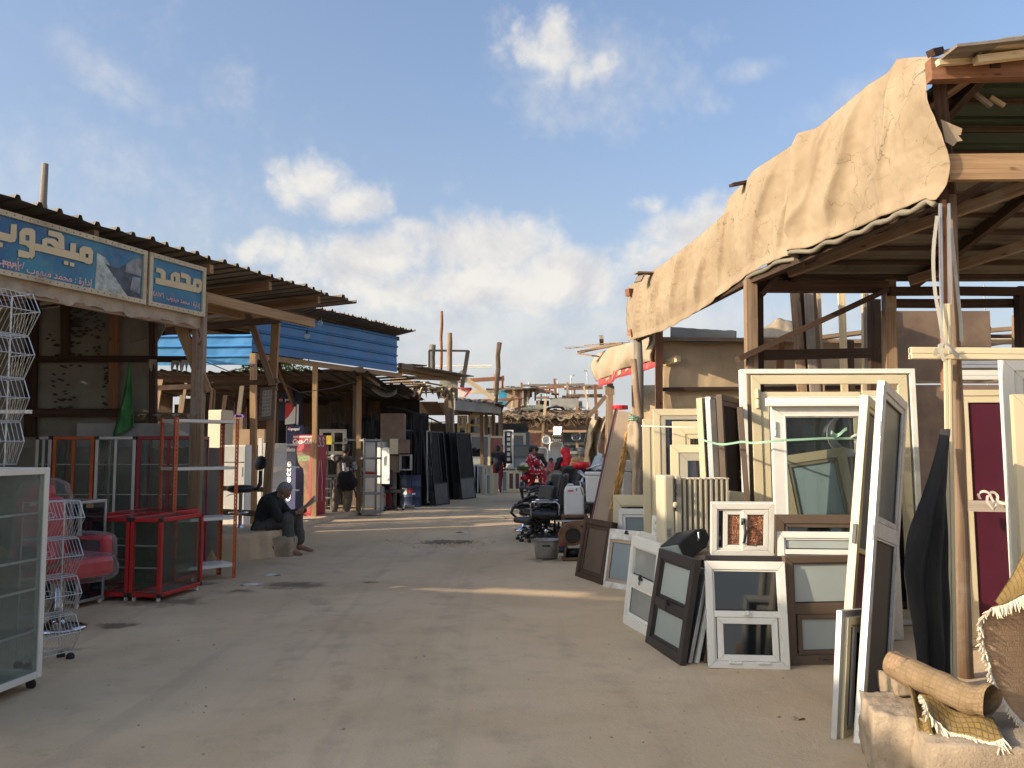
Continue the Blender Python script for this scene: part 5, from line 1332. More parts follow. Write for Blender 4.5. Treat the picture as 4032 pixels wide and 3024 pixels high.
fl = thing('floodlight', 'black dusty floodlight lying tipped on its back in front of the radiator', 'lamp', B(2700, 7.25, .72), R(35))
mx = Matrix.Translation((0, 0, .085)) @ Euler((R(-12), R(-22), 0)).to_matrix().to_4x4()
m = M(); m.xf = mx; m.prism([(-.17, -.09), (.10, -.09), (.17, -.04), (.17, .05), (.06, .09), (-.17, .07)], (0, -.12, 0), (1, 0, 0), (0, 0, 1), (0, .24, 0)); part('housing', m, RUBBER, fl, bevel=.012)
m = M(); m.xf = mx; m.boxv((-.182, -.11, -.08), (.012, 0, 0), (0, .22, 0), (0, 0, .14)); part('lens', m, GL_FROST, fl)
m = M(); m.xf = mx; m.tube([V((.03, -.125, .0)), V((.03, -.15, .02)), V((.05, -.15, .06)), V((.08, -.125, .05))], .008, 6); part('bracket', m, STEEL, fl)
window('switch_frame', 'small beige plate frame propped between the radiator and the dark frames', 'frame', tilted(B(2870, 7.9, .98), (.97, .1, -.10), (.08, .18, 1), .16, .24), ALU_CREAM, (.03, .03, .03, .14), .02, [dict(glass=GL_BLACK)], bead=False)
m = M(); pts = [W(2932, 1700, 8.2) + V((.01 * math.sin(i * 1.3), -.02, -i * .02)) for i in range(26)]; m.tube(pts, .006, 5); m.tube([W(2920, 1890, 8.15) + V((.012 * math.cos(i), .01 * math.sin(i * 2), .008 * i)) for i in range(14)], .006, 5)
tag(m.build('cable', BLK_PLAST, smooth=True), 'knotted dark cable hanging beside the edge-on brown door', 'cable')
# --- rugs and concrete blocks, near right corner
CONC = mat('rough concrete', (.37, .285, .195), .95, 0, .2, 7, .8, 70, .45, (.24, .175, .115), 3)
def rough_block(name, label, o, ax, ay, az, seed, amp=.03, n=17, mt=None, cat='concrete block', group=None):
 bm = bmesh.new(); bmesh.ops.create_cube(bm, size=1); bmesh.ops.subdivide_edges(bm, edges=bm.edges[:], cuts=n, use_grid_fill=True)
 m = M(); o, ax, ay, az = V(o), V(ax), V(ay), V(az); vs = []
 for v in bm.verts:
  c = v.co.copy(); k = c.length; c2 = c.lerp(c.normalized() * .62, .06)
  p = o + ax * (c2.x + .5) + ay * (c2.y + .5) + az * (c2.z + .5)
  nn = (ax.normalized() * c.x + ay.normalized() * c.y + az.normalized() * c.z).normalized()
  p += nn * amp * (fbm(p.x * 6 + seed, p.y * 6, p.z * 6) + .45 * fbm(p.x * 19, p.y * 19 + seed, p.z * 19) + .2 * fbm(p.x * 55, p.y * 55, p.z * 55)); vs.append(p)
 bm.verts.index_update(); m.add(vs, [tuple(v.index for v in f.verts) for f in bm.faces], [p.copy() for p in vs]); bm.free()
 return tag(m.build(name, mt or CONC, smooth=True), label, cat, group)
rough_block('concrete_block', 'rough broken concrete block under the near end of the rolled rug', B(3445, 4.25, -.03), (.30, -.10, 0), (.10, .42, 0), (0, 0, .35), 1, .024)
rough_block('concrete_block', 'larger concrete slab lying at the near right corner under the rugs', B(3655, 3.95, -.03), (1.1, -.25, 0), (.12, .55, 0), (0, 0, .31), 5, .018)
rough_block('stone', 'pale stone wedged on the block below the end of the rolled rug', W(3525, 2740, 4.5), (.085, -.02, 0), (.02, .09, 0), (0, 0, .075), 9, .015, 4, cat='stone')
rough_block('stone', 'small dark stone behind the broken concrete block', B(3490, 4.75, 0), (.09, 0, 0), (0, .09, 0), (0, 0, .38), 12, .02, 4, cat='stone')
def rug_mat(name, c1, c2, sc, back=False):
 m = bpy.data.materials.new(name); m.use_nodes = True; t = NT(m.node_tree)
 uv = t.node('ShaderNodeAttribute', attribute_name='gr').outputs['Vector']
 br = t.node('ShaderNodeTexBrick'); t.l.new(t.map(uv, (sc, sc, 0)), br.inputs['Vector'])
 br.offset = .5 if back else 0.0; br.inputs['Color1'].default_value = (*c1, 1); br.inputs['Color2'].default_value = tuple(x * .85 for x in c1) + (1,); br.inputs['Mortar'].default_value = (*c2, 1)
 br.inputs['Scale'].default_value = 1; br.inputs['Mortar Size'].default_value = .06 if not back else .03; br.inputs['Mortar Smooth'].default_value = .4; br.inputs['Brick Width'].default_value = .5; br.inputs['Row Height'].default_value = .42
 n = t.noise(uv, 9, 6, .65); n2 = t.noise(uv, 160, 2, .5)
 c = t.mix(t.math('MULTIPLY', t.ramp(n, .4, .75), .45), br.outputs[0], (.40, .29, .18, 1))
 p = t.node('ShaderNodeBsdfPrincipled'); t.l.new(c, p.inputs['Base Color']); p.inputs['Roughness'].default_value = .95; p.inputs['Specular IOR Level'].default_value = .1
 bp = t.node('ShaderNodeBump'); bp.inputs['Strength'].default_value = .7; bp.inputs['Distance'].default_value = .006
 t.l.new(t.math('ADD', t.math('MULTIPLY', br.outputs[1], -.6), n2), bp.inputs['Height']); t.l.new(bp.outputs[0], p.inputs['Normal'])
 o = t.node('ShaderNodeOutputMaterial'); t.l.new(p.outputs[0], o.inputs[0]); return m
RUG_F = rug_mat('yellow checked rug', (.30, .19, .06), (.14, .105, .045), 17)
RUG_B = rug_mat('tan rug backing', (.34, .22, .13), (.285, .185, .105), 22, True)
RUG_R = rug_mat('dusty rolled rug', (.27, .185, .105), (.225, .155, .085), 15)
FRINGE = mat('cream fringe', (.66, .56, .42), .95, 0, .12, 8)
def rugsurf(fn, nu, nv, sx, sy):
 m = M(); m.grid(fn, nu, nv); m.g = [V((i / nu * sx, j / nv * sy, 0)) for j in range(nv + 1) for i in range(nu + 1)]; return m
roll = thing('rolled_rug', 'dusty yellow rug loosely rolled and lying across the concrete blocks', 'rug', W(3700, 2700, 4.35))
ra0, ra1 = W(3515, 2612, 4.5), W(3905, 2775, 4.05)
def rollf(a, b):
 c = ra0.lerp(ra1, a); ang = b * 2 * math.pi
 r = .075 + .013 * mnoise.noise(V((a * 5, b * 3, 2))) + .03 * max(0, a - .65) * (1 + math.sin(ang * 3 + a * 30)) - .012 * max(0, a - .6)
 d = (ra1 - ra0).normalized(); x = d.cross(V((0, 0, 1))).normalized(); y = x.cross(d)
 c += V((0, 0, -.015 * math.sin(a * math.pi))) + y * (.02 * math.sin(a * 14) * max(0, a - .7) * 3)
 return c + x * math.cos(ang) * r + y * math.sin(ang) * r * .92
pw('roll', rugsurf(rollf, 40, 26, .55, .5), RUG_R, roll, smooth=True)
def spiral(a, b):
 d = (ra1 - ra0).normalized(); x = d.cross(V((0, 0, 1))).normalized(); y = x.cross(d)
 ang = a * 2 * math.pi * 3.2; r = .012 + .062 * a
 return ra0 - d * (.002 + .004 * (1 - b)) + d * .1 * b + x * math.cos(ang) * r + y * math.sin(ang) * r * .92
pw('roll_end', rugsurf(spiral, 90, 2, .5, .1), RUG_B, roll, smooth=True, solid=.006)
def flap1(a, b):
 p = W(3560 + a * 60, 2670 + a * 55, 4.42).lerp(W(3630 + a * 45, 2905 - a * 5, 4.08), b); return p + V((0, -.015 * math.sin(b * 5) - .02 * a, .012 * math.sin(a * 5 + b * 4)))
pw('loose_flap', rugsurf(flap1, 12, 20, .07, .3), RUG_F, roll, smooth=True, solid=.008)
def flap2(a, b):
 p = W(3620 + a * 290, 2735 + 100 * a, 4.30 - .2 * a).lerp(W(3650 + a * 300, 2805 + 60 * math.sin(a * 3) + a * 85, 4.1 - .2 * a), b); return p + V((0, -.02 * math.sin(b * 3), .015 * math.sin(a * 9 + b * 3)))
pw('loose_flap', rugsurf(flap2, 26, 10, .36, .11), RUG_F, roll, smooth=True, solid=.008)
def fringe(m, pts, ln, down=V((0, 0, -1)), n=3):
 for i in range(len(pts) - 1):
  for k in range(n):
   p = V(pts[i]).lerp(V(pts[i + 1]), k / n) ; l = ln * rnd.uniform(.7, 1.15)
   d = (down + V((rnd.uniform(-.5, .5), rnd.uniform(-.4, .2), rnd.uniform(-.1, .2)))).normalized()
   q = p + d * l * .5 + V((rnd.uniform(-.006, .006), -.004, 0))
   m.tube([p, q, q + (d + V((rnd.uniform(-.4, .4), 0, -.3))).normalized() * l * .5], [.0055, .005, .002], 4, cap=False)
fm = M()
fringe(fm, [flap2(i / 16, 1.0) for i in range(17)], .06, V((.1, -.5, -.5)), 4); fringe(fm, [flap1(i / 5, 1.0) for i in range(6)], .05, V((.1, -.3, -1)), 4)
fringe(fm, [flap2(0, 1 - i / 6) for i in range(7)], .04, V((-.6, -.4, -.2)), 3)
o = pw('fringe', fm, FRINGE, roll); o['kind'] = 'stuff'
mat_ = thing('hanging_rug', 'tan fringed rug draped upright at the right edge with a checked yellow fold', 'rug', B(4050, 4.3, .25))
edge_px = [(3905, 2395), (3862, 2440), (3868, 2520), (3888, 2590), (3905, 2660), (3938, 2730), (3975, 2790), (4032, 2850), (4100, 2900)]
ef = curve(edge_px)
def drape(a, b):
 e = ef(b); p0 = W(e[0], e[1], 4.15); q = W(4280, 2330 + 640 * b, 4.55)
 t = a ** .8; p = p0.lerp(q, t); p.y += -.16 * math.sin(t * math.pi * .7) * 1.1 + .15 * t; return p
pw('drape', rugsurf(drape, 24, 30, .75, .55), RUG_B, mat_, smooth=True, solid=.008)
def fold(a, b):
 lo = [(3905, 2392), (3960, 2378), (4020, 2345), (4150, 2300)]; hi = [(3920, 2370), (3985, 2270), (4040, 2160), (4150, 2040)]
 l = curve(lo)(a); h_ = curve(hi)(a); p = W(l[0], l[1], 4.02).lerp(W(h_[0], h_[1], 4.22), b); p.y -= .05 * math.sin(b * math.pi); return p
pw('checked_fold', rugsurf(fold, 20, 14, .45, .33), RUG_F, mat_, smooth=True, solid=.008)
fm = M(); fringe(fm, [drape(0, i / 30) for i in range(31)], .045, V((-.75, -.4, -.35)), 4); fringe(fm, [fold(i / 18, 0) + V((0, -.01, 0)) for i in range(19)], .05, V((-.05, -.3, -1)), 4)
o = pw('fringe', fm, FRINGE, mat_); o['kind'] = 'stuff'
# --- glass show-cases
def frame_mtx(o, r):
 r = V(r).normalized(); y = V((-r.y, r.x, 0))
 return Matrix(((r.x, y.x, 0, o[0]), (r.y, y.y, 0, o[1]), (0, 0, 1, o[2]), (0, 0, 0, 1)))
def showcase(name, label, cat, mx, wd, d, h, fm, shelves=(), rail=.03, cap=None, casters=.06, glass_m=None, group=None, mull=(), shelf_m=None, top=None):
 t = thing(name, label, cat, group=group, mtx=mx)
 z0 = casters; gl = glass_m or GL_CLEAR
 r = rail
 for x in (0, wd - r):
  for y in (0, d - r):
   part('post', M().boxv((x, y, z0), (r, 0, 0), (0, r, 0), (0, 0, h - z0)), fm, t, bevel=.005)
 for z in (z0, h - r):
  for y in (0, d - r): part('rail', M().boxv((r, y + .001, z), (wd - 2 * r, 0, 0), (0, r - .002, 0), (0, 0, r)), fm, t, bevel=.005)
  for x in (0, wd - r): part('rail', M().boxv((x + .001, r, z), (r - .002, 0, 0), (0, d - 2 * r, 0), (0, 0, r)), fm, t, bevel=.005)
 for mxx in mull:
  part('mullion', M().boxv((wd * mxx - r * .4, .002, z0 + r), (r * .8, 0, 0), (0, r * .8, 0), (0, 0, h - z0 - 2 * r)), fm, t, bevel=.004)
 e = .012
 part('glass_pane', M().boxv((r, e, z0 + r), (wd - 2 * r, 0, 0), (0, .005, 0), (0, 0, h - z0 - 2 * r)), gl, t)
 part('glass_pane', M().boxv((r, d - e - .005, z0 + r), (wd - 2 * r, 0, 0), (0, .005, 0), (0, 0, h - z0 - 2 * r)), gl, t)
 for x in (e, wd - e - .005): part('glass_pane', M().boxv((x, r, z0 + r), (.005, 0, 0), (0, d - 2 * r, 0), (0, 0, h - z0 - 2 * r)), gl, t)
 part('top_panel', M().boxv((r, r, h - .012), (wd - 2 * r, 0, 0), (0, d - 2 * r, 0), (0, 0, .006)), top or gl, t)
 part('floor_panel', M().boxv((r, r, z0 + .006), (wd - 2 * r, 0, 0), (0, d - 2 * r, 0), (0, 0, .008)), top or ALU_RAW, t)
 for s_ in shelves:
  sf = part('shelf', M().boxv((r + .003, r * .8, z0 + (h - z0) * s_), (wd - 2 * r - .006, 0, 0), (0, d - r * 1.8, 0), (0, 0, .007)), gl, t)
  part('shelf_edge', M().boxv((r + .003, r * .8 - .012, z0 + (h - z0) * s_ - .003), (wd - 2 * r - .006, 0, 0), (0, .011, 0), (0, 0, .014)), shelf_m or ALU_RAW, sf)
 if cap:
  for x in (0, wd - r):
   for y in (0, d - r):
    for z in (z0, h - r): part('corner_cap', M().boxv((x - .002, y - .002, z - .002), (r + .004, 0, 0), (0, r + .004, 0), (0, 0, r + .004)), cap, t, bevel=.006)
 if casters:
  for x in (r, wd - r):
   for y in (r, d - r):
    c = M(); c.lathe([(casters * .42, -.011), (casters * .48, -.006), (casters * .48, .006), (casters * .42, .011)], (x, y, casters * .48), 12, Euler((0, R(90), 0)).to_matrix()); c.boxv((x - .016, y - .01, casters * .6), (.032, 0, 0), (0, .02, 0), (0, 0, casters * .42))
    part('caster', c, RUBBER if casters > .055 else WHT_PLAST, t)
 return t
GL_HAZY = glass('hazy scratched glass', (.24, .25, .23), .09, .12, .5, .22)
oW = B(163, 5.86, 0)
dW = V((.12, 1, 0)).normalized()
showcase('glass_showcase', 'white framed glass show-case on casters cut by the left edge', 'show-case', frame_mtx(oW - dW * 1.3, dW), 1.3, .42, 1.475, ALU_WHITE, (.22, .42, .56, .78), .045, None, .075, GL_HAZY, shelf_m=ALU_WHITE)
GRP = 'red glass show-cases'
rr = V((.985, -.17, 0)).normalized(); rb = V((.17, .985, 0)).normalized()
cR = B(629, 9.0, 0)
tinted = GL_CLEAR
for k, (off, lab) in enumerate([(rr * -.365, 'low red glass show-case nearest the lane, its long side in view'), (rr * -.735, 'low red glass show-case second from the lane, sharing the front row'), (rr * -1.12 + rb * .62, 'low red glass show-case set back behind the two front ones')]):
 showcase('glass_showcase', lab, 'show-case', frame_mtx(cR + off, rr), .36 if k < 2 else .7, .84, .875, RED_ALU, (.36, .64), .042, BLK_PLAST if k < 2 else None, .055, GL_RED, GRP, mull=(.5,) if k == 2 else ())
row = [(118, 185, ALU_RAW, 'tall dull aluminium show-case at the left end of the row before the painted wall'), (187, 354, ORANGE, 'tall orange framed show-case in the row before the painted wall'), (356, 521, ALU_RAW, 'tall grey aluminium show-case between the orange and crimson ones'), (523, 774, CRIM_ALU, 'tall crimson framed show-case at the right end of the row')]
for (u0, u1, fm, lab) in row:
 Yr = 11.35
 p0, p1 = B(u0, Yr), B(u1, Yr)
 showcase('glass_showcase', lab, 'show-case', frame_mtx(p0, (1, 0, 0)), (p1 - p0).x - .01, .38, 1.77, fm, (.3, .55, .78), .045, BLK_PLAST if fm is ALU_RAW else None, .05, GL_HAZY, 'tall show-cases in a row', mull=(.5,))
showcase('display_case', 'small silver framed case with red lid beside the red chair', 'show-case', frame_mtx(B(160, 8.75), (.97, -.2, 0)), .42, .4, 1.075, ALU_RAW, (.72,), .03, None, .05, GL_DARK, None, top=CRIM_ALU)
# --- orange slotted shelving
sh = thing('slotted_shelving', 'orange slotted angle shelving unit with four white shelves', 'shelving', (0, 0, 0), 0)
ctr = B(772, 10.62, 0); ex = V((.707, .707, 0)); ey = V((-.707, .707, 0))
sh.matrix_basis = Matrix(((ex.x, ey.x, 0, ctr.x), (ex.y, ey.y, 0, ctr.y), (0, 0, 1, 0), (0, 0, 0, 1)))
def angle_post(t, x, y, sx, sy, h, mt, w_=.045, slot=True, pitch=.05, sl=.026, name='upright'):
 """L profile with rows of punched slots (built as strips between the slots)"""
 m = M()
 def face(o, ax, wd):
  ax = V(ax); th = V((ax.y, -ax.x, 0)).normalized() * .003
  if not slot:
   m.boxv(o, ax * wd, th, (0, 0, h)); return
  m.boxv(o, ax * (wd * .38), th, (0, 0, h)); m.boxv(V(o) + ax * (wd * .62), ax * (wd * .38), th, (0, 0, h))
  n = int(h / pitch)
  for i in range(n + 1):
   z = i * pitch; hh = min(pitch - sl, h - z)
   if hh > .002: m.boxv(V(o) + ax * (wd * .38) + V((0, 0, z)), ax * (wd * .24), th, (0, 0, hh))
 face((x, y, 0), (sx, 0, 0), w_); face((x, y, 0), (0, sy, 0), w_)
 part(name, m, mt, t)
def shelf_tray(t, x0, y0, x1, y1, z, mt, lip=.035):
 m = M(); m.boxv((x0, y0, z - .004), (x1 - x0, 0, 0), (0, y1 - y0, 0), (0, 0, .004))
 m.boxv((x0, y0 - .003, z - lip), (x1 - x0, 0, 0), (0, .003, 0), (0, 0, lip)); m.boxv((x0, y1, z - lip), (x1 - x0, 0, 0), (0, .003, 0), (0, 0, lip))
 m.boxv((x0 - .003, y0, z - lip), (.003, 0, 0), (0, y1 - y0, 0), (0, 0, lip)); m.boxv((x1, y0, z - lip), (.003, 0, 0), (0, y1 - y0, 0), (0, 0, lip))
 part('shelf', m, mt, t)
L2, D2 = .41, .21
for (x, y, sx, sy) in ((-L2, -D2, 1, 1), (L2, -D2, -1, 1), (L2, D2, -1, -1), (-L2, D2, 1, -1)): angle_post(sh, x, y, sx, sy, 1.98, ORANGE)
for z in (1.96, 1.38, .76, .18): shelf_tray(sh, -L2 + .004, -D2 + .004, L2 - .004, D2 - .004, z, ALU_WHITE)
# --- wire basket towers
def basket_tower(name, label, loc, fdir, tiers, step, wd, dep, z0, caster=None, top_h=None, shrink=0.0):
 f = V(fdir).normalized(); s_ = V((-f.y, f.x, 0))      # f towards the lane, s_ along the width
 t = thing(name, label, 'basket stand', loc)
 def P(x, y, z): return s_ * x + f * y + V((0, 0, z))
 for k in range(tiers):
  z = z0 + k * step; w2 = wd / 2; d = dep * (1 - shrink * (tiers - 1 - k))
  prof = [(0, .98), (0, .02), (d * .62, .02), (d, .55), (d * .72, .99)]
  m = M(); r = .0022
  nw = 13
  for i in range(nw):
   x = -w2 + wd * i / (nw - 1)
   m.tube([P(x, y, z + h * step) for (y, h) in prof[1:]], r, 4, cap=False)
  for (y, h) in prof:
   m.tube([P(-w2, y, z + h * step), P(w2, y, z + h * step)], r * 1.7, 5)
  for (y0, h0, y1, h1) in ((0, .3, d * .78, .3), (0, .62, d * .97, .62)):
   pass
  for x in (-w2, w2):
   m.tube([P(x, y, z + h * step) for (y, h) in prof] + [P(x, 0, z + .98 * step)], r * 1.7, 5)
   m.tube([P(x, 0, z + .55 * step), P(x, d, z + .55 * step)], r * 1.2, 5)
   for j in range(1, 8):
    y = d * j / 8; top_ = .55
    m.tube([P(x, y * .68, z + .02 * step), P(x, y, z + .55 * step)], r * .8, 4, cap=False)
  m.tube([P(-w2, d * .75, z + .72 * step), P(-w2 * .4, d * .83, z + .72 * step), P(-w2 * .33, d * .88, z + .66 * step), P(-w2 * .4, d * .9, z + .6 * step), P(-w2, d * .97, z + .6 * step)], r * 1.2, 5)
  b = part('basket', m, WIRE, t)
 m = M()
 for x in (-wd / 2, wd / 2): m.tube([P(x, -.006, 0), P(x, -.006, z0 + tiers * step)], .0045, 6)
 part('upright', m, WIRE, t)
 if caster:
  for x in (-wd / 2, wd / 2):
   for y in (.02, dep * .55):
    c = M(); c.ball(P(x, y, .03), .032, 10, 6); part('caster', c, RUBBER, t, smooth=True)
 return t
fd = V((.94, -.34, 0))
basket_tower('wire_basket_stand', 'tall pale wire basket tower rising at the left edge', B(-95, 5.6, 1.482), fd, 4, .29, .42, .26, .01, shrink=.12)
basket_tower('wire_basket_stand', 'low wire basket stand on black casters before the red chair', B(150, 6.5, 0), V((.90, -.44, 0)), 4, .285, .34, .23, .07, caster=True)
tag(M().boxv(W(-30, 1628, 7.2), (.32, 0, 0), (0, .03, 0), (0, 0, .03)).build('shelf_arm', ALU_WHITE), 'short white metal arm showing through the wire basket tower', 'bracket')
# --- red barber chair in plastic
bc = thing('barber_chair', 'red vinyl barber chair on a chrome pedestal, wrapped in clear plastic', 'chair', B(222, 7.75, 0), R(-22))
m = M(); m.lathe([(.0, 0), (.245, 0), (.25, .012), (.20, .030), (.10, .05), (.062, .075), (.06, .09)], n=32); part('base_disc', m, CHROME, bc, smooth=True)
m = M(); m.lathe([(.062, .08), (.062, .40), (.075, .41), (.075, .44), (.05, .45)], n=24); part('pedestal', m, CHROME, bc, smooth=True)
def cushion(c, sz, rot=None, bev=.04, name='seat', mt=RED_LEATH, par=None):
 return part(name, M().box(c, sz, rot), mt, par, bevel=bev, smooth=False)
cushion((.04, 0, .52), (.44, .50, .15), name='seat', par=bc, bev=.05)
cushion((.29, .02, .55), (.24, .46, .17), Euler((0, R(-4), 0)), name='leg_rest', par=bc, bev=.045)
for y in (-.29, .29):
 cushion((.06, y, .70), (.46, .09, .20), Euler((0, R(-5), 0)), name='armrest', par=bc, bev=.035)
 m = M(); m.boxv((-.12, y - .047, .66), (.34, 0, 0), (0, .094, 0), (0, 0, .11)); part('arm_pad', m, BLK_LEATH, bc, bevel=.01)
cushion((-.22, 0, .86), (.15, .46, .62), Euler((0, R(-12), 0)), name='backrest', par=bc, bev=.06)
cushion((-.29, 0, 1.20), (.13, .30, .14), Euler((0, R(-12), 0)), name='headrest', par=bc, bev=.05)
FILM = glass('clear plastic film', (.68, .62, .62), .06, .15, .7, .16)
def film(cx_, cz, sx, sy, sz, seed):
 m = M(); m.ball((0, 0, 0), 1, 28, 16)
 vs = []
 for p in m.v:
  q = V((math.copysign(abs(p.x) ** .55, p.x) * sx, math.copysign(abs(p.y) ** .55, p.y) * sy, math.copysign(abs(p.z) ** .55, p.z) * sz))
  k = 1 + .05 * mnoise.noise(p * 3 + V((seed, 0, 0))) + .05 * mnoise.noise(p * 9 + V((seed, 0, 0)))
  vs.append(V((cx_, 0, cz)) + q * k)
 m.v = vs; return m
part('plastic_wrap', film(.19, .55, .32, .29, .125, 1), FILM, bc, smooth=True)
part('plastic_wrap', film(-.22, .95, .13, .27, .38, 5), FILM, bc, smooth=True)
for y in (-.29, .29):
 mm = film(.07, .70, .28, .075, .14, 8); mm.v = [p + V((0, y, 0)) for p in mm.v]; part('plastic_wrap', mm, FILM, bc, smooth=True)
part('paper_tag', M().boxv((-.10, -.22, 1.10), (.06, 0, 0), (0, -.02, 0), (0, 0, .035)), PAPER, bc)
def gcl(a, b):
 uL = 505 - 70 * b ** 1.3; uR = 512 + 22 * b
 u = uL + (uR - uL) * a; v = 1425 + (300 - 45 * a) * b
 p = W(u, v, YW - .22); p.y += .05 * math.sin(a * 9 + b * 2) * b + .02 * mnoise.noise(V((a * 4, b * 5, 1))); return p
m = M(); m.grid(gcl, 24, 24); tag(m.build('green_cloth', GREENC, smooth=True, solid=.004), 'green cloth hanging from a rail at the edge of the painted wall', 'cloth')
for k, (u, v) in enumerate([(600, 1425), (725, 1428), (690, 1430), (560, 1640), (620, 1642), (690, 1640), (748, 1640)]):
 m = M(); m.grid(lambda a, b: W(u - 14 + 28 * a, v - 10 + (48 if k < 3 else 22) * b * (.6 + .4 * math.sin(a * 7 + k)), YW - .2) + V((0, -.03 * math.sin(a * 5 + b * 3), 0)), 8, 6)
 pw('cloth_scrap', m, CLOTH_D, shopA, smooth=True, solid=.003)
for (u, v, Y, lab) in [(1210, 1302, 13.8, 'clear bulb hanging from the tip of the long roof beam'), (1262, 1250, 14.5, 'clear bulb hanging higher, before the blue tin fascia')]:
 p = W(u, v, Y); t = thing('light_bulb', lab, 'bulb', p - V((0, 0, .14)), group='bare bulbs under the left roofs')
 m = M(); m.lathe([(.004, .0), (.028, .008), (.042, .03), (.040, .055), (.022, .085), (.018, .095)], n=16); part('glass', m, glass('bulb glass', (.7, .7, .7), .28, .08, .8), t, smooth=True)
 m = M(); m.lathe([(.019, .093), (.021, .10), (.021, .14), (.010, .15)], n=14); part('socket', m, BLK_PLAST, t, smooth=True)
 m = M(); m.tube([V((0, 0, .148)), V((.006, 0, .18)), V((-.01, 0, .26 if u < 1250 else .34))], .004, 5); part('cord', m, BLK_PLAST, t)
m = M(); m.tube([W(1025, 1215, 13.6), W(1050, 1245, 13.6), W(1075, 1255, 13.6), W(1120, 1275, 13.7), W(1180, 1285, 13.75), W(1205, 1290, 13.8)], .005, 5); tag(m.build('wire', BLK_PLAST), 'slack black wire looped along the long roof beam to the bulb', 'wire')
# --- goods in front of the second shop
m = M(); a = B(808, 16.6, .1); b = B(862, 16.5, .1); c = B(910, 16.9, .1); h = 2.26
o = thing('tall_cabinet', 'tall plain cream cabinet standing at the back of the ledge', 'cabinet', frame_mtx(a, (1, 0, 0)).to_translation())
m = M(); m.boxv(a, b - a, (c - b) * .98, (0, 0, h)); pw('body', m, CREAM_PL, o, bevel=.01)
m = M(); m.boxv(a + V((.01, -.014, .03)), (b - a) * .93, (0, .012, 0), (0, 0, h - .06)); pw('door', m, CREAM_PL, o, bevel=.004)
def fridge(label, u0, u1, u2, vt, Y, z0, mt, split=.66, name='fridge', cat='fridge', dY=.45):
 a, b, c = B(u0, Y, z0), B(u1, Y, z0), B(u2, Y + dY, z0)
 h = W(u0, vt, Y).z - z0
 t = thing(name, label, cat, a)
 pw('body', M().boxv(a, b - a, c - b, (0, 0, h)), mt, t, bevel=.015)
 n = V(((b - a).y, -(b - a).x, 0)).normalized() * .03
 for (q0, q1) in ((.04, split), (split + .012, .985)):
  pw('door', M().boxv(a + n * 1.1 + V((0, 0, h * q0)), (b - a), n * -.95, (0, 0, h * (q1 - q0))), mt, t, bevel=.012)
 pw('handle', M().boxv(a + n * 1.3 + (b - a) * .86 + V((0, 0, h * (split - .16))), (b - a).normalized() * .02, n * -.6, (0, 0, .18)), STEEL, t, bevel=.004)
 return t, a, b, c, h
f1 = fridge('old white fridge standing beside the tall cream cabinet', 866, 962, 985, 1752, 16.3, .1, WHT_ENAM, .78)
m = M(); a = W(915, 1752, 17.6); m.boxv(a, (W(1040, 1752, 17.6) - a), (0, .3, 0), (0, 0, W(0, 1690, 17.6).z - a.z)); tag(m.build('chipboard_box', CARD), 'plain tan box above the old white fridge', 'box')
m = M(); a = W(910, 1690, 18.5); m.boxv(a, (W(955, 1690, 18.5) - a), (0, .3, 0), (0, 0, .26)); tag(m.build('dark_box', BROWN_BD), 'small dark brown box stacked on the tan box', 'box')
m = M(); m.grid(lambda a, b: W(908 + 62 * a, 1633 + 60 * b, 19.0) + V((0, .05 * math.sin(a * 12 + b * 4), .02 * math.sin(a * 20))), 16, 8); tag(m.build('purple_cloth', mat('purple cloth', (.13, .05, .24), .8, 0, .4, 9, .2, 40), smooth=True, solid=.004), 'purple flowered cloth heaped behind the dark box', 'cloth')
go = thing('gondola_shelving', 'white shop shelving with sloping side brackets and projecting shelves', 'shelving', B(1010, 17.4, .1))
a, b = B(1012, 17.5, .1), B(1122, 17.9, .1)
pw('back_panel', M().boxv(a, b - a, (0, .04, 0), (0, 0, 1.62)), WHT_ENAM, go)
for k in range(4): pw('panel_joint', M().boxv(a + V((0, -.006, .35 + .36 * k)), b - a, (0, .005, 0), (0, 0, .006)), STEEL, go)
pw('upright', M().boxv(B(1010, 17.42, .1), (.075, 0, 0), (0, .06, 0), (0, 0, 1.72)), WHT_ENAM, go, bevel=.004)
pw('upright', M().boxv(B(1030, 17.40, .1), (.055, 0, 0), (0, .04, 0), (0, 0, 1.62)), WHT_ENAM, go, bevel=.004)
rv = (b - a).normalized()
for v in (1748, 1838, 1930):
 z = W(1060, v, 17.4).z
 p = B(1058, 17.4, z); q = B(1122, 17.75, z)
 sv = V((.30, -.06, 0))
 pw('shelf', M().add([p, q, q + sv * 1.05, p + sv * 1.35, p - V((0, 0, .03)), q - V((0, 0, .03)), q + sv * 1.05 - V((0, 0, .03)), p + sv * 1.35 - V((0, 0, .03))], [(0, 3, 2, 1), (4, 5, 6, 7), (0, 1, 5, 4), (1, 2, 6, 5), (2, 3, 7, 6), (3, 0, 4, 7)]), ALU_WHITE, go)
 pw('bracket', M().prism([(0, 0), (.40, 0), (.40, -.02), (0, -.11)], p + V((0, -.01, -.03)), sv.normalized(), (0, 0, 1), (0, .012, 0)), ALU_WHITE, go)
BLUE_PL = mat('deep blue plastic', (.012, .018, .075), .4, 0, .12, 4, .01, 40, .2, (.1, .09, .1))
WHITE_PR = mat('white print', (.72, .72, .72), .5, 0, .03, 4)
st = thing('display_stand', 'tall deep blue display stand with white lettering up its side', 'display stand', B(1120, 18.2, .05))
a, b = B(1119, 18.3, .05), B(1161, 18.1, .05); h = W(1119, 1757, 18.3).z - .05
pw('side_panel', M().boxv(a, b - a, (0, .04, 0), (0, 0, h)), BLUE_PL, st, bevel=.01)
bv = B(1191, 18.6, .05) - b
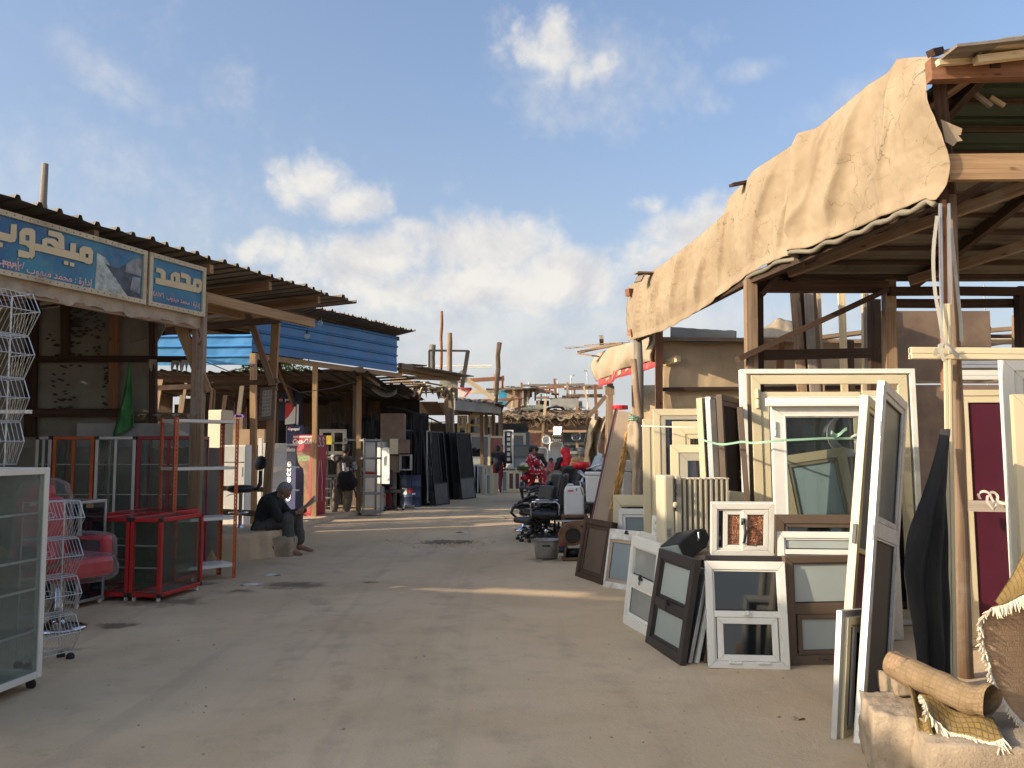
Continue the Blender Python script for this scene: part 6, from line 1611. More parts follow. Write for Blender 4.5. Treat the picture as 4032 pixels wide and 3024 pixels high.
pw('front_body', M().prism([(0, 0), (1, 0), (1, .62 * h), (.85, .70 * h), (.45, .74 * h), (.15, .80 * h), (0, .9 * h)], b, bv, (0, 0, 1), V((0, .06, 0))), BLUE_PL, st)
lv = (b - a).normalized()
lettering('lettering', 'Gillette', .25, WHITE_PR, st, a + lv * .19 + V((0, -.012, .42)), (0, 0, 1), -lv, .002, 'LEFT', 1.15, lean=.12)
lettering('lettering', 'Gillette', .12, WHITE_PR, st, B(1140, 18.17, h - .06), lv, (0, 0, 1), .002, 'CENTER', 1.0, lean=.12)
CK_RED = mat('red fridge enamel', (.34, .012, .03), .4, 0, .1, 3, .01, 40, .15, (.2, .08, .07))
ck = thing('drinks_fridge', 'red drinks fridge with white script lettering and yellowed glass door', 'fridge', B(1150, 19.4, .05))
a, b, c = B(1146, 19.5, .05), B(1226, 19.3, .05), B(1281, 19.95, .05); h = W(1226, 1712, 19.3).z - .05
pw('body', M().boxv(a, b - a, c - b, (0, 0, h)), CK_RED, ck, bevel=.012)
fx = (b - a).normalized(); fn = V((fx.y, -fx.x, 0)); hw = (b - a).length
m = M(); o_ = a + fn * .035; pts = []
ringm = M(); ringm.xf = Matrix(((fx.x, -fn.x, 0, a.x + fn.x * .03), (fx.y, -fn.y, 0, a.y + fn.y * .03), (0, 0, 1, .15), (0, 0, 0, 1)))
ring(ringm, .0, .0, hw, h * .78, .055, .06, .055, .06, 0, .03); pw('door_frame', ringm, CK_RED, ck)
OLDPR = mat('yellowed picture film', (.20, .10, .04), .35, 0, .5, 6, .02, 30, .5, (.12, .03, .02), 5)
pw('door_glass', M().boxv(a + fn * .015 + fx * .055 + V((0, 0, .16)), fx * (hw - .11), fn * -.01, (0, 0, h * .78 - .11)), OLDPR, ck)
pw('door_sticker', M().boxv(a + fn * .017 + fx * .06 + V((0, 0, h * .78 - .18)), fx * (hw - .12), fn * -.001, (0, 0, .12)), mat('faded green print', (.16, .24, .09), .5, 0, .4, 20), ck)
pw('door_handle', M().boxv(a + fn * .06 + fx * .012 + V((0, 0, .7)), fx * .02, fn * -.03, (0, 0, .4)), BLK_PLAST, ck)
lettering('lettering', 'Coca-Cola', .155, WHITE_PR, ck, a + fn * .004 + fx * hw * .5 + V((0, 0, h - .20)), fx, (0, 0, 1), .003, 'CENTER', .82, lean=.3)
pw('stripe', M().boxv(a + fn * .001 + fx * .02 + V((0, 0, h - .055)), fx * (hw - .04), fn * .003, (0, 0, .02)), WHITE_PR, ck)
sx = (c - b).normalized(); sn = V((sx.y, -sx.x, 0))
m = M()
for k in range(3):
 o_ = b + sx * (.10 + .17 * k) + sn * .004 + V((0, 0, h - .10))
 pts = [(.10, -.0), (.05, .04), (.02, .0), (.05, -.06), (.10, -.12), (.07, -.19), (.0, -.20), (-.03, -.16)]
 m.tube([o_ + sx * x + V((0, 0, y * .8)) for x, y in pts], .010, 5)
 m.tube([o_ + sx * (.02 + x) + V((0, 0, .045)) for x in (0, .05)], .009, 5)
pw('side_lettering', m, WHITE_PR, ck)
m = M()
for s_ in (-1, 1):
 o_ = b + sx * ((c - b).length * .55) + sn * .003 + V((0, 0, .05))
 m.tube([o_ + sx * (s_ * w_) + V((0, 0, z)) for w_, z in ((.05, h * .66), (.055, h * .60), (.09, h * .5), (.12, h * .42), (.10, h * .34), (.12, h * .26), (.11, h * .16))], .008, 5)
pw('bottle_outline', m, WHITE_PR, ck)
pf = thing('drinks_fridge', 'dark blue drinks fridge standing in the deep shade with round red white and blue mark', 'fridge', B(1090, 22.6, 0))
a, b = B(1085, 22.5, 0), B(1165, 22.5, 0)
DKBLUE = mat('dark blue enamel', (.008, .014, .05), .4, 0, .15, 3, dirt=.2, dcol=(.06, .05, .05))
h = W(1085, 1545, 22.5).z
pw('body', M().boxv(a, b - a, (0, .5, 0), (0, 0, h)), DKBLUE, pf, bevel=.01)
pw('door_glass', M().boxv(a + V((.04, -.012, .3)), (b - a) - V((.08, 0, 0)), (0, .01, 0), (0, 0, h * .66)), GL_BLACK, pf)
def roundel(par, c, r):
 m = M(); m.lathe([(r, 0), (r, .004)], c, 20, Euler((R(90), 0, 0)).to_matrix()); pw('round_mark', m, WHITE_PR, par)
 for sgn, mt in ((1, mat('bright red print', (.5, .03, .04), .5)), (-1, mat('bright blue print', (.03, .08, .36), .5))):
  m = M(); pts = [(r * .94 * math.cos(x), r * .94 * math.sin(x)) for x in [math.pi * (.06 + .88 * i / 12) for i in range(13)]]
  m.prism([(x, y * sgn) for x, y in pts][::sgn], c + V((0, -.006, 0)), (1, 0, 0), (0, 0, 1), (0, .002, 0)); pw('round_mark', m, mt, par)
roundel(pf, W(1106, 1575, 22.48), .05)
lettering('lettering', 'pepsi', .12, WHITE_PR, pf, W(1140, 1579, 22.48), (1, 0, 0), (0, 0, 1), .002)
pf2 = thing('drinks_fridge', 'second dark blue drinks fridge lower down behind the red one', 'fridge', B(1130, 21.4, 0))
a, b = B(1120, 21.3, 0), B(1190, 21.3, 0); h = W(1120, 1675, 21.3).z
pw('body', M().boxv(a, b - a, (0, .5, 0), (0, 0, h)), DKBLUE, pf2, bevel=.01); roundel(pf2, W(1140, 1690, 21.28), .04); lettering('lettering', 'pepsi', .10, WHITE_PR, pf2, W(1163, 1694, 21.28), (1, 0, 0), (0, 0, 1), .002)
fg = thing('drinks_banner', 'hanging drinks panel split into red, white and dark blue', 'panel', W(1145, 1670, 21.8))
a = W(1122, 1672, 21.8); k = 21.8 / F
pw('panel', M().boxv(a, (54 * k, 0, 0), (0, .04, 0), (0, 0, 88 * k)), DKBLUE, fg)
pw('red_field', M().prism([(0, 20), (0, 86), (40, 86), (32, 60), (12, 30)], a + V((0, -.006, 0)), (k, 0, 0), (0, 0, k), (0, .004, 0)), mat('bright red print', (.5, .03, .04)), fg)
pw('white_field', M().prism([(0, 0), (0, 20), (12, 30), (32, 60), (40, 86), (41, 60), (40, 4)], a + V((0, -.004, 0)), (k, 0, 0), (0, 0, k), (0, .002, 0)), WHITE_PR, fg)
pw('side_strip', M().boxv(a + V((45 * k, -.005, 0)), (8 * k, 0, 0), (0, .004, 0), (0, 0, 80 * k)), WHITE_PR, fg)
cal = thing('wall_calendar', 'hanging cloth calendar with brown border and rows of dark entries', 'calendar', W(1048, 1655, 14.1))
a = W(1017, 1658, 14.0); ax_ = W(1077, 1652, 14.0) - a; ay_ = W(1024, 1524, 14.05) - a
nn = ax_.cross(ay_).normalized()
pw('cloth', M().boxv(a, ax_, nn * -.008, ay_), mat('brown woven border', (.19, .125, .09), .9, 0, .25, 40, .1, 90), cal)
pw('sheet', M().boxv(a + ax_ * .2 + ay_ * .12 + nn * .002, ax_ * .6, nn * -.002, ay_ * .76), mat('cream printed cloth', (.42, .37, .30), .9, 0, .1, 10), cal)
m = M(); cr = random.Random(4)
for r_ in range(7):
 for c_ in range(3):
  for q in range(3):
   m.boxv(a + ax_ * (.25 + c_ * .18 + cr.uniform(0, .02)) + ay_ * (.165 + r_ * .104 + q * .022) + nn * .0035, ax_ * cr.uniform(.08, .14), nn * -.001, ay_ * .010)
o = pw('printed_rows', m, mat('dark print', (.06, .05, .05), .8), cal); o['kind'] = 'stuff'
tim('rod', a + ay_ + ax_ * -.04, a + ay_ + ax_ * 1.08, .02, .02, W_DARK, cal)
def rack(label, o, r, wd, dep, h, levels, mt, closed_top=0):
 t = thing('slotted_rack', label, 'rack', group='grey slotted racks beside the red fridge', mtx=frame_mtx(o, r))
 for (x, y, sx, sy) in ((0, 0, 1, 1), (wd, 0, -1, 1), (wd, dep, -1, -1), (0, dep, 1, -1)): angle_post(t, x, y, sx, sy, h, mt, .04, True, .06, .034)
 for z in levels: shelf_tray(t, .004, .004, wd - .004, dep - .004, z, mt, .05)
 return t
RACK = mat('dull grey rack paint', (.25, .255, .24), .55, .1, .1, 3, .03, 40, .3, (.16, .13, .10))
rack('wide grey slotted rack on the right of the man with the backpack', B(1428, 20.6, 0), V((.9, .43, 0)), .46, .45, 1.86, (.1, .55, .96, 1.40, 1.84), RACK)
rack('grey slotted rack half hidden behind the man with the backpack', B(1282, 21.6, 0), V((.98, .2, 0)), .5, .4, 1.80, (.12, .55, .95, 1.38, 1.78), RACK)
rack('narrow grey slotted rack set behind, left of the white fridges', B(1358, 21.9, 0), V((.95, .3, 0)), .5, .4, 1.88, (.1, .6, 1.1, 1.86), RACK)
wf = [(1258, 1360, 1738, 1690, 22.6, 'pale double window frame hung above the grey racks')]
p = W(1256, 1790, 22.6); q = W(1362, 1790, 22.6)
window('double_window', 'pale double window frame hung above the grey racks', 'window', pose(p, q, vtop=1690, th=0), ALU_WHITE, .05, .05, [dict(x0=.5, sash=.04, glass=GL_BLACK), dict(x1=.5, sash=.04, glass=GL_BLACK)])
lad = thing('step_shelf', 'small grey tubular step shelf standing by the timber post', 'shelf', B(1250, 20.5, 0))
for u in (1253, 1304):
 for dy in (0, .32): pw('upright', M().tube([B(u, 20.6 + dy, .0), B(u, 20.6 + dy, .88)], .014, 7), STEEL, lad)
for z in (.12, .42, .64, .88):
 for dy in (0, .32): pw('rung', M().tube([B(1253, 20.6 + dy, z), B(1304, 20.6 + dy, z)], .013, 7), STEEL, lad)
 for u in (1253, 1304): pw('side_bar', M().tube([B(u, 20.6, z), B(u, 20.92, z)], .011, 6), STEEL, lad)
m = M(); a = W(1280, 1750, 21.2); m.boxv(a, (W(1306, 1750, 21.2) - a), (0, .03, 0), (0, 0, .22)); tag(m.build('yellow_sign', mat('yellow print', (.55, .42, .03), .5, 0, .15, 8)), 'small yellow sign board between the red fridge and the racks', 'sign')
f2 = fridge('white fridge with a red stripe half behind the grey rack', 1428, 1500, 1535, 1740, 22.3, 0, WHT_ENAM, .55)
pw('red_stripe', M().boxv(f2[1] + V((0, -.045, f2[4] * .53)), (f2[2] - f2[1]), (0, .01, 0), (0, 0, .05)), mat('bright red print', (.5, .03, .04)), f2[0])
m = M(); a = B(1486, 21.9, .72); m.boxv(a, B(1534, 21.7, .72) - a, (0, .04, 0), (-.02, .03, .92)); tag(m.build('loose_sheet', WHT_ENAM, bevel=.004), 'loose white door panel leaning against the white fridges', 'panel')
m = M(); a = B(1503, 22.6, 0); m.boxv(a, B(1532, 22.5, 0) - a, (0, .4, 0), (0, 0, .72)); tag(m.build('red_box', CK_RED), 'red and white low freezer showing behind the black chair', 'freezer')
m = M(); a = W(1497, 1740, 22.6); m.boxv(a, W(1590, 1740, 22.6) - a, (0, .4, 0), (0, 0, W(0, 1628, 22.6).z - a.z)); tag(m.build('cardboard_box', BROWN_BD, bevel=.006), 'big dull brown box on top of the white fridges', 'box')
mw = thing('microwave', 'old white microwave with dark door beside the brown box', 'microwave', W(1535, 1790, 22.5))
a = W(1534, 1788, 22.4); pw('body', M().boxv(a, W(1568, 1788, 22.4) - a, (0, .35, 0), (0, 0, .40)), CREAM_PL, mw, bevel=.008); pw('door', M().boxv(W(1570, 1785, 22.4), (.25, 0, 0), (0, .33, 0), (0, 0, .36)), BROWN_BD, mw, bevel=.005)
window('fixed_window', 'small open metal frame perched above the blue barrel', 'window', pose(W(1572, 1852, 22.6), W(1618, 1852, 22.6), vtop=1790, th=0), STEEL, .03, .3, [], bead=False)
m = M(); a = W(1536, 1860, 22.7); m.boxv(a, W(1570, 1860, 22.7) - a, (0, .3, 0), (0, 0, .44)); tag(m.build('wooden_crate', BOARD, bevel=.006), 'tan wooden crate under the old microwave', 'crate')
tim('post', B(1548, 22.8, 0), W(1548, 1850, 22.8), .16, .12, W_GREY, shopB)
ba = thing('oil_barrel', 'blue steel barrel with white and red labels', 'barrel', B(1615, 23.7, 0))
BARREL = mat('faded blue barrel paint', (.028, .05, .115), .5, .1, .2, 3, .05, 30, .35, (.12, .10, .09))
m = M(); rr_ = .285; m.lathe([(.0, .0), (rr_, .0), (rr_ + .008, .012), (rr_, .025), (rr_, .28), (rr_ + .014, .295), (rr_, .31), (rr_, .57), (rr_ + .014, .585), (rr_, .60), (rr_, .86), (rr_ + .01, .875), (rr_ - .005, .885), (rr_ - .01, .87), (0, .868)], n=28); part('body', m, BARREL, ba, smooth=True)
def on_barrel(a0, z, w_, h_, mt, rot=0):
 m = M(); n = 5; vs = []
 for j in (0, 1):
  for i in range(n + 1):
   x = (i / n - .5) * w_; y = (j - .5) * h_; x, y = x * math.cos(rot) - y * math.sin(rot), x * math.sin(rot) + y * math.cos(rot)
   an = a0 + x / rr_; vs.append(((rr_ + .004) * math.cos(an), (rr_ + .004) * math.sin(an), z + y))
 m.add(vs, [(i, i + 1, n + 2 + i, n + 1 + i) for i in range(n)]); part('label', m, mt, ba)
on_barrel(R(-118), .45, .16, .17, WHITE_PR); on_barrel(R(-84), .47, .12, .12, mat('bright red print', (.5, .03, .04)), R(40)); on_barrel(R(-64), .38, .10, .05, WHITE_PR)
m = M(); m.tube([B(1593, 23.1, .045), B(1632, 23.1, .05)], .05, 10); tag(m.build('bolster', mat('dusty sacking', (.36, .31, .25), .95, 0, .2, 6, .2, 50, .4), smooth=True), 'pale rolled sack lying at the foot of the blue barrel', 'sack')
# --- stools and the concrete block
bs = thing('bar_stool', 'black bar stool with low back on a chrome trumpet foot', 'stool', B(944, 13.75, .255))
m = M(); m.lathe([(0, 0), (.205, 0), (.21, .008), (.16, .03), (.08, .06), (.045, .11), (.03, .16)], n=28); part('foot', m, CHROME, bs, smooth=True)
m = M(); m.lathe([(.029, .15), (.029, .62), (.035, .62), (.035, .66)], n=16); part('column', m, CHROME, bs, smooth=True)
m = M(); m.tube([V((math.cos(a) * .15 - .03, math.sin(a) * .15, .33)) for a in [i * math.pi / 10 for i in range(20)]], .011, 7, closed=True); part('foot_ring', m, CHROME, bs, smooth=True)
m = M(); m.lathe([(0, .65), (.14, .65), (.205, .68), (.215, .72), (.20, .755), (.10, .77), (0, .768)], n=28, sx=1.05); part('seat', m, BLK_LEATH, bs, smooth=True)
m = M(); m.tube([V((.17, 0, .69)), V((.27, 0, .71)), V((.31, 0, .80)), V((.31, 0, 1.0))], [.02, .03, .035, .03], 8); part('back_stem', m, BLK_PLAST, bs, smooth=True)
m = M(); m.ball((.30, 0, 1.12), .17, 20, 12, (.28, 1.0, .70), Euler((0, R(12), R(52))).to_matrix()); part('backrest', m, BLK_LEATH, bs, smooth=True)
m = M(); m.tube([V((-.02, -.03, .645)), V((-.12, -.12, .625)), V((-.17, -.16, .60))], .008, 6); part('lever', m, CHROME, bs)
ck2 = thing('desk_chair', 'black swivel desk chair standing before the white fridges', 'chair', B(1545, 22.4, 0))
m = M()
for i in range(5):
 a = i * 2 * math.pi / 5 + .3; m.tube([V((0, 0, .12)), V((math.cos(a) * .27, math.sin(a) * .27, .06))], [.03, .018], 6)
part('base', m, BLK_PLAST, ck2)
for i in range(5):
 a = i * 2 * math.pi / 5 + .3; part('caster', M().ball((math.cos(a) * .28, math.sin(a) * .28, .03), .03, 10, 6), BLK_PLAST, ck2, smooth=True)
part('column', M().lathe([(.03, .1), (.025, .46)], n=12), BLK_PLAST, ck2, smooth=True)
part('seat', M().box((.05, 0, .50), (.48, .46, .09)), BLK_LEATH, ck2, bevel=.035)
part('backrest', M().box((-.20, .0, .84), (.42, .09, .42), Euler((R(-6), 0, R(25)))), BLK_LEATH, ck2, bevel=.04)
part('back_stem', M().beam((-.18, .06, .5), (-.20, .08, .75), .05, .02), BLK_PLAST, ck2)
kb_ = rough_block('concrete_block', 'broken kerb block with a round hole beside the seated man', B(996, 12.70, -.02), (.54, .02, 0), (.02, .34, 0), (0, 0, .31), 21, .018, 14)
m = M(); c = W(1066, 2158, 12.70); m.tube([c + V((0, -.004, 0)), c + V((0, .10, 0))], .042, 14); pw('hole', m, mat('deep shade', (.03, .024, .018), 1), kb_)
rough_block('stone', 'broken kerb stone the seated man sits on', B(1010, 13.05, 0), (.52, .02, 0), (.03, .35, 0), (0, 0, .31), 33, .02, 6, cat='stone', mt=EARTH)
m = M(); a = W(1168, 2040, 18.6); a.z = 0; m.boxv(a, (.20, 0, 0), (.03, .22, 0), (0, 0, .09)); tag(m.build('white_carton', WHT_PLAST, bevel=.004), 'small white carton on the ground beyond the seated man', 'carton')
# --- third left stall: wrought iron gates
shopC = thing('market_shop', 'low timber shop of dark wrought iron goods next along the left side', 'shop', V((-4, 26, 0)))
def z4(x, y): return 1600 + x / 2.37, 1150 + y / 2.37
def Wz(x, y, Y): u, v = z4(x, y); return W(u, v, Y)
for k, (x0, y0, x1, y1, Y0, Y1, wd, ht, mt) in enumerate([(-60, 690, 495, 800, 22.5, 28, .10, .16, W_OLD), (-60, 735, 420, 812, 23, 28, .10, .13, W_NEW), (-40, 700, 470, 790, 23.5, 28.2, 1.2, .03, TIN), (-20, 675, 120, 690, 24, 26, .5, .03, W_DARK), (0, 800, 480, 815, 24, 28, .08, .1, W_OLD)]):
 tim('roof_plank', Wz(x0, y0, Y0), Wz(x1, y1, Y1), wd, ht, mt, shopC, jit=.008)
for i in range(9):
 Y = 22.8 + i * .62
 tim('roof_plank', V((-3.1 + (Y - 22) * .16, Y, 3.62 - .02 * i)), V((-7.4, Y + rnd.uniform(-.2, .2), 3.35)), rnd.uniform(.12, .3), .03, (W_OLD, W_GREY, W_DARK)[i % 3], shopC, jit=.01)
for i in range(6):
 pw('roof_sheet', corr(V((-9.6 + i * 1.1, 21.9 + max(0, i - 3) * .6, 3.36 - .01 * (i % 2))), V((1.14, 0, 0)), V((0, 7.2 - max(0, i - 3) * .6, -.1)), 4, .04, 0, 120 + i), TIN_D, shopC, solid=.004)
tim('post', B(1790, 28, 0), W(1772, 1510, 28), .16, .14, W_GREY, shopC)
tim('post', B(1780, 27.6, 0), W(1755, 1540, 27.8), .13, .1, W_OLD, shopC)
tim('post', B(1764, 28.3, 0), W(1766, 1520, 28.3), .14, .12, W_GREY, shopC)
tim('post', B(1785, 27.8, 0), W(1786, 1545, 27.8), .05, .05, W_PALE, shopC)
for k in range(6):
 u = 1620 + k * 27
 m = M(); m.grid(lambda a, b: W(u + a * 34, 1520 + 8 * k / 6 + (45 + 14 * math.sin(k * 2.2)) * b * (.6 + .4 * math.sin(a * 6 + k)), 26 + k * .25) + V((0, .1 * math.sin(a * 7 + b * 4), 0)), 8, 8)
 pw('torn_cloth', m, (CLOTH_D, CANVAS_P)[k % 2], shopC, smooth=True, solid=.006)
m = M(); m.grid(lambda a, b: W(1462 + a * 100, 1512 + 30 * math.sin(a * 2.6) + 22 * b, 23.3 - b * .5), 12, 4); pw('torn_cloth', m, CANVAS_P, shopC, smooth=True, solid=.006)
for k, (x0, y0, wx, hy, Y, mt) in enumerate([(-150, 760, 120, 90, 27, BOARD), (-30, 800, 70, 60, 27.5, BOARD), (60, 850, 120, 50, 28, W_NEW), (-60, 880, 160, 60, 27, BOARD), (310, 800, 170, 190, 28.4, WALLBD)]):
 a = Wz(x0, y0 + hy, Y); b = Wz(x0 + wx, y0 + hy, Y); c = Wz(x0, y0, Y)
 pw('board', M().boxv(a, b - a, (0, .03, 0), (0, 0, c.z - a.z)), mt, shopC)
for k in range(12):
 x0 = rnd.uniform(-120, 330); y0 = rnd.uniform(830, 960)
 tim('roof_scrap', Wz(x0, y0, 26.5), Wz(x0 + rnd.uniform(60, 180), y0 + rnd.uniform(-25, 35), 27), .08, .04, (W_PALE, W_OLD, W_NEW)[k % 3], shopC)
def gate(label, pz, nb=8, solid_h=.25, scroll=True, mt=IRON, group='black wrought iron gates leaning along the left side', panel=None):
 mx, wd, h = pz
 t = thing('iron_gate', label, 'gate', group=group, mtx=mx)
 m = M(); ring(m, 0, 0, wd, h, .04, .05, .04, .045, 0, .035); part('frame', m, mt, t)
 part('kick_plate', M().boxv((.04, .012, .05), (wd - .08, 0, 0), (0, .006, 0), (0, 0, h * solid_h)), panel or mt, t)
 part('cross_rail', M().boxv((.04, .004, .05 + h * solid_h), (wd - .08, 0, 0), (0, .025, 0), (0, 0, .04)), mt, t)
 for i in range(nb):
  x = .04 + (wd - .08) * (i + 1) / (nb + 1)
  part('bar', M().tube([V((x, .016, .09 + h * solid_h)), V((x, .016, h - .045))], .007, 5), mt, t)
 if nb > 5: part('mesh_panel', M().boxv((.04, .028, .05), (wd - .08, 0, 0), (0, .004, 0), (0, 0, h - .1)), TIN_D, t)
 if scroll:
  m = M(); nz = 6
  for j in range(nz):
   z = .2 + h * solid_h + (h * (1 - solid_h) - .35) * j / (nz - 1)
   for s_ in (-1, 1):
    m.tube([V((wd / 2 + s_ * (.02 + .05 * (a / 9.0)) * math.cos(a * .9), .008, z + (.02 + .05 * (a / 9.0)) * math.sin(a * .9))) for a in range(10)], .006, 4)
  o = part('scrollwork', m, mt, t); o['kind'] = 'stuff'
 return t
gA = pose(B(1716, 24.1), B(1772, 25.0), tl=(1689, 1697))
gate('black iron gate with grey kick plate, frontmost of the leaning stack by the barrel', gA, 5, .26, True, IRON, panel=mat('grey steel plate', (.085, .085, .085), .5, .3, .2, 4, .03, 40, .3, (.14, .11, .08)))
for k in range(6):
 d = V((-.19 * (k + 1), -.02 * k, 0))
 gate(['tall black gate close behind the frontmost one of the stack', 'black barred gate third from the front of the stack', 'black barred gate in the middle of the stack by the barrel', 'plain black gate fifth from the front of the stack', 'black gate next to last of the stack behind the barrel', 'rearmost black gate of the stack, hidden by the barrel'][k], pose(B(1716, 24.1) + d, B(1772, 25.0) + d + V((0, .3, 0)), tl=(1685 - 24 * (k + 1), 1697 + 4 * (k % 3) - 6 * (k % 2))), 7, .15, k % 2 == 0)
gB = pose(B(1820, 27.2), B(1876, 28.2), tl=(1798, 1702))
gate('wide black iron gate with dark mesh and plate, frontmost of the second stack', gB, 9, .28, False, IRON, panel=mat('grey steel plate', (.085, .085, .085)))
for k in range(4):
 d = V((-.22 * (k + 1), -.1 * k, 0))
 gate(['black gate just behind the mesh gate of the second stack', 'black gate third in the second stack of iron gates', 'black gate fourth in the second stack of iron gates', 'last black gate of the second stack, next to the first stack'][k], pose(B(1820, 27.2) + d, B(1876, 28.2) + d + V((0, .2, 0)), tl=(1792 - 24 * (k + 1), 1700 + 5 * (k % 2))), 8, .2, k % 2 == 1)
m = M()
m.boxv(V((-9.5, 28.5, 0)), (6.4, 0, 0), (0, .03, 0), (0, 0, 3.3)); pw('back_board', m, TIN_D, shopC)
ir = random.Random(5)
m = M()
for i in range(230):
 u = ir.uniform(1285, 1700); Y = ir.uniform(23.4, 25.8)
 p = B(u, Y); hgt = ir.uniform(1.6, 2.7)
 m.tube([p, p + V((ir.uniform(-.12, .12), ir.uniform(-.05, .2), hgt))], ir.uniform(.006, .014), 4)
o = m.build('iron_bars', IRON); tag(o, 'thicket of dark iron rods standing behind racks and gates', 'iron bars', kind='stuff')
for k in range(7):
 u0 = 1290 + k * 56; Y = 24.2 + (k % 3) * .5
 gate(['dark window grille behind the timber post of the blue fascia', 'dark window grille behind the double pale window frame', 'dark window grille behind the grey post of the shop', 'dark window grille left of the big brown box', 'dark window grille behind the big brown box', 'dark window grille right of the big brown box', 'dark window grille above the blue barrel'][k], pose(B(u0, Y), B(u0 + 62, Y + .1), h=ir.uniform(2.2, 2.7), th=R(3)), 7, .02, k % 2 == 0, IRON, 'dark iron grilles in the shade')
m = M(); m.tube([W(1520 + 20 * i, 1600 + 2.4 * i + .35 * i * i, 23.2) for i in range(12)], .025, 6); tag(m.build('curved_bar', IRON, smooth=True), 'curved dark handrail hung across the iron goods', 'rail')
window('fixed_window', 'pale frame edge standing beside the first stack of gates', 'window', pose(W(1686, 1980, 23.9), W(1700, 1975, 24.6), vtop=1695, th=R(1)), STEEL, .03, .04, [], bead=False)
# --- fourth left stall with the pale beam, windows stacked before it
shopD = thing('market_shop', 'far left stall with a long pale beam and thatched roof edge over stacked windows', 'shop', V((-1.5, 32, 0)))
pw('front_beam', M().beam(Wz(445, 1045, 30), Wz(872, 1085, 33.5), .08, .42, jit=.0), WALLBD, shopD)
for k in range(10):
 x = 440 + k * 46; tim('roof_plank', Wz(x, 1000 + k * 5, 30 + k * .33), Wz(x + rnd.uniform(-30, 40), 985 + k * 5, 34), rnd.uniform(.15, .35), .05, (W_DARK, W_OLD, W_GREY)[k % 3], shopD, jit=.015)
for (x, Y, yt) in ((872, 33.6, 1085), (700, 33, 1100), (745, 34, 1100), (810, 34.5, 1110), (885, 34, 1120)):
 u, v = z4(x, yt); tim('post', B(u + 4, Y), W(u, v, Y), .13, .1, (W_OLD, W_GREY)[x % 2], shopD)
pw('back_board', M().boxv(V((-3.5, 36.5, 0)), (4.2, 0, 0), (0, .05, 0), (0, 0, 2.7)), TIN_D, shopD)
for i in range(9):
 tim('roof_plank', V((-5.4 + i * .6, 28.6 + i * .55, 3.3)), V((-5.6 + i * .6, 36.2, 3.05)), .62, .03, (W_DARK, TIN)[i % 2], shopD)
GB = GL_BLACK
def z6(x, y): return 1600 + x / 2.37, 1600 + y / 2.37
def farw(label, x0, y0, x1, y1, Y, fm, cells, fw=.06, dY=0, th=3):
 u0, v0 = z6(x0, y1); u1, _ = z6(x1, y1); _, vt = z6(x0, y0)
 a = W(u0, v0, Y); b = W(u1, v0, Y + dY); b.z = a.z
 return window('stock_window' if 'door' not in label else 'stock_door', label, 'door' if 'door' in label else 'window', pose(a, b, vtop=vt, th=R(th)), fm, fw, .06, cells, 'far windows and doors on the left', bead=False)
farw('large dark paned window in a grey frame left of the pink picture', 592, 268, 775, 560, 33.0, ALU_RAW, [dict(z0=.28, glass=GB), dict(rail=1, z0=.24, z1=.28), dict(z1=.24, glass=GL_FROST)], .07)
PINKP = mat('dusty pink panel', (.30, .105, .085), .6, 0, .1, 3, .01, 30, .2)
wpk = farw('cream framed pink picture panel beside the man in the black jacket', 762, 275, 915, 600, 32.6, ALU_CREAM, [dict(glass=PINKP)], .09)
m = M()
for (x, hh) in ((.32, .5), (.42, .75), (.5, .6), (.58, .45)): m.prism([(-.03, 0), (.03, 0), (0, hh)], (x * 1.0 * .7, .012, .35), (1, 0, 0), (0, 0, 1), (0, .003, 0))
part('picture_spires', m, mat('dark print', (.06, .05, .05)), wpk)
farw('white door with a column of small barred panes right of the pink picture', 905, 220, 1000, 580, 32.0, ALU_WHITE, [dict(z0=.0, z1=.1, rail=1)] + [dict(z0=.16 + k * .14, z1=.28 + k * .14, x0=.22, x1=.8, sash=.015, mat=BLK_PLAST, glass=ALU_WHITE, y=.0) for k in range(6)], .05, th=2)
farw('cream frames stacked in steps behind the white barred door', 975, 250, 1115, 520, 34, ALU_CREAM, [dict(glass=GB)], .10)
farw('dark blue grey window stack right of the white barred door', 990, 355, 1180, 580, 33.2, SLATE, [dict(z0=.5, glass=GB), dict(rail=1, z0=.42, z1=.5), dict(z1=.42, glass=GL_FROSTB)], .06)
for k, (x0, x1, y0, y1, Y, lab) in enumerate([(628, 700, 545, 825, 30.6, 'grey edge of the first small window in the far left row'), (660, 740, 550, 826, 30.5, 'grey white edge of the second small window in the far left row'), (708, 802, 550, 828, 30.3, 'cream sliding window in front of the far left row'), (738, 800, 632, 826, 29.9, 'grey edged short window beside the cream one at the lane edge'), (778, 858, 625, 822, 29.7, 'shortest cream window at the front of the far left row'), (888, 945, 600, 800, 31.5, 'grey frames on edge behind the man in red trousers'), (935, 1078, 600, 795, 31.3, 'wide cream sliding window to the right of the man in red trousers'), (950, 1030, 572, 640, 32, 'cream frame peeping over the wide cream sliding window')]):
 farw(lab, x0, y0, x1, y1, Y, ALU_CREAM if k in (2, 4, 6, 7) else ALU_RAW, [dict(x0=.0, x1=.52, sash=.05, glass=MAROON if k == 6 else GB, y=.01), dict(x0=.5, x1=1, sash=.05, glass=MAROON if k == 6 else GB, y=.03)] if k in (2, 4, 6) else [dict(glass=GB)], .05, th=6)
for k, (x0, y0, x1, y1) in enumerate([(475, 85, 570, 290), (575, 80, 720, 270), (720, 90, 830, 280)]):
 farw(['pale cream casement hung high in the far left stall, leftmost', 'pale cream casement hung high in the far left stall, middle', 'pale cream casement hung high in the far left stall, beside the posts'][k], x0, y0, x1, y1, 35, ALU_CREAM, [dict(z0=.5, x1=.5, sash=.04, glass=GB), dict(z0=.5, x0=.5, sash=.04, glass=GB), dict(z1=.5, sash=.04, glass=GB)], .06, th=0)
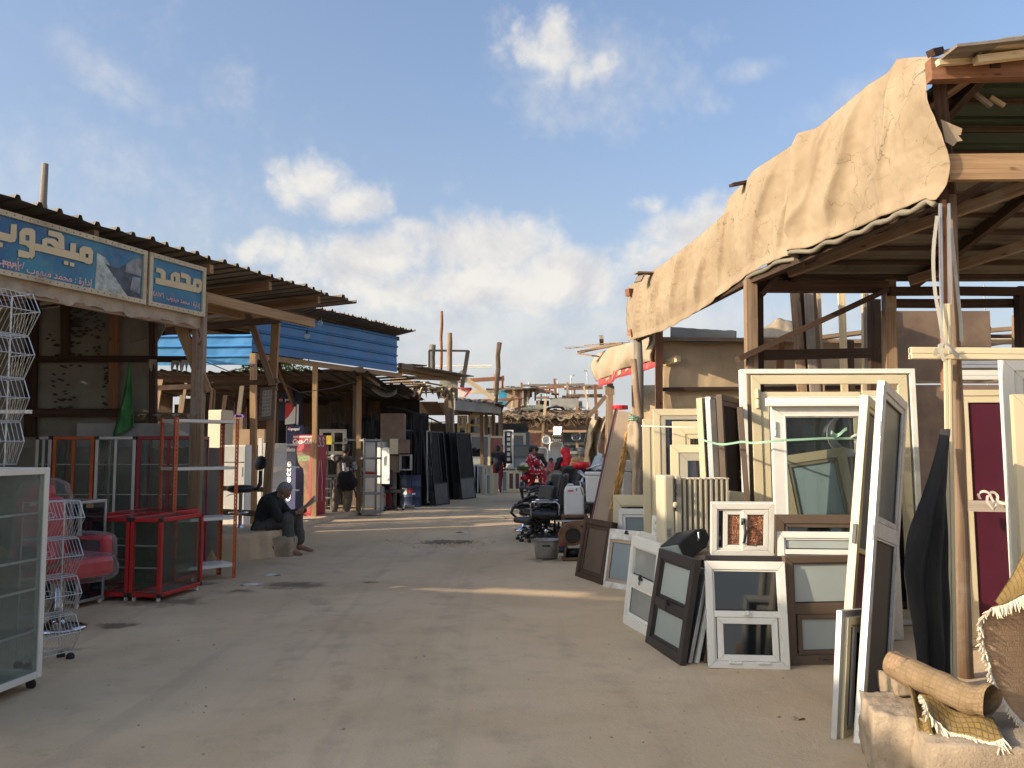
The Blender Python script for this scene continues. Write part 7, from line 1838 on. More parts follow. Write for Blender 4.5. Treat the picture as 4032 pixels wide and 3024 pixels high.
# --- poles and frames over the roofs
def pole(label, x0, y0, x1, y1, Y, r, mt):
 m = M(); a, b = Wz(x0, y0, Y), Wz(x1, y1, Y); n = 5
 m.tube([a.lerp(b, i / n) + V((rnd.uniform(-.3, .3) * r, 0, 0)) for i in range(n + 1)], [r * rnd.uniform(.92, 1.05) for _ in range(n + 1)], 8)
 return tag(m.build('roof_pole', mt, smooth=True), label, 'pole', 'poles standing over the roofs')
pole('tallest thin brown pole over the far left roofs', 323, 800, 329, 178, 33, .058, W_RED)
pole('thick weathered pole right of the tallest thin one', 405, 800, 403, 382, 31, .095, W_OLD)
pole('short dark pole left of the tallest thin one', 236, 790, 238, 492, 32, .12, W_GREY)
pole('thick pole with a reddish crossbeam further right', 835, 1060, 866, 470, 34, .10, W_OLD)
pole('short reddish stake left of the pole with the crossbeam', 826, 900, 825, 770, 36, .06, W_RED)
pole('short reddish stake right of the pole with the crossbeam', 894, 900, 896, 780, 36, .06, W_RED)
fr_ = thing('open_frame', 'dark open metal frame standing askew on the far left roof', 'frame', Wz(380, 760, 31.5))
for (x0, y0, x1, y1, w_) in ((212, 545, 582, 550, .07), (215, 545, 214, 740, .075), (575, 545, 520, 890, .15)):
 tim('frame_bar', Wz(x0, y0, 31.5), Wz(x1, y1, 31.5), w_, .07, ALU_BLACK, fr_, up=(0, -1, 0))
def bar(label, x0, y0, x1, y1, Y, wd, mt, dY=0, cat='beam', name='roof_timber'):
 return tag(M().beam(Wz(x0, y0, Y), Wz(x1, y1, Y + dY), .06, wd, jit=.005).build(name, mt), label, cat, 'timbers and bars over the roofs')
bar('pale white bar lying level behind the poles', 135, 692, 796, 683, 33, .06, ALU_WHITE); bar('second pale bar just below the level white one', 560, 705, 805, 703, 33.2, .05, ALU_WHITE)
bar('reddish beam nailed across the thick right pole', 485, 830, 915, 805, 34, .16, W_RED); bar('pale plank sloping down from the dark open frame', 520, 785, 822, 1000, 33.4, .18, W_PALE)
bar('short pale plank propped up to the dark frame', 470, 780, 545, 720, 32.5, .09, W_PALE); bar('level pale plank under the reddish crossbeam', 590, 932, 878, 928, 34.5, .13, W_PALE)
bar('dark short plank left of the blue board', 745, 908, 880, 910, 35, .07, W_DARK)
bar('long thin reddish plank low over the roofs', 480, 1015, 1000, 1000, 35.5, .09, W_RED)
sg = thing('tilted_sign', 'cream board with red edge tipped on the far left roof', 'sign', Wz(540, 975, 31.8))
pw('board', M().prism([(0, 0), (65, 0), (125, 78), (0, 78)], Wz(483, 975, 31.8), (31.8 / F / 2.37, 0, 0), (0, 0, 31.8 / F / 2.37), (0, .05, 0)), PAPER, sg)
for (x0, y0, x1, y1) in ((483, 898, 610, 900), (545, 978, 610, 900)): tim('red_edge', Wz(x0, y0, 31.7), Wz(x1, y1, 31.7), .05, .12, mat('bright red print', (.5, .03, .04)), sg, up=(0, -1, 0))
# --- the stall closing the far end of the lane
shopE = thing('market_shop', 'ramshackle double roofed stall closing the far end of the lane', 'shop', V((1.5, 40, 0)))
def zc(x, y): return 1950 + x * .2125, 1450 + y * .2125          # enlarged view of the far end
def Wc(x, y, Y): u, v = zc(x, y); return W(u, v, Y)
far_t = [ # posts
 (490, 265, 485, 690, 41, .13, W_RED), (1098, 195, 1140, 700, 42, .14, W_RED), (1335, 260, 1340, 720, 42, .13, W_OLD), (1850, 300, 1875, 900, 39, .16, W_RED), (450, 560, 440, 900, 39, .15, W_DARK), (345, 370, 345, 715, 41, .16, W_OLD),
 (935, 560, 905, 920, 38, .14, W_PALE), (1515, 700, 1520, 1480, 38.5, .14, W_OLD), (890, 1000, 860, 1560, 38, .13, W_OLD), (810, 590, 795, 820, 40, .12, W_GREY), (1640, 340, 1745, 740, 41, .09, W_PALE), (310, 600, 300, 760, 40, .09, W_PALE), (1010, 380, 1010, 440, 43, .1, W_OLD), (1470, 400, 1470, 490, 44, .11, W_RED),
 (740, 400, 740, 600, 42, .1, W_DARK), (850, 470, 850, 680, 42, .08, W_DARK)]
for (x0, y0, x1, y1, Y, w_, mt) in far_t: tim('post', Wc(x1, y1, Y), Wc(x0, y0, Y), w_ * .8, w_ * .8, mt, shopE)
beams = [(60, 380, 480, 370, 41, .12, W_GREY), (490, 320, 1650, 298, 42, .10, W_GREY), (740, 375, 1280, 340, 41.5, .22, W_RED), (1280, 385, 1990, 370, 42, .11, W_RED), (1350, 315, 1990, 325, 42.5, .05, W_GREY), (1240, 520, 1990, 530, 43, .09, W_OLD), (1340, 500, 1980, 490, 43.5, .07, W_OLD), (130, 590, 480, 560, 41, .14, W_RED), (170, 705, 330, 540, 40, .09, W_DARK), (360, 760, 580, 690, 39.5, .11, W_DARK), (760, 550, 1000, 540, 41, .13, W_OLD), (1040, 480, 1180, 485, 43, .11, W_RED), (930, 420, 1080, 445, 42, .12, W_RED),
 (470, 770, 960, 770, 39.6, .22, W_OLD), (950, 790, 1860, 800, 39.4, .22, W_OLD), (470, 850, 1100, 855, 39, .10, W_GREY), (480, 920, 1240, 915, 38.4, .10, W_GREY), (1150, 900, 1630, 820, 38.3, .16, W_OLD), (590, 1165, 900, 1180, 38, .13, W_NEW), (990, 1160, 1740, 1170, 38, .17, W_NEW), (530, 760, 580, 840, 39.8, .1, W_OLD)]
for (x0, y0, x1, y1, Y, w_, mt) in beams: tim('beam', Wc(x0, y0, Y), Wc(x1, y1, Y), .1, w_, mt, shopE, jit=.012, up=(0, -1, 0))
def farboard(name, x0, y0, x1, y1, Y, mt, th=.05):
 a = Wc(x0, y1, Y); b = Wc(x1, y1, Y); c = Wc(x0, y0, Y)
 return pw(name, M().boxv(a, b - a, (0, th, 0), (0, 0, c.z - a.z)), mt, shopE)
farboard('wall_board', 215, 385, 475, 745, 41.5, BOARD); farboard('blue_board', 65, 410, 215, 720, 42, mat('turquoise paint', (.035, .26, .42), .5, 0, .1, 3, dirt=.2))
farboard('grey_cabinet_side', 1020, 560, 1545, 740, 41, mat('faded grey enamel', (.30, .29, .25), .6, 0, .15, 2, .05, 20, .4)); farboard('grey_cabinet_side', 1545, 600, 1615, 740, 41.2, W_GREY)
farboard('dark_opening', 760, 600, 1000, 700, 43, W_DARK); farboard('dark_opening', 520, 380, 590, 700, 42.4, W_GREY)
m = corr(Wc(470, 755, 40.2), Wc(905, 750, 40.2) - Wc(470, 755, 40.2), Wc(470, 690, 40.6) - Wc(470, 755, 40.2), 14, .05); pw('roof_sheet', m, mat('pale green tin', (.42, .45, .30), .6, .1, .15, 3, dirt=.3), shopE, solid=.006)
for k, (x0, x1, y0, y1, Y0, Y1, mt) in enumerate([(60, 480, 335, 385, 41, 44, W_GREY), (300, 760, 330, 390, 40.8, 44, TIN), (380, 960, 745, 785, 39, 41.5, TIN_L), (940, 1290, 730, 770, 39, 41, TIN), (1280, 1600, 725, 790, 39.2, 41, TIN), (1520, 1900, 760, 800, 39, 41, W_DARK), (100, 470, 740, 860, 38, 40.5, TIN), (1520, 1880, 310, 355, 42, 44, W_GREY), (1230, 1560, 500, 545, 42, 44, W_OLD)]):
 def f(a, b, x0=x0, x1=x1, y0=y0, y1=y1, Y0=Y0, Y1=Y1, k=k):
  p = Wc(x0 + (x1 - x0) * a, y1 + (y0 - y1) * a * .5, Y0 + (Y1 - Y0) * b); p.z += .12 * mnoise.noise(V((a * 4, b * 3, k))) - .05 * b + (.16 * math.sin(math.pi * a) if k == 3 else 0); return p
 m = M(); m.grid(f, 24, 6); pw('roof_sheet', m, mt, shopE, solid=.03)
THATCH = mat('dusty thatch', (.24, .185, .125), .95, 0, .5, 9, .6, 40, .4, (.10, .075, .05), 6)
m = M()
def thatch(a, b):
 x = 120 + 1620 * a; y = 880 - 60 * b + 55 * math.sin(math.pi * a) * (1 - b); p = Wc(x, y, 37.8 + 2.2 * b); p.z += .22 * mnoise.noise(V((a * 14, b * 5, 2))) + .07 * mnoise.noise(V((a * 50, b * 20, 2))); return p
m.grid(thatch, 140, 14); pw('thatch', m, THATCH, shopE, solid=.08)
def under(a, b):
 x = 120 + 1620 * a; y = 885 + 55 * math.sin(math.pi * a) + b * (90 + 70 * mnoise.noise(V((a * 9, 0, 3)))); p = Wc(x, y, 38 + .5 * b); p.y += .25 * mnoise.noise(V((a * 22, b * 4, 5))); return p
m = M(); m.grid(under, 120, 8); pw('thatch_edge', m, THATCH, shopE, solid=.05)
fr2 = random.Random(8); m = M()
for i in range(330):
 a = fr2.random(); p = thatch(a, fr2.random() * .8) + V((0, -.05, .05)); q = p + V((fr2.uniform(-.6, .6), fr2.uniform(-.2, .1), fr2.uniform(-.12, .14))); m.beam(p, q, fr2.uniform(.015, .05), fr2.uniform(.01, .03))
for i in range(260):
 a = fr2.random(); p = under(a, fr2.random()) + V((0, -.1, 0)); q = p + V((fr2.uniform(-.35, .35), 0, -fr2.uniform(.05, .35))); m.beam(p, q, .02, .02)
o = pw('loose_sticks', m, W_OLD, shopE); o['kind'] = 'stuff'
for k in range(26):
 x = fr2.uniform(60, 1850); yb = fr2.choice([335, 345, 370, 560, 735, 770, 800]); Y = 39.5 if yb > 600 else 42.5
 tim('roof_scrap', Wc(x, yb, Y), Wc(x + fr2.uniform(60, 240), yb + fr2.uniform(-18, 14), Y + .5), fr2.uniform(.08, .25), .03, fr2.choice([W_PALE, W_OLD, W_GREY, W_RED, TIN_L]), shopE, jit=.01)
for k, (x0, y0, x1, y1, Y, s) in enumerate([(560, 370, 760, 520, 41.6, 1), (600, 400, 680, 640, 41.5, 2), (760, 400, 1010, 500, 42.2, 3)]):
 m = M(); m.grid(lambda a, b: Wc(x0 + (x1 - x0) * a, y0 + (y1 - y0) * b * (1 - .5 * a) + 25 * math.sin(a * 5 + s), Y) + V((0, .15 * math.sin(a * 9 + s), 0)), 14, 10); pw('torn_cloth', m, CLOTH_D, shopE, smooth=True, solid=.02)
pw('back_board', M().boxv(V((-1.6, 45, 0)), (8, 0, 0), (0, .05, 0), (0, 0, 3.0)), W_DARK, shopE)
pw('back_board', M().boxv(Wc(1260, 1760, 39.5), (1.6, 0, 0), (0, .05, 0), (0, 0, 1.6)), SLATE, shopE)
for (x0, x1, y, Y) in ((1280, 1770, 1400, 39.2), (1370, 1770, 1560, 39.2)): tim('shelf_board', Wc(x0, y, Y), Wc(x1, y, Y), .25, .12, WALLBD, shopE)
m = corr(Wc(1260, 1160, 38.6), Wc(1510, 1160, 38.6) - Wc(1260, 1160, 38.6), (0, .02, .85), 1, .0)
for k in range(5): tim('slat', Wc(1255, 1070 + k * 20, 38.5), Wc(1512, 1070 + k * 20, 38.5), .03, .13, BOARD, shopE, up=(0, -1, 0))
for k in range(5): tim('slat', Wc(1530, 1010 + k * 30, 38.7), Wc(1700, 1010 + k * 30, 38.7), .03, .2, mat('greyish green enamel', (.22, .24, .18), .6, 0, .15, 3), shopE, up=(0, -1, 0))
farboard('board', 990, 1090, 1090, 1150, 38.8, BOARD); farboard('board', 600, 1190, 850, 1450, 40, mat('dark reddish board', (.10, .045, .035), .7, 0, .3, 4)); farboard('board', 830, 1200, 1060, 1260, 39.6, BOARD)
for (x0, y0, x1, y1) in ((620, 1180, 760, 1195), (600, 1120, 760, 1085), (640, 1150, 840, 1100)): tim('beam', Wc(x0, y0, 38.6), Wc(x1, y1, 38.6), .08, .08, W_PALE, shopE)
def tub(label, x0, y0, x1, y1, Y, mt, lean=8, hole=True):
 a = Wc(x0, y1, Y); b = Wc(x1, y1, Y); a.z = max(a.z, .02); b.z = a.z; _, vt = zc(x0, y0)
 pz = pose(a, b, vtop=vt, th=R(lean)); t = thing('bath_tub', label, 'bath tub', mtx=pz[0]); wd, h = pz[1], pz[2]
 m = M(); n = 28; rim = []; vs = []
 def rr(sx, sy, y, cz=.5):
  out = []
  for i in range(n):
   an = 2 * math.pi * i / n; cx_ = math.copysign(abs(math.cos(an)) ** .55, math.cos(an)); sz_ = math.copysign(abs(math.sin(an)) ** .45, math.sin(an))
   out.append(V((wd / 2 + cx_ * sx * wd / 2, y, h * cz + sz_ * sy * h / 2)))
  return out
 rings = [rr(1, 1, .03), rr(1, 1, 0), rr(.80, .86, 0), rr(.74, .82, .10), rr(.62, .72, .30), rr(.3, .4, .33)]
 for q in rings: vs += q
 fs = [(k * n + i, k * n + (i + 1) % n, (k + 1) * n + (i + 1) % n, (k + 1) * n + i) for k in range(len(rings) - 1) for i in range(n)] + [tuple(range((len(rings) - 1) * n, len(rings) * n))]
 m.add(vs, fs); part('basin', m, mt, t, smooth=True)
 if hole: part('drain', M().tube([V((wd * .6, .28, h * .62)), V((wd * .6, .30, h * .62))], .04, 10), BLK_PLAST, t)
 return t
tub('white bath tub stood on end behind the leaning post', 745, 1455, 990, 1800, 37.5, WHT_ENAM, 6)
tub('larger bath tub stood on end, sun glancing off its rim, behind the red headscarf', 995, 1350, 1275, 1760, 37.8, mat('greyish bath enamel', (.55, .54, .50), .25, 0, .06, 3, dirt=.1), 6, False)
tb2 = thing('bath_tub', 'low white tub lying before the boy in pink', 'bath tub', B(2170, 33.5)); m = M(); pz = B(2148, 33.2)
m = M(); m.lathe([(.0, .0), (.30, .02), (.38, .30), (.42, .55), (.45, .56), (.44, .53), (.36, .3), (.25, .08), (0, .07)], B(2163, 33.3) , 24, sx=1.1, sy=.7); pw('basin', m, WHT_ENAM, tb2, smooth=True)
m = M(); a = B(2182, 33.0); m.boxv(a, (.22, .02, 0), (0, .3, 0), (0, 0, .62)); tag(m.build('white_cistern', WHT_ENAM, bevel=.03), 'white cistern block between the low tub and the red headscarf', 'cistern')
def sink(label, x, y, r, Y, mt, sq=.45, tilt=80):
 c = Wc(x, y, Y); t = thing('sink_basin', label, 'sink', c, group='sinks hung up for sale'); rm = Euler((R(tilt), 0, R(8))).to_matrix(); m = M(); n = 28; vs = []
 def rg(s, z):
  out = []
  for i in range(n):
   an = 2 * math.pi * i / n
   out.append(c + rm @ V((math.copysign(abs(math.cos(an)) ** sq, math.cos(an)) * s * r, math.copysign(abs(math.sin(an)) ** sq, math.sin(an)) * s * r, z)))
  return out
 R_ = [rg(1.0, 0), rg(1.02, .02), rg(.84, .02), rg(.76, -.06), rg(.5, -.14), rg(.1, -.15)]
 for q in R_: vs += q
 m.add(vs, [(k * n + i, k * n + (i + 1) % n, (k + 1) * n + (i + 1) % n, (k + 1) * n + i) for k in range(5) for i in range(n)] + [tuple(range(5 * n, 6 * n))]); pw('bowl', m, mt, t, smooth=True)
 pw('drain', M().tube([c + rm @ V((0, 0, -.142)), c + rm @ V((0, 0, -.13))], r * .14, 10), BLK_PLAST, t)
sink('square steel sink hung on the right post of the far stall', 1500, 1255, .20, 38.2, STEEL)
sink('round edged white sink hung by the leaning post', 950, 1330, .19, 37.6, WHT_ENAM, .8, 75)
sink('grey sink leaning in the shade over the dark boxes', 300, 1050, .24, 39, STEEL, .6, 70)
dr = thing('dish_rack', 'chrome dish rack with folded wires hung at the centre of the far stall', 'dish rack', Wc(1150, 1350, 37.6))
for k in range(9): pw('wire', M().tube([Wc(1090 + k * 18, 1075 + 4 * k % 9, 37.6), Wc(1085 + k * 16, 1230, 37.5)], .012, 5), CHROME, dr)
pw('frame', M().tube([Wc(1085, 1070, 37.6), Wc(1250, 1065, 37.6), Wc(1220, 1360, 37.6), Wc(1045, 1355, 37.6)], .02, 6, closed=True), IRON, dr)
m = M(); m.grid(lambda a, b: Wc(1060 + 165 * a, 1235 + 115 * b, 37.55) + V((0, -.08 * abs(math.sin(a * 14 + b * 5)) - .06 * math.sin(b * 8), 0)), 26, 12); pw('steel_tray', m, WALLBD, dr, solid=.006)
m = M(); a = Wc(60, 1690, 36); m.boxv(Wc(300, 1420, 36), Wc(640, 1420, 36) - Wc(300, 1420, 36), (0, .5, 0), (0, 0, .55)); tag(m.build('stove_hood', SLATE, bevel=.02), 'blue grey steel hood stacked by the cream frames of the far stall', 'hood')
m = M(); m.boxv(Wc(325, 1520, 35.6), Wc(590, 1520, 35.6) - Wc(325, 1520, 35.6), (0, .4, 0), (0, 0, .22)); tag(m.build('blue_box', mat('pale blue enamel', (.22, .30, .36), .5, 0, .1, 3, dirt=.2), bevel=.01), 'pale blue box lying under the blue grey hood', 'box')
for (x, y, xh, lab) in [(1705, 45, 1640, 'tallest street lamp behind the far roofs, rightmost'), (1400, 130, 1460, 'street lamp behind the far roofs with its head to the right'), (1155, 205, 1105, 'street lamp behind the reddish post of the far stall'), (935, 290, 1000, 'low leftmost street lamp over the far stall roof'), (610, 270, 650, 'small far lamp arm over the left part of the far roofs')]:
 u, v = zc(x, y); Yl = 1.0 * 8.4 * F / (1768 - v + 6); p = W(u, v, Yl); h = p.z
 t = thing('street_lamp', lab, 'street lamp', V((p.x, Yl, 0)), group='street lamps far behind'); k = (xh - x) * .2125 * Yl / F
 pw('pole', M().tube([V((p.x, Yl, 0)), V((p.x, Yl, h - .35))], [.11, .07], 8), STEEL, t)
 pw('arm', M().tube([V((p.x, Yl, h - .4)), V((p.x + k * .15, Yl, h - .05)), V((p.x + k * .5, Yl, h))], .05, 6), STEEL, t)
 pw('lamp_head', M().box(V((p.x + k * .85, Yl, h)), (abs(k) * .55, .3, .16)), STEEL, t, bevel=.03)
for (u, v0, Y, lab) in [(3874, 1120, 90, 'thin far lamp mast seen through the tall right stall'), (3195, 1220, 95, 'thin far mast between the leaning planks')]:
 p = W(u, v0, Y); tag(M().tube([V((p.x, Y, 0)), p], [.12, .07], 8).build('street_lamp', STEEL), lab, 'street lamp')
for k, (x, Y, wd, h, mt) in enumerate([(-9, 33, 5.5, 2.6, BROWN_BD), (-14, 40, 7, 2.8, WALLBD), (-6, 44, 5, 2.9, BOARD), (7.5, 46, 6, 2.9, BOARD), (4.5, 27, 2.6, 2.5, BROWN_BD), (9, 22, 6, 2.5, BOARD), (-19, 30, 8, 2.7, BROWN_BD), (14, 34, 8, 2.7, WALLBD), (-25, 52, 10, 2.8, BOARD), (22, 50, 12, 2.9, BROWN_BD), (0, 56, 12, 3.0, WALLBD), (-12, 60, 9, 3.0, BOARD), (13, 62, 10, 3, BROWN_BD)]):
 t = thing('market_shed', ['brown boarded shed behind the far left stalls', 'dull plaster shed further back on the left', 'tan shed behind the poles on the left', 'tan shed behind the far stall on the right', 'brown shed behind the red trimmed awning', 'tan shed behind the tall right stall', 'brown shed behind the blue fascia shop', 'plaster walled shed far behind the right stalls', 'tan shed farthest to the left', 'brown shed farthest to the right', 'plaster shed behind the closing stall', 'tan shed far behind the left poles', 'brown shed far behind the closing stall'][k], 'shed', V((x, Y, 0)))
 for q in range(int(wd / .8)): pw('wall_board', M().boxv(V((x - wd / 2 + q * .8, Y + rnd.uniform(0, .05), 0)), (.79, 0, 0), (0, .04, 0), (0, 0, h + rnd.uniform(-.1, .1))), mt, t)
 pw('roof', M().boxv(V((x - wd / 2 - .3, Y - .4, h - .05)), (wd + .6, 0, .1), (0, 4, .15), (0, 0, .05)), TIN, t)
def tree(label, u, v, Y, rad, hgt):
 base = B(u, Y); t = thing('tree', label, 'tree', base); tr = random.Random(int(u))
 pw('trunk', M().tube([base, base + V((.1, 0, hgt * .5)), base + V((-.05, .1, hgt * .8))], [.16, .12, .07], 8), W_GREY, t)
 m = M()
 for i in range(1500):
  d = V((tr.gauss(0, 1), tr.gauss(0, 1), tr.gauss(0, .8))); d = d.normalized() * rad * tr.random() ** .5
  c = base + V((0, 0, hgt)) + d + V((math.sin(i % 7) * .2, 0, math.cos(i % 5) * .2)); s = tr.uniform(.08, .17)
  a = V((tr.uniform(-1, 1), tr.uniform(-1, 1), tr.uniform(-1, 1))).normalized(); b = a.orthogonal().normalized()
  m.add([c - a * s, c + b * s * .5, c + a * s, c - b * s * .5], [(0, 1, 2, 3)])
 o = pw('crown', m, mat('dusty leaves', (.07, .10, .03), .7, 0, .4, 20), t); o['kind'] = 'stuff'
tree('small leafy tree glimpsed under the left end of the blue fascia', 990, 1460, 52, 1.3, 5.6)
tree('small leafy tree glimpsed between the posts under the blue fascia', 1120, 1440, 54, 1.6, 6.2)
# --- chairs and oddments on the right of the lane
def z3(x, y): return 1950 + x * .2125, 1700 + y * .2125
def W3(x, y, Y): u, v = z3(x, y); return W(u, v, Y)
def office_chair(label, loc, rot, arms='loop', back_h=.62, back_w=.46, seat_z=.46, back_tilt=10, mt=BLK_LEATH, backmt=None, round_back=False):
 t = thing('office_chair', label, 'chair', loc, R(rot), 'used chairs beside the lane')
 for i in range(5):
  a = i * 2 * math.pi / 5 + .2
  ba_ = part('base_arm', M().beam((0, 0, .13), (math.cos(a) * .29, math.sin(a) * .29, .085), .05, .035, taper=.7), BLK_PLAST, t, bevel=.008)
  m = M(); c = V((math.cos(a) * .29, math.sin(a) * .29, .03)); w_ = V((-math.sin(a), math.cos(a), 0))
  for s_ in (-1, 1): m.tube([c + w_ * (s_ * .010), c + w_ * (s_ * .028)], .030, 10)
  m.beam(c, c + V((0, 0, .06)), .018, .018); part('caster', m, BLK_PLAST, ba_)
 part('gas_column', M().lathe([(.032, .11), (.032, .26), (.019, .262), (.019, seat_z - .04)], n=14), CHROME if arms == 'chrome' else BLK_PLAST, t, smooth=True)
 part('seat_plate', M().box((0, 0, seat_z - .045), (.24, .2, .04)), BLK_PLAST, t, bevel=.006)
 part('seat', M().box((.02, 0, seat_z + .02), (.50, .48, .10)), mt, t, bevel=.042)
 rt = Euler((0, R(-back_tilt), 0)).to_matrix(); bc_ = V((-.25, 0, seat_z + .12)) + rt @ V((0, 0, back_h / 2))
 if round_back:
  part('backrest', M().ball(bc_, back_w / 2, 22, 12, (.20, 1, back_h / back_w), rt), backmt or mt, t, smooth=True)
 else:
  part('backrest', M().box(bc_, (.10, back_w, back_h), rt), backmt or mt, t, bevel=.048)
  m = M()
  for k in (-.22, .02): m.tube([bc_ + rt @ V((.052, -back_w * .42, back_h * k)), bc_ + rt @ V((.055, back_w * .42, back_h * k))], .006, 5)
  part('seam', m, mt, t)
 part('back_stem', M().tube([V((-.10, 0, seat_z - .05)), V((-.27, 0, seat_z - .03)), V((-.31, 0, seat_z + .10)), bc_ + V((-.05, 0, 0))], .022, 8), BLK_PLAST, t, smooth=True)
 for s_ in (-1, 1):
  y = s_ * .29
  if arms == 'loop':
   p = [V((-.20, y, seat_z + .02)), V((-.26, y, seat_z + .14)), V((-.18, y, seat_z + .25)), V((.05, y, seat_z + .27)), V((.22, y, seat_z + .22)), V((.26, y, seat_z + .14)), V((.16, y, seat_z + .06)), V((.06, y, seat_z - .02))]
   part('arm', M().tube(p, [.02, .024, .028, .03, .028, .024, .022, .02], 8), BLK_PLAST, t, smooth=True)
  elif arms == 'chrome':
   p = [V((.22, y, seat_z - .01)), V((.23, y, seat_z + .20)), V((.20, y, seat_z + .24)), V((-.20, y, seat_z + .24)), V((-.25, y, seat_z + .20)), V((-.25, y, seat_z + .02))]
   part('arm', M().tube(p, .014, 8), CHROME, t, smooth=True); part('arm_pad', M().box((0, y, seat_z + .255), (.30, .045, .02)), BLK_PLAST, t, bevel=.008)
 return t
office_chair('black office chair with chrome arms, frontmost of the used chairs', B(2150, 14.75, 0), 172, 'chrome', .60, .46, .47)
office_chair('black office chair with thick looped plastic arms behind the chrome armed one', B(2128, 15.5, 0), 200, 'loop', .58, .46, .46)
office_chair('high backed black office chair third in the huddle, tilted left', B(2185, 15.4, 0), 185, 'loop', .74, .46, .48, 18)
office_chair('big padded black executive chair with its back to the lane mouth', B(2268, 16.3, 0), 95, 'chrome', .70, .62, .47, 5)
office_chair('office chair with a round brown back behind the black ones', B(2160, 16.6, 0), 235, 'none', .52, .5, .55, 8, BLK_LEATH, mat('brown hide', (.10, .075, .055), .55, 0, .25, 5, .1, 50, .3), True)
office_chair('black low chair half hidden between the jerrycan and the executive chair', B(2235, 15.0, 0), 150, 'loop', .5, .44, .42)
office_chair('black chair lying close behind the chrome armed one, seat up', B(2115, 16.0, 0), 150, 'loop', .5, .46, .40)
office_chair('black chair squeezed between the executive chair and the cistern', B(2300, 15.6, 0), 210, 'loop', .66, .46, .50)
for (u, Y, rz, k, lab) in ((2098, 15.05, 215, .34, 'low black chair with its seat dropped, lowest of the huddle'), (2200, 14.9, 160, .44, 'black chair jammed against the jerrycan stand'), (2140, 17.3, 190, .5, 'black chair farthest back in the huddle by the motorbike')):
 office_chair(lab, B(u, Y, 0), rz, 'loop', .5, .45, k)
def trumpet_stool(name, label, loc, h, seat_r, seat_m, foot=True, seat_h=.10):
 t = thing(name, label, 'stool', loc)
 part('foot', M().lathe([(0, 0), (.20, 0), (.205, .008), (.15, .03), (.07, .06), (.04, .12), (.03, .16)], n=26), CHROME, t, smooth=True)
 part('column', M().lathe([(.028, .15), (.028, h - seat_h)], n=14), CHROME, t, smooth=True)
 part('seat', M().lathe([(0, h - seat_h), (seat_r * .8, h - seat_h), (seat_r, h - seat_h * .75), (seat_r * 1.02, h - seat_h * .35), (seat_r * .92, h), (0, h + .005)], n=26), seat_m, t, smooth=True)
 return t
trumpet_stool('bar_stool', 'black padded stool on a bright trumpet foot left of the office chairs', B(2062, 17.0, 0), .52, .20, BLK_LEATH)
trumpet_stool('bar_stool', 'round bright red stool standing tall behind the executive chair', B(2292, 15.25, 0), 1.37, .158, mat('bright red vinyl', (.62, .012, .022), .3, 0, .06, 4, .03, 40, .05), seat_h=.12)
seatpad = M(); seatpad.grid(lambda a, b: W3(445 + 400 * a, 1060 + 6 * math.sin(a * 6) - 45 * b * math.sin(a * 3), 16.2) + V((0, .25 * b, .02 * math.sin(a * 9))), 16, 5); tag(seatpad.build('rubber_mat', RUBBER, smooth=True, solid=.03), 'curled dark rubber seat pad lying over the looped arms', 'pad')
std = thing('metal_stand', 'dark metal cabinet stand under the white jerrycan', 'stand', B(2268, 13.6, 0))
a = B(2222, 13.45, 0); b = B(2318, 13.45, 0)
pw('top', M().boxv(a + V((0, 0, .53)), b - a, (0, .5, 0), (0, 0, .025)), RUST, std); pw('box', M().boxv(a + V((.02, .03, .18)), (b - a) - V((.04, 0, 0)), (0, .45, 0), (0, 0, .345)), BLK_PLAST, std)
for (x, y) in ((0, 0), (.36, 0), (0, .46), (.36, .46)): tim('leg', a + V((x, y, 0)), a + V((x, y, .53)), .025, .025, RUST, std)
jc = thing('jerrycan', 'white plastic jerrycan with small red label on the dark metal stand', 'jerrycan', B(2260, 13.65, .555))
wj_ = .155; m = M(); prof = [(-wj_, .0), (wj_, .0), (wj_ * 1.0, .30), (wj_ * .96, .40), (wj_ * .80, .46), (-wj_ * .80, .46), (-wj_ * .97, .40), (-wj_ * 1.0, .30)]
m.prism(prof, (0, -.10, .0), (1, 0, 0), (0, 0, 1), (0, .2, 0)); part('body', m, WHT_PLAST, jc, bevel=.03)
part('label', M().boxv((-.10, -.106, .375), (.085, 0, 0), (0, .004, 0), (0, 0, .022)), mat('bright red print', (.5, .03, .04)), jc); part('cap', M().tube([V((.07, 0, .45)), V((.07, 0, .49))], .025, 12), BLK_PLAST, jc); part('spout_notch', M().boxv((.03, -.104, .38), (.012, 0, 0), (0, .003, 0), (0, 0, .05)), BLK_PLAST, jc)
m = M(); m.tube([V((-.11, 0, .45)), V((-.09, 0, .485)), V((-.02, 0, .485)), V((0, 0, .45))], .013, 8); part('handle', m, WHT_PLAST, jc, smooth=True)
cs = thing('toilet_cistern', 'tall white plastic cistern on a black stool beside the jerrycan', 'cistern', B(2335, 13.4, .77))
m = M(); m.prism([(-.10, 0), (.095, 0), (.115, .42), (-.115, .42)], (0, -.08, 0), (1, 0, 0), (0, 0, 1), (0, .17, 0)); part('tank', m, WHT_PLAST, cs, bevel=.02); part('lid', M().boxv((-.12, -.09, .42), (.24, 0, 0), (0, .19, 0), (0, 0, .055)), WHT_PLAST, cs, bevel=.015)
m = M(); m.tube([V((-.12, 0, .12)), V((-.16, -.02, .12)), V((-.19, -.02, .22)), V((-.20, 0, .34))], .012, 7); part('hose', m, STEEL, cs, smooth=True)
tag(M().lathe([(.12, 0), (.10, .04), (.05, .1), (.05, .7), (.13, .74), (.13, .765), (0, .765)], B(2335, 13.45), 16).build('black_stool', BLK_PLAST, smooth=True), 'black pedestal stool under the tall white cistern', 'stool')
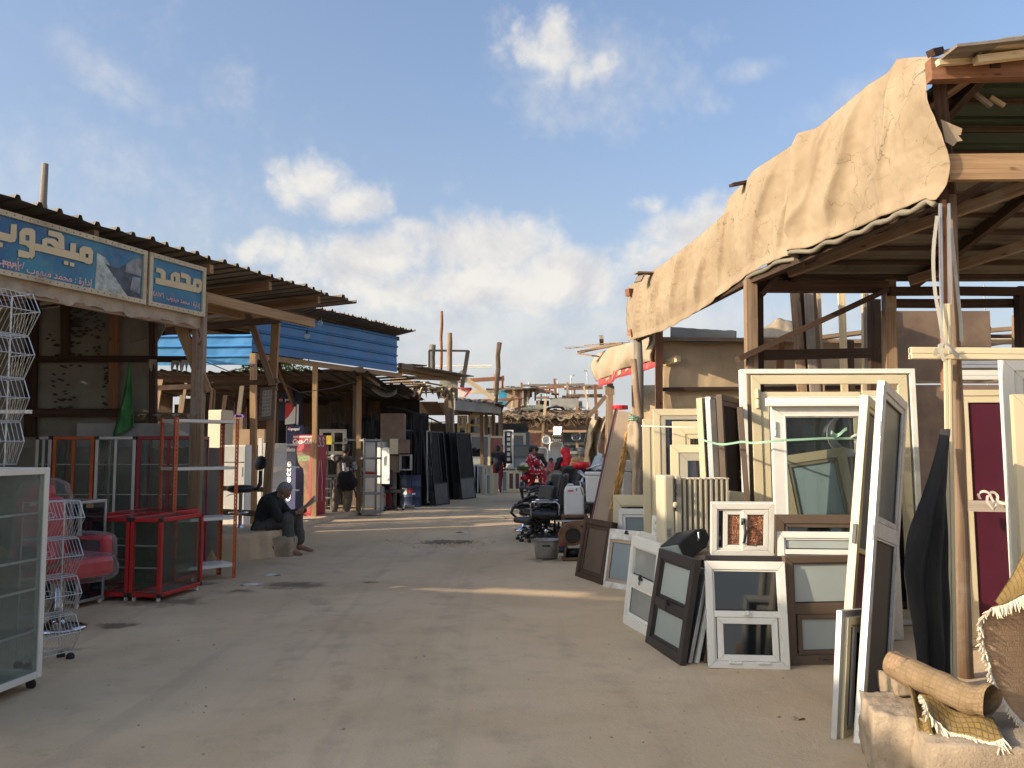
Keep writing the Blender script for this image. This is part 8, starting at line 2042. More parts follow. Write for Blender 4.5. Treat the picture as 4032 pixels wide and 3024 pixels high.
for k, (x0, y0, x1, y1, w_) in enumerate([(1810, 700, 1900, 470, .10), (1850, 690, 1945, 400, .09), (1915, 690, 1965, 480, .08)]):
 tag(M().beam(W3(x0, y0, 14.2), W3(x1, y1, 14.4), w_, .012, up=(0, -1, 0)).build('plastic_strip', mat('pale blue white plastic', (.46, .52, .54), .4, 0, .05, 3, dirt=.15)), ['pale bluish slat leaning behind the cistern, leftmost', 'longest pale bluish slat leaning behind the cistern', 'pale bluish slat behind the cistern nearest the tan board'][k], 'slat', 'pale slats behind the cistern')
m = M(); m.tube([W3(1690, 690, 14.0), W3(1800, 660, 13.9), W3(1880, 625, 13.9), W3(1960, 610, 13.8)], [.014, .018, .018, .012], 7); tag(m.build('metal_bar', STEEL, smooth=True), 'grey metal arm resting over the cistern lid', 'arm')
m = M(); m.tube([W3(1560, 745, 14.6), W3(1620, 800, 14.5), W3(1690, 870, 14.4)], [.04, .03, .02], 8); tag(m.build('armrest_piece', STEEL, smooth=True), 'worn grey chair arm jutting up behind the jerrycan', 'armrest')
lbd = thing('leaning_board', 'tall tan board with dark red edge and torn yellow foam down its side', 'board', B(2330, 12.4))
p0 = B(2290, 12.45, 0); up_ = W(2420, 1612, 12.75) - p0; rt_ = V((1, -.12, 0)); rt_ = (rt_ - up_.normalized() * rt_.dot(up_.normalized())).normalized(); nb_ = up_.normalized().cross(rt_)
pw('board', M().boxv(p0 + rt_ * .03, rt_ * .21, nb_ * .03, up_), BOARD, lbd)
pw('red_edge', M().boxv(p0 - nb_ * .012, rt_ * .03, nb_ * .06, up_ * 1.01), mat('dark red varnish', (.10, .018, .014), .35, 0, .25, 5), lbd)
pw('white_edge', M().boxv(p0 + rt_ * .0302 - nb_ * .006, rt_ * .008, nb_ * .006, up_), WHT_ENAM, lbd)
m = M()
def foam(a, b):
 c = p0 + rt_ * .24 + up_ * (.35 + .64 * b); wv = (.10 - .04 * b); return c + rt_ * (wv * a) + nb_ * (-.01 + .04 * a + .025 * mnoise.noise(V((a * 6, b * 26, 1))))
m.grid(foam, 10, 70); pw('foam_strip', m, FOAM, lbd, smooth=True, solid=.035)
m = M(); m.lathe([(0, 0), (.13, 0), (.13, .06), (0, .06)], W(2440, 1612, 13.2), 18); tag(m.build('red_stool', mat('bright red vinyl', (.62, .012, .022))), 'red round seat peeping above the tall tan board', 'seat')
m = M(); N_ = 40; vs = []; nn_ = 18
for j in range(N_ + 1):
 b = j / N_; c = W(2494 + 20 * b + 6 * math.sin(b * 5), 1640 + 330 * b, 12.3)
 r = .05 + .055 * math.sin(math.pi * min(1, b * 1.5 + .06)) - .02 * (b > .9)
 if b < .09: r *= .75
 for i in range(nn_):
  an = 2 * math.pi * i / nn_; rr2 = r * (1 + .28 * math.sin(an * 4 + b * 5) + .25 * mnoise.noise(V((math.cos(an) * 1.5, math.sin(an) * 1.5, b * 7))))
  vs.append(c + V((math.cos(an) * rr2, math.sin(an) * rr2, 0)))
m.add(vs, [(j * nn_ + i, j * nn_ + (i + 1) % nn_, (j + 1) * nn_ + (i + 1) % nn_, (j + 1) * nn_ + i) for j in range(N_) for i in range(nn_)] + [tuple(reversed(range(nn_))), tuple(range(N_ * nn_, N_ * nn_ + nn_))])
tag(m.build('cloth_bundle', CANVAS_P, smooth=True), 'cream cloth rolled and tied to the grey post beside the tan board', 'cloth')
m = M(); m.tube([W(2494, 1660 + 3 * math.sin(i), 12.3) + V((math.cos(i * .9) * .075, math.sin(i * .9) * .075, .004 * i)) for i in range(22)], .008, 5); tag(m.build('cord', MINT), 'green cord tying the cloth bundle to the grey post', 'cord')
m = M(); a = B(2452, 13.0, .75); m.boxv(a, (.14, 0, 0), (0, .3, 0), (0, 0, .50)); tag(m.build('white_box', WHT_PLAST, bevel=.02), 'greyish white appliance between the tan board and the cloth bundle', 'appliance')
m = M(); a = B(2452, 13.0, 1.26); m.boxv(a + V((-.02, 0, 0)), (.18, 0, 0), (0, .3, 0), (0, 0, .17)); tag(m.build('white_lid_box', WHT_PLAST, bevel=.02), 'small white box on the greyish appliance behind the cloth bundle', 'box')
bl_ = thing('fan_blower', 'rusty snail shaped fan blower with round inlet standing on the ground', 'blower', B(2255, 12.55))
m = M(); prof = []
for i in range(30):
 a = -math.pi * .5 + i / 29 * 1.75 * math.pi; r = .150 + .055 * i / 29; prof.append((math.cos(a) * r, math.sin(a) * r))
c0 = W(2255, 2108, 12.5); m.prism(prof, c0, (1, 0, 0), (0, 0, 1), (0, .16, 0)); pw('casing', m, RUST, bl_, bevel=.006)
rim = [c0 + V((math.cos(i * math.pi / 14) * .095, -.012, math.sin(i * math.pi / 14) * .095)) for i in range(28)]
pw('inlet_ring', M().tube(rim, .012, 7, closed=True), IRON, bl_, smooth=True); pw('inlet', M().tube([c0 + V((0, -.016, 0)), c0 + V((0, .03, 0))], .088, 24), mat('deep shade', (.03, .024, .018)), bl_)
pw('outlet', M().boxv(c0 + V((-.02, .02, .13)), (.26, 0, .02), (0, .13, 0), (0, 0, .07)), RUST, bl_)
pw('base_plate', M().boxv(B(2215, 12.4, .0), (.36, .0, 0), (0, .28, 0), (0, 0, .03)), RUST, bl_); pw('motor', M().tube([B(2228, 12.6, .09), B(2290, 12.6, .09)], .065, 14), IRON, bl_, smooth=True)
for u in (2222, 2285): pw('foot', M().beam(B(u, 12.5, .02), B(u + 6, 12.5, .2), .03, .12), RUST, bl_)
pot = thing('cooking_pot', 'battered aluminium pot with dark side handle on the ground before the chairs', 'pot', B(2152, 12.72))
POT = mat('dull aluminium', (.36, .34, .30), .5, .55, .15, 6, .08, 30, .5, (.25, .20, .14))
m = M(); m.lathe([(0, 0), (.150, 0), (.165, .015), (.190, .22), (.195, .26), (.203, .265), (.203, .272), (.192, .27), (.160, .03), (0, .02)], n=30); part('bowl', m, POT, pot, smooth=True)
m = M(); m.tube([V((-.06, -.19, .195)), V((-.055, -.215, .20)), V((.0, -.22, .20)), V((.035, -.215, .20)), V((.04, -.19, .195))], .013, 7); part('handle', m, BLK_PLAST, pot, smooth=True)
m = M(); m.tube([V((math.cos(i * .35) * .197, math.sin(i * .35) * .197, .27 + .03 * math.sin(i * .35))) for i in range(10)], .004, 5); part('wire_bail', m, IRON, pot)
m = M(); m.boxv(B(2196, 14.2, .0), (.12, 0, 0), (0, .15, 0), (.01, 0, .22)); tag(m.build('red_carton', mat('bright red print', (.5, .03, .04))), 'red and white carton on the ground behind the aluminium pot', 'carton')
m = M()
for k in range(4): m.tube([B(2188 + k * 10, 13.3, .02), B(2200 + k * 10, 13.4, .08), B(2215 + k * 6, 13.6, .05)], .02, 6)
tag(m.build('caster_star', BLK_PLAST, smooth=True), 'loose black chair base lying between the pot and the stand', 'chair part')
m = M(); m.beam(W(2188, 2052, 12.7), W(2300, 2050, 12.6), .02, .02); tag(m.build('metal_rod', STEEL), 'thin metal rod sticking out over the blower', 'rod')
# --- people
SKIN = mat('tanned skin', (.30, .155, .09), .55, 0, .08, 8, .02, 60)
SKIN_D = mat('dark brown skin', (.17, .085, .05), .55, 0, .08, 8, .02, 60)
HAIR = mat('black hair', (.012, .010, .009), .6, 0, .3, 60, .3, 120)
HAIR_G = mat('grey hair', (.20, .19, .18), .7, 0, .4, 60, .3, 120)
def cloth_c(name, col, **k): return mat(name, col, .9, 0, .18, 7, .12, 50, k.get('dirt', .2), (.20, .16, .12))
def vol(name, caps, mt, parent, voxel=.02, smooth=4, wr=0.0, seed=0):
 """one continuous rounded surface grown round a list of tapering limbs (p, q, r0, r1[, flatten])"""
 m = M()
 for c in caps:
  p, q, r0, r1 = V(c[0]), V(c[1]), c[2], c[3]
  n = max(2, int((q - p).length / (min(r0, r1) * .7 + .004)) + 1)
  fl = c[4] if len(c) > 4 else None
  if (q - p).length < 1e-4:
   m.ball(p, r0, 14, 9, fl or (1, 1, 1)); continue
  m.tube([p.lerp(q, i / n) for i in range(n + 1)], [r0 + (r1 - r0) * i / n for i in range(n + 1)], 12)
  m.ball(p, r0 * .99, 12, 8); m.ball(q, r1 * .99, 12, 8)
 me = bpy.data.meshes.new('tmp'); me.from_pydata([tuple(p) for p in m.v], [], m.f); me.update()
 ob = bpy.data.objects.new('tmp', me)
 md = ob.modifiers.new('r', 'REMESH'); md.mode = 'VOXEL'; md.voxel_size = voxel; md.use_smooth_shade = True
 ms = ob.modifiers.new('s', 'SMOOTH'); ms.iterations = smooth; ms.factor = .5
 me2 = evaluated(ob); bpy.data.meshes.remove(me)
 me2.name = name
 L = parent.location.copy() if parent else V((0, 0, 0))
 nor = [v.normal.copy() for v in me2.vertices] if wr else None
 for i_, v in enumerate(me2.vertices):
  p = v.co.copy()
  if wr: p += nor[i_] * wr * (mnoise.noise(V((p.x * 9 + seed, p.y * 9, p.z * 14))) + .6 * mnoise.noise(V((p.x * 22, p.y * 22 + seed, p.z * 9))))
  v.co = p - L
 at = me2.attributes.new('gr', 'FLOAT_VECTOR', 'POINT'); at.data.foreach_set('vector', [x for v in me2.vertices for x in v.co])
 me2.materials.clear(); me2.materials.append(mt)
 me2.polygons.foreach_set('use_smooth', [True] * len(me2.polygons))
 o = bpy.data.objects.new(name, me2); C.objects.link(o); o.parent = parent
 return o
def head_caps(c, f, up, s=1.0):
 """skull, jaw, nose, ears round head centre c; f = face direction"""
 f = V(f).normalized(); up = V(up); up = (up - f * up.dot(f)).normalized(); sd = f.cross(up)
 P = lambda a, b, d: V(c) + (f * a + sd * b + up * d) * s
 cp = [(P(-.015, 0, .03), P(-.015, 0, .03), .098 * s, 0), (P(.02, 0, .02), P(.02, 0, -.03), .078 * s, .068 * s), (P(.03, 0, -.05), P(.045, 0, -.085), .055 * s, .036 * s),
    (P(.085, 0, .012), P(.112, 0, -.018), .012 * s, .017 * s), (P(.088, -.012, -.058), P(.088, .012, -.058), .014 * s, .014 * s),
    (P(.082, -.035, .022), P(.082, .035, .022), .018 * s, .018 * s)]
 for b in (-1, 1): cp += [(P(-.005, b * .083, -.005), P(-.012, b * .092, .02), .013 * s, .017 * s), (P(.062, b * .035, -.015), P(.05, b * .045, -.03), .022 * s, .022 * s)]
 return cp, P
def hand_caps(w_, d, pal, s=1.0, curl=.5):
 """palm and five fingers from wrist w_, pointing along d, palm facing pal"""
 d = V(d).normalized(); pal = V(pal); pal = (pal - d * pal.dot(d)).normalized(); sd = d.cross(pal)
 w_ = V(w_); cp = []
 pc = w_ + d * .05 * s
 for k in (-1, 0, 1): cp.append((w_ + sd * .012 * k * s, w_ + d * .082 * s + sd * .024 * k * s, .020 * s, .015 * s))
 for k, ln in zip((-1.5, -.5, .5, 1.5), (.060, .078, .082, .070)):
  b = w_ + d * .085 * s + sd * .020 * k * s; kn = b + (d * math.cos(curl * .6) + pal * math.sin(curl * .6)) * ln * .5 * s
  tp = kn + (d * math.cos(curl * 1.8) + pal * math.sin(curl * 1.8)) * ln * .5 * s
  cp += [(b, kn, .0098 * s, .009 * s), (kn, tp, .009 * s, .0075 * s)]
 b = w_ + d * .025 * s + sd * .026 * s; kn = b + (d * .7 + sd * .7).normalized() * .04 * s + pal * .008; tp = kn + (d * .85 + sd * .2 + pal * .4).normalized() * .034 * s
 cp += [(b, kn, .013 * s, .011 * s), (kn, tp, .011 * s, .008 * s)]
 return cp
def eyes(P, parent, s=1.0):
 for b in (-1, 1):
  o = pw('eye', M().ball(P(.083, b * .031, .004), .0105 * s, 8, 6), mat('dark eye', (.015, .012, .01), .2), parent, smooth=True)
def hair(P, mt, parent, s=1.0, full=True, voxel=.012, bald=False):
 cp = [(P(-.03, 0, .035), P(-.03, 0, .035), .102 * s, 0), (P(-.055, 0, -.02), P(-.055, 0, -.04), .075 * s, .06 * s)]
 if not bald: cp += [(P(.015, 0, .075), P(.015, 0, .075), .072 * s, 0), (P(.045, -.03, .082), P(.045, .03, .082), .035 * s, .035 * s)]
 else: cp = [(P(-.055, 0, .005), P(-.055, 0, .005), .086 * s, 0), (P(-.03, -.06, .0), P(-.03, .06, .0), .045 * s, .045 * s)]
 return vol('hair', cp, mt, parent, voxel, 2, .004, 3)
# --- man seated on the kerb, reading
sm = thing('person', 'man in a dark jacket and grey trousers sitting on the kerb reading a newspaper', 'person', V((-3.75, 13.15, 0)))
hipL, hipR = V((-3.86, 13.02, .40)), V((-3.88, 13.26, .40))
knL, knR = V((-3.47, 12.93, .56)), V((-3.44, 13.33, .58))
anL, anR = V((-3.43, 12.90, .13)), V((-3.36, 13.28, .14))
pel, chest, neck = V((-3.87, 13.14, .44)), V((-3.80, 13.14, .74)), V((-3.68, 13.13, .89))
shL, shR = V((-3.74, 12.93, .80)), V((-3.74, 13.34, .80))
elL, elR = V((-3.58, 12.88, .56)), V((-3.57, 13.40, .58))
wrL, wrR = V((-3.37, 13.0, .635)), V((-3.36, 13.24, .64))
hc_ = V((-3.575, 13.13, .955)); fdir = V((.80, -.12, -.58))
hcaps, HP = head_caps(hc_, fdir, (.35, 0, 1))
body = [(pel, chest, .13, .135), (hipL, hipR, .12, .12), (chest, neck, .12, .06), (neck, hc_ + V((-.02, 0, -.03)), .058, .058), (shL, shR, .075, .075), (hipL, knL, .09, .062), (hipR, knR, .09, .062), (knL, anL, .056, .036), (knR, anR, .056, .036),
  (shL, elL, .052, .042), (shR, elR, .052, .042), (elL, wrL, .042, .028), (elR, wrR, .042, .028)] + hcaps
for a in (anL, anR): body += [(a + V((-.02, 0, -.045)), a + V((.15, -.02, -.085)), .042, .030), (a, a + V((0, 0, -.06)), .036, .04), (a + V((.12, -.02, -.088)), a + V((.20, -.03, -.095)), .030, .022)]
body += hand_caps(wrL, V((.8, .25, .12)), V((.1, .6, .3)), 1.0, .8) + hand_caps(wrR, V((.8, -.15, .10)), V((.1, -.6, .3)), 1.0, .8)
vol('body', body, SKIN, sm, .0095, 3)
JACK = cloth_c('dark jacket cloth', (.017, .019, .018)); TROU = cloth_c('dull grey trousers', (.085, .080, .068)); TROU2 = cloth_c('khaki trousers', (.155, .125, .092))
vol('jacket', [(pel + V((-.03, 0, -.05)), pel, .185, .185), (pel, chest, .185, .185), (pel + V((.02, -.09, 0)), pel + V((.02, .09, 0)), .15, .15), (chest, neck + V((-.04, 0, -.03)), .175, .085), (shL, shR, .10, .10), (shL, elL, .085, .075), (shR, elR, .085, .075), (elL, elL.lerp(wrL, .82), .074, .058), (elR, elR.lerp(wrR, .82), .074, .058), (neck + V((-.05, 0, -.01)), neck + V((-.02, 0, .0)), .075, .07)], JACK, sm, .014, 3, .014, 2)
vol('trousers', [(hipL, hipR, .15, .15), (hipL, knL, .125, .098), (hipR, knR, .125, .098), (knL, knL.lerp(anL, .86), .095, .088), (knR, knR.lerp(anR, .86), .095, .088)], TROU, sm, .014, 3, .012, 5)
hair(HP, HAIR_G, sm, 1.0, bald=False); eyes(HP, sm)
vol('beard', [(HP(.045, 0, -.092), HP(.06, 0, -.085), .030, .024), (HP(.03, -.05, -.055), HP(.05, -.03, -.085), .024, .022), (HP(.03, .05, -.055), HP(.05, .03, -.085), .024, .022)], mat('grey stubble', (.24, .21, .19), .9, 0, .2, 30), sm, .009, 2)
news = thing('newspaper', 'open folded newspaper in the hands of the seated man', 'newspaper', V((-3.25, 13.1, .66)))
for k, (tilt, dx) in enumerate(((.0, 0), (.035, .01), (.075, .02), (.02, .028))):
 def sheet(a, b, tilt=tilt, dx=dx): return V((-3.325 + .20 * b + dx, 12.98 + .30 * a, .655 + .15 * b + tilt * b + .012 * math.sin(a * 6 + b * 3 + dx * 90)))
 pw('sheet', (lambda m: (m.grid(sheet, 12, 8), m)[1])(M()), PAPER, news, smooth=True, solid=.0015)
m = M(); nr = random.Random(2)
for r_ in range(16):
 for c_ in range(4):
  a = .06 + c_ * .235; b = .05 + r_ * .058; p = V((-3.325 + .20 * b - .004, 12.98 + .30 * a, .655 + .15 * b + .012 * math.sin(a * 6 + b * 3) + .004)); m.boxv(p, (0, .30 * .19 * nr.uniform(.6, 1), 0), V((.20, 0, .15)) * .022, (-.0008, 0, .0008))
o = pw('print_lines', m, mat('newsprint', (.10, .095, .09), .9), news); o['kind'] = 'stuff'
sm.location.x += .09; news.location.x += .08
# --- man with the backpack, from behind
bm_ = thing('person', 'man with a black backpack over one shoulder, seen from behind at the racks', 'person', B(1340, 20.75))
k20 = 20.75 / F
def PB(u, v, dy=0):
 return W(u, v, 20.75 + dy)
hL, hR = PB(1332, 1905), PB(1370, 1905); kL, kR = PB(1322, 1970, -.02), PB(1372, 1965, .02); aL, aR = PB(1312, 2020), PB(1362, 2018, .02)
aL.z = .09; aR.z = .09
ch, nk = PB(1352, 1835), PB(1360, 1796); s1, s2 = PB(1330, 1808, -.02), PB(1386, 1812, .02); e1_, e2_ = PB(1312, 1800, .16), PB(1397, 1842, .05); w1, w2 = PB(1296, 1800, .28), PB(1392, 1858, .16)
hcc = PB(1364, 1770, .02)
hcaps, HP = head_caps(hcc, V((.25, 1, -.12)), (0, 0, 1))
body = [((hL + hR) / 2, ch, .12, .13), (hL, hR, .11, .11), (ch, nk, .12, .06), (nk, hcc, .055, .055), (s1, s2, .075, .075), (hL, kL, .085, .058), (hR, kR, .085, .058), (kL, aL, .055, .036), (kR, aR, .055, .036), (s1, e1_, .05, .04), (s2, e2_, .05, .04), (e1_, w1, .04, .027), (e2_, w2, .04, .027)] + hcaps
body += hand_caps(w1, V((-.7, .6, 0)), V((0, .2, -1)), 1, .5) + hand_caps(w2, V((-.3, .7, -.5)), V((-.6, .3, 0)), 1, .7)
for a in (aL, aR): body += [(a + V((0, -.04, -.04)), a + V((-.03, .13, -.06)), .04, .032)]
vol('body', body, SKIN_D, bm_, .012, 3)
vol('shirt', [((hL + hR) / 2 + V((0, 0, -.05)), ch, .165, .17), (hL, hR, .13, .13), (ch, nk + V((0, 0, -.04)), .165, .085), (s1, s2, .095, .095), (s1, s1.lerp(e1_, .75), .08, .07), (s2, e2_, .078, .07)], cloth_c('olive brown shirt', (.085, .07, .055)), bm_, .015, 3, .012, 7)
vol('sleeve', [(s2.lerp(e2_, .25), e2_, .083, .076)], mat('white and black patterned cloth', (.30, .31, .34), .9, 0, .9, 28), bm_, .014, 2, .006)
vol('sleeve', [(s1.lerp(e1_, .45), e1_, .080, .072)], mat('white and black patterned cloth', (.30, .31, .34)), bm_, .014, 2, .006)
vol('trousers', [(hL + V((0, 0, .04)), hR + V((0, 0, .04)), .14, .14), (hL, kL, .118, .10), (hR, kR, .118, .10), (kL, kL.lerp(aL, .88), .10, .092), (kR, kR.lerp(aR, .88), .10, .092)], TROU2, bm_, .015, 3, .012, 9)
for a in (aL, aR): vol('shoe', [(a + V((0, -.06, -.05)), a + V((-.03, .15, -.055)), .048, .042)], mat('dusty brown leather', (.11, .075, .05), .7, 0, .2, 6, dirt=.4), bm_, .012, 2)
hair(HP, HAIR, bm_, 1.02)
bp_ = thing('backpack', 'black backpack with white tags hanging at the back of the man', 'backpack', PB(1360, 1930, -.25))
vol('bag', [(PB(1350, 1880, -.24), PB(1355, 1905, -.24), .15, .17), (PB(1375, 1875, -.24), PB(1385, 1900, -.24), .13, .15), (PB(1335, 1912, -.24), PB(1380, 1915, -.22), .11, .11)], cloth_c('black bag cloth', (.010, .010, .012)), bp_, .016, 3, .014, 4)
m = M(); m.tube([PB(1352, 1862, -.24), PB(1342, 1830, -.21), PB(1336, 1805, -.15), PB(1340, 1797, 0)], [.03, .035, .035, .03], 7); pw('strap', m, cloth_c('black bag cloth', (.010, .010, .012)), bp_, smooth=True)
m = M(); m.tube([PB(1390, 1920, -.22), PB(1400, 1940, -.2), PB(1402, 1958, -.2)], .02, 6); pw('strap', m, cloth_c('black bag cloth', (.010, .010, .012)), bp_, smooth=True)
for (u, v, h_) in ((1346, 1822, 32), (1358, 1840, 26)):
 pw('white_tag', M().boxv(PB(u, v, -.26), (14 * k20, 0, 0), (0, .012, 0), (.02, 0, -h_ * k20)), WHITE_PR, bp_)
# --- standing figures at the far end (simple poses, backs to us or bending)
def stander(label, u, Y, H, facing, skin, hairm, top, bottom, topm, botm, shoe=True, headscarf=None, robe=None, bald=False, arms=((.0, -.05), (.0, .1)), lean=0.0, vx=.016, headm=True):
 base = B(u, Y); t = thing('person', label, 'person', base); s = H / 1.72
 f = V((math.sin(facing), math.cos(facing), 0)); sd = V((f.y, -f.x, 0))
 P = lambda a, b, z: base + (f * a + sd * b) * s + V((0, 0, z * s))
 hip = [P(0, -.09, .92), P(0, .09, .92)]; kn = [P(.03, -.10, .50), P(.02, .10, .50)]; an = [P(-.02, -.11, .09), P(.01, .11, .09)]
 ch_, nk_, hd = P(.01 + lean * .6, 0, 1.25 - lean * .25), P(lean * .9, 0, 1.46 - lean * .45), P(.02 + lean * 1.15, 0, 1.60 - lean * .6)
 sh_ = [P(lean * .8, -.19, 1.39 - lean * .4), P(lean * .8, .19, 1.39 - lean * .4)]
 el_ = [P(lean * .8 + arms[0][0] * .5, -.25, 1.10 - lean * .4 + max(0, arms[0][0]) * .1), P(lean * .8 + arms[1][0] * .5, .25, 1.10 - lean * .4 + max(0, arms[1][0]) * .1)]
 wr_ = [P(lean * .8 + arms[0][0] + .06, -.22, .86 - lean * .4 + arms[0][1] + .05), P(lean * .8 + arms[1][0] + .06, .22, .86 - lean * .4 + arms[1][1] + .05)]
 hcaps, HP = head_caps(hd, f + V((0, 0, -.15 - lean)), (0, 0, 1), s)
 b = [(P(0, 0, .98), ch_, .12 * s, .125 * s), (hip[0], hip[1], .105 * s, .105 * s), (ch_, nk_, .115 * s, .06 * s), (nk_, hd, .055 * s, .055 * s), (sh_[0], sh_[1], .07 * s, .07 * s)] + hcaps
 for i in (0, 1):
  b += [(hip[i], kn[i], .085 * s, .058 * s), (kn[i], an[i], .055 * s, .036 * s), (sh_[i], el_[i], .05 * s, .04 * s), (el_[i], wr_[i], .04 * s, .026 * s), (an[i] + f * -.04 * s - V((0, 0, .04)), an[i] + f * .14 * s - V((0, 0, .055)), .038 * s, .03 * s)]
  b += hand_caps(wr_[i], (wr_[i] - el_[i]), f + sd * (1 if i == 0 else -1), s, .6)
 vol('body', b, skin, t, vx, 2)
 tc = [(P(0, 0, .92), ch_, .155 * s, .165 * s), (ch_, nk_ - V((0, 0, .04)), .155 * s, .08 * s), (sh_[0], sh_[1], .092 * s, .092 * s), (hip[0] + V((0, 0, .06)), hip[1] + V((0, 0, .06)), .115 * s, .115 * s)]
 for i in (0, 1): tc += [(sh_[i], el_[i], .078 * s, .066 * s), (el_[i], el_[i].lerp(wr_[i], .8), .066 * s, .052 * s)]
 if robe:
  tc += [(P(0, 0, .9), P(0, 0, .12), .17 * s, .24 * s), (P(0, -.1, .12), P(0, .1, .12), .2 * s, .2 * s)]
  vol('robe', tc, topm, t, vx, 3, .014, u)
 else:
  vol(top, tc, topm, t, vx, 3, .012, u)
  vol(bottom, [(hip[0] + V((0, 0, .03)), hip[1] + V((0, 0, .03)), .13 * s, .13 * s)] + [(hip[i], kn[i], .112 * s, .088 * s) for i in (0, 1)] + [(kn[i], kn[i].lerp(an[i], .9), .086 * s, .076 * s) for i in (0, 1)], botm, t, vx, 3, .01, u + 3)
  for i in (0, 1): vol('shoe', [(an[i] + f * -.05 * s - V((0, 0, .05)), an[i] + f * .16 * s - V((0, 0, .055)), .045 * s, .04 * s)], BLK_PLAST, t, .014, 2)
 if headscarf:
  vol('headscarf', [(HP(-.02, 0, .03), HP(-.02, 0, .03), .128 * s, 0), (HP(-.04, 0, -.05), nk_ + f * -.05, .105 * s, .125 * s), (nk_ + f * -.08 * s, ch_ + f * -.10 * s - V((0, 0, .02)), .14 * s, .10 * s), (nk_ - V((0, 0, .03)), ch_ + f * -.08 + sd * .16 * s + V((0, 0, .04)), .12 * s, .06 * s), (nk_ - V((0, 0, .03)), ch_ + f * -.08 - sd * .14 * s + V((0, 0, .02)), .12 * s, .06 * s)], headscarf, t, .013, 3, .01, 4)
 else: hair(HP, hairm, t, s * 1.02, bald=bald)
 eyes(HP, t, s)
 return t
BLK_CL = cloth_c('black robe cloth', (.012, .012, .014), dirt=.1)
stander('man in a black jacket and dark red trousers standing with his back turned', 1960, 31.6, 1.72, R(12), SKIN_D, HAIR, 'jacket', 'trousers', cloth_c('navy black jacket', (.012, .014, .020), dirt=.1), cloth_c('dark red trousers', (.15, .018, .028), dirt=.1), arms=((.1, .05), (.15, .0)))
stander('man in a maroon shirt facing us beside the man in red trousers', 1985, 32.3, 1.76, R(190), SKIN_D, HAIR, 'shirt', 'trousers', cloth_c('maroon shirt', (.055, .022, .022), dirt=.1), cloth_c('dark trousers', (.03, .028, .028)))
stander('woman in a long black robe with bright red headscarf', 2228, 22.0, 1.62, R(-28), SKIN, HAIR, 'robe', None, BLK_CL, None, headscarf=mat('bright red scarf', (.52, .008, .025), .8, 0, .12, 7, .15, 40), robe=True, arms=((.2, .15), (.2, .15)))
stander('grey haired man in a tan shirt seen from behind', 2288, 21.2, 1.63, R(-15), SKIN, HAIR_G, 'shirt', 'trousers', cloth_c('tan shirt', (.36, .23, .095), dirt=.1), TROU, arms=((.2, .2), (.2, .2)))
stander('boy in a pink shirt bending over the white tub', 2172, 34.2, 1.45, R(184), SKIN_D, HAIR, 'shirt', 'trousers', cloth_c('pink shirt', (.60, .20, .22), dirt=.05), TROU, lean=.42, arms=((.25, .1), (.25, .1)))
# --- motorbike with man and woman
mb = thing('motorbike', 'red motorbike seen from behind with number plate', 'motorbike', B(2072, 26.2))
o_ = B(2070, 26.0)
fwd = V((.42, .9, 0)).normalized(); sd_ = V((fwd.y, -fwd.x, 0))
PM = lambda a, b, z: o_ + fwd * a + sd_ * b + V((0, 0, z))
for a in (0, 1.25):
 pw('wheel', M().tube([PM(a + math.cos(i * math.pi / 12) * .27, 0, .30 + math.sin(i * math.pi / 12) * .27) for i in range(24)], .045, 8, closed=True), RUBBER, mb, smooth=True)
 w_ = M(); w_.tube([PM(a, -.05, .3), PM(a, .05, .3)], .05, 10)
 for i in range(10): w_.tube([PM(a, 0, .3), PM(a + math.cos(i * .628) * .25, 0, .3 + math.sin(i * .628) * .25)], .006, 4)
 pw('hub', w_, CHROME, mb)
RED_P = mat('glossy red paint', (.42, .012, .025), .25, 0, .08, 4, coat=.4)
vol('tail_fairing', [(PM(-.12, 0, .72), PM(.35, 0, .80), .085, .10), (PM(-.15, -.12, .5), PM(.3, -.12, .66), .05, .07), (PM(-.15, .12, .5), PM(.3, .12, .66), .05, .07)], RED_P, mb, .018, 3)
vol('tank', [(PM(.62, 0, .85), PM(.95, 0, .92), .12, .13)], RED_P, mb, .018, 3)
pw('seat', M().box(PM(.42, 0, .84), (.26, .62, .09), fwd.to_track_quat('Y', 'Z').to_matrix()), BLK_LEATH, mb, bevel=.03)
pw('tail_light', M().box(PM(-.21, 0, .72), (.16, .05, .09), fwd.to_track_quat('Y', 'Z').to_matrix()), mat('red lamp glass', (.5, .01, .015), .15), mb, bevel=.015)
pq = M(); px_ = PM(-.27, -.085, .46); pq.boxv(px_, sd_ * .17, fwd * .01, (0, 0, .15)); pw('number_plate', pq, WHITE_PR, mb)
pq = M(); pq.boxv(px_ - fwd * .002 + V((0, 0, .11)), sd_ * .17, fwd * .002, (0, 0, .04)); pw('plate_band', pq, mat('plate blue', (.10, .25, .42), .5), mb)
lettering('plate_lettering', '\u0661\u0663\u0664\u0667', .075, BLK_PLAST, mb, px_ - fwd * .004 + sd_ * .085 + V((0, 0, .03)), sd_, (0, 0, 1), .001, 'CENTER')
pw('mudguard', M().tube([PM(-.24, 0, .58), PM(-.30, 0, .44), PM(-.32, 0, .3)], [.06, .06, .045], 8), BLK_PLAST, mb, smooth=True)
pw('handlebar', M().tube([PM(1.0, -.34, 1.06), PM(1.08, -.15, 1.08), PM(1.08, .15, 1.08), PM(1.0, .34, 1.06)], .016, 7), CHROME, mb, smooth=True)
pw('fork', M().tube([PM(1.06, .06, 1.05), PM(1.25, .06, .3)], .022, 7), CHROME, mb); pw('fork', M().tube([PM(1.06, -.06, 1.05), PM(1.25, -.06, .3)], .022, 7), CHROME, mb)
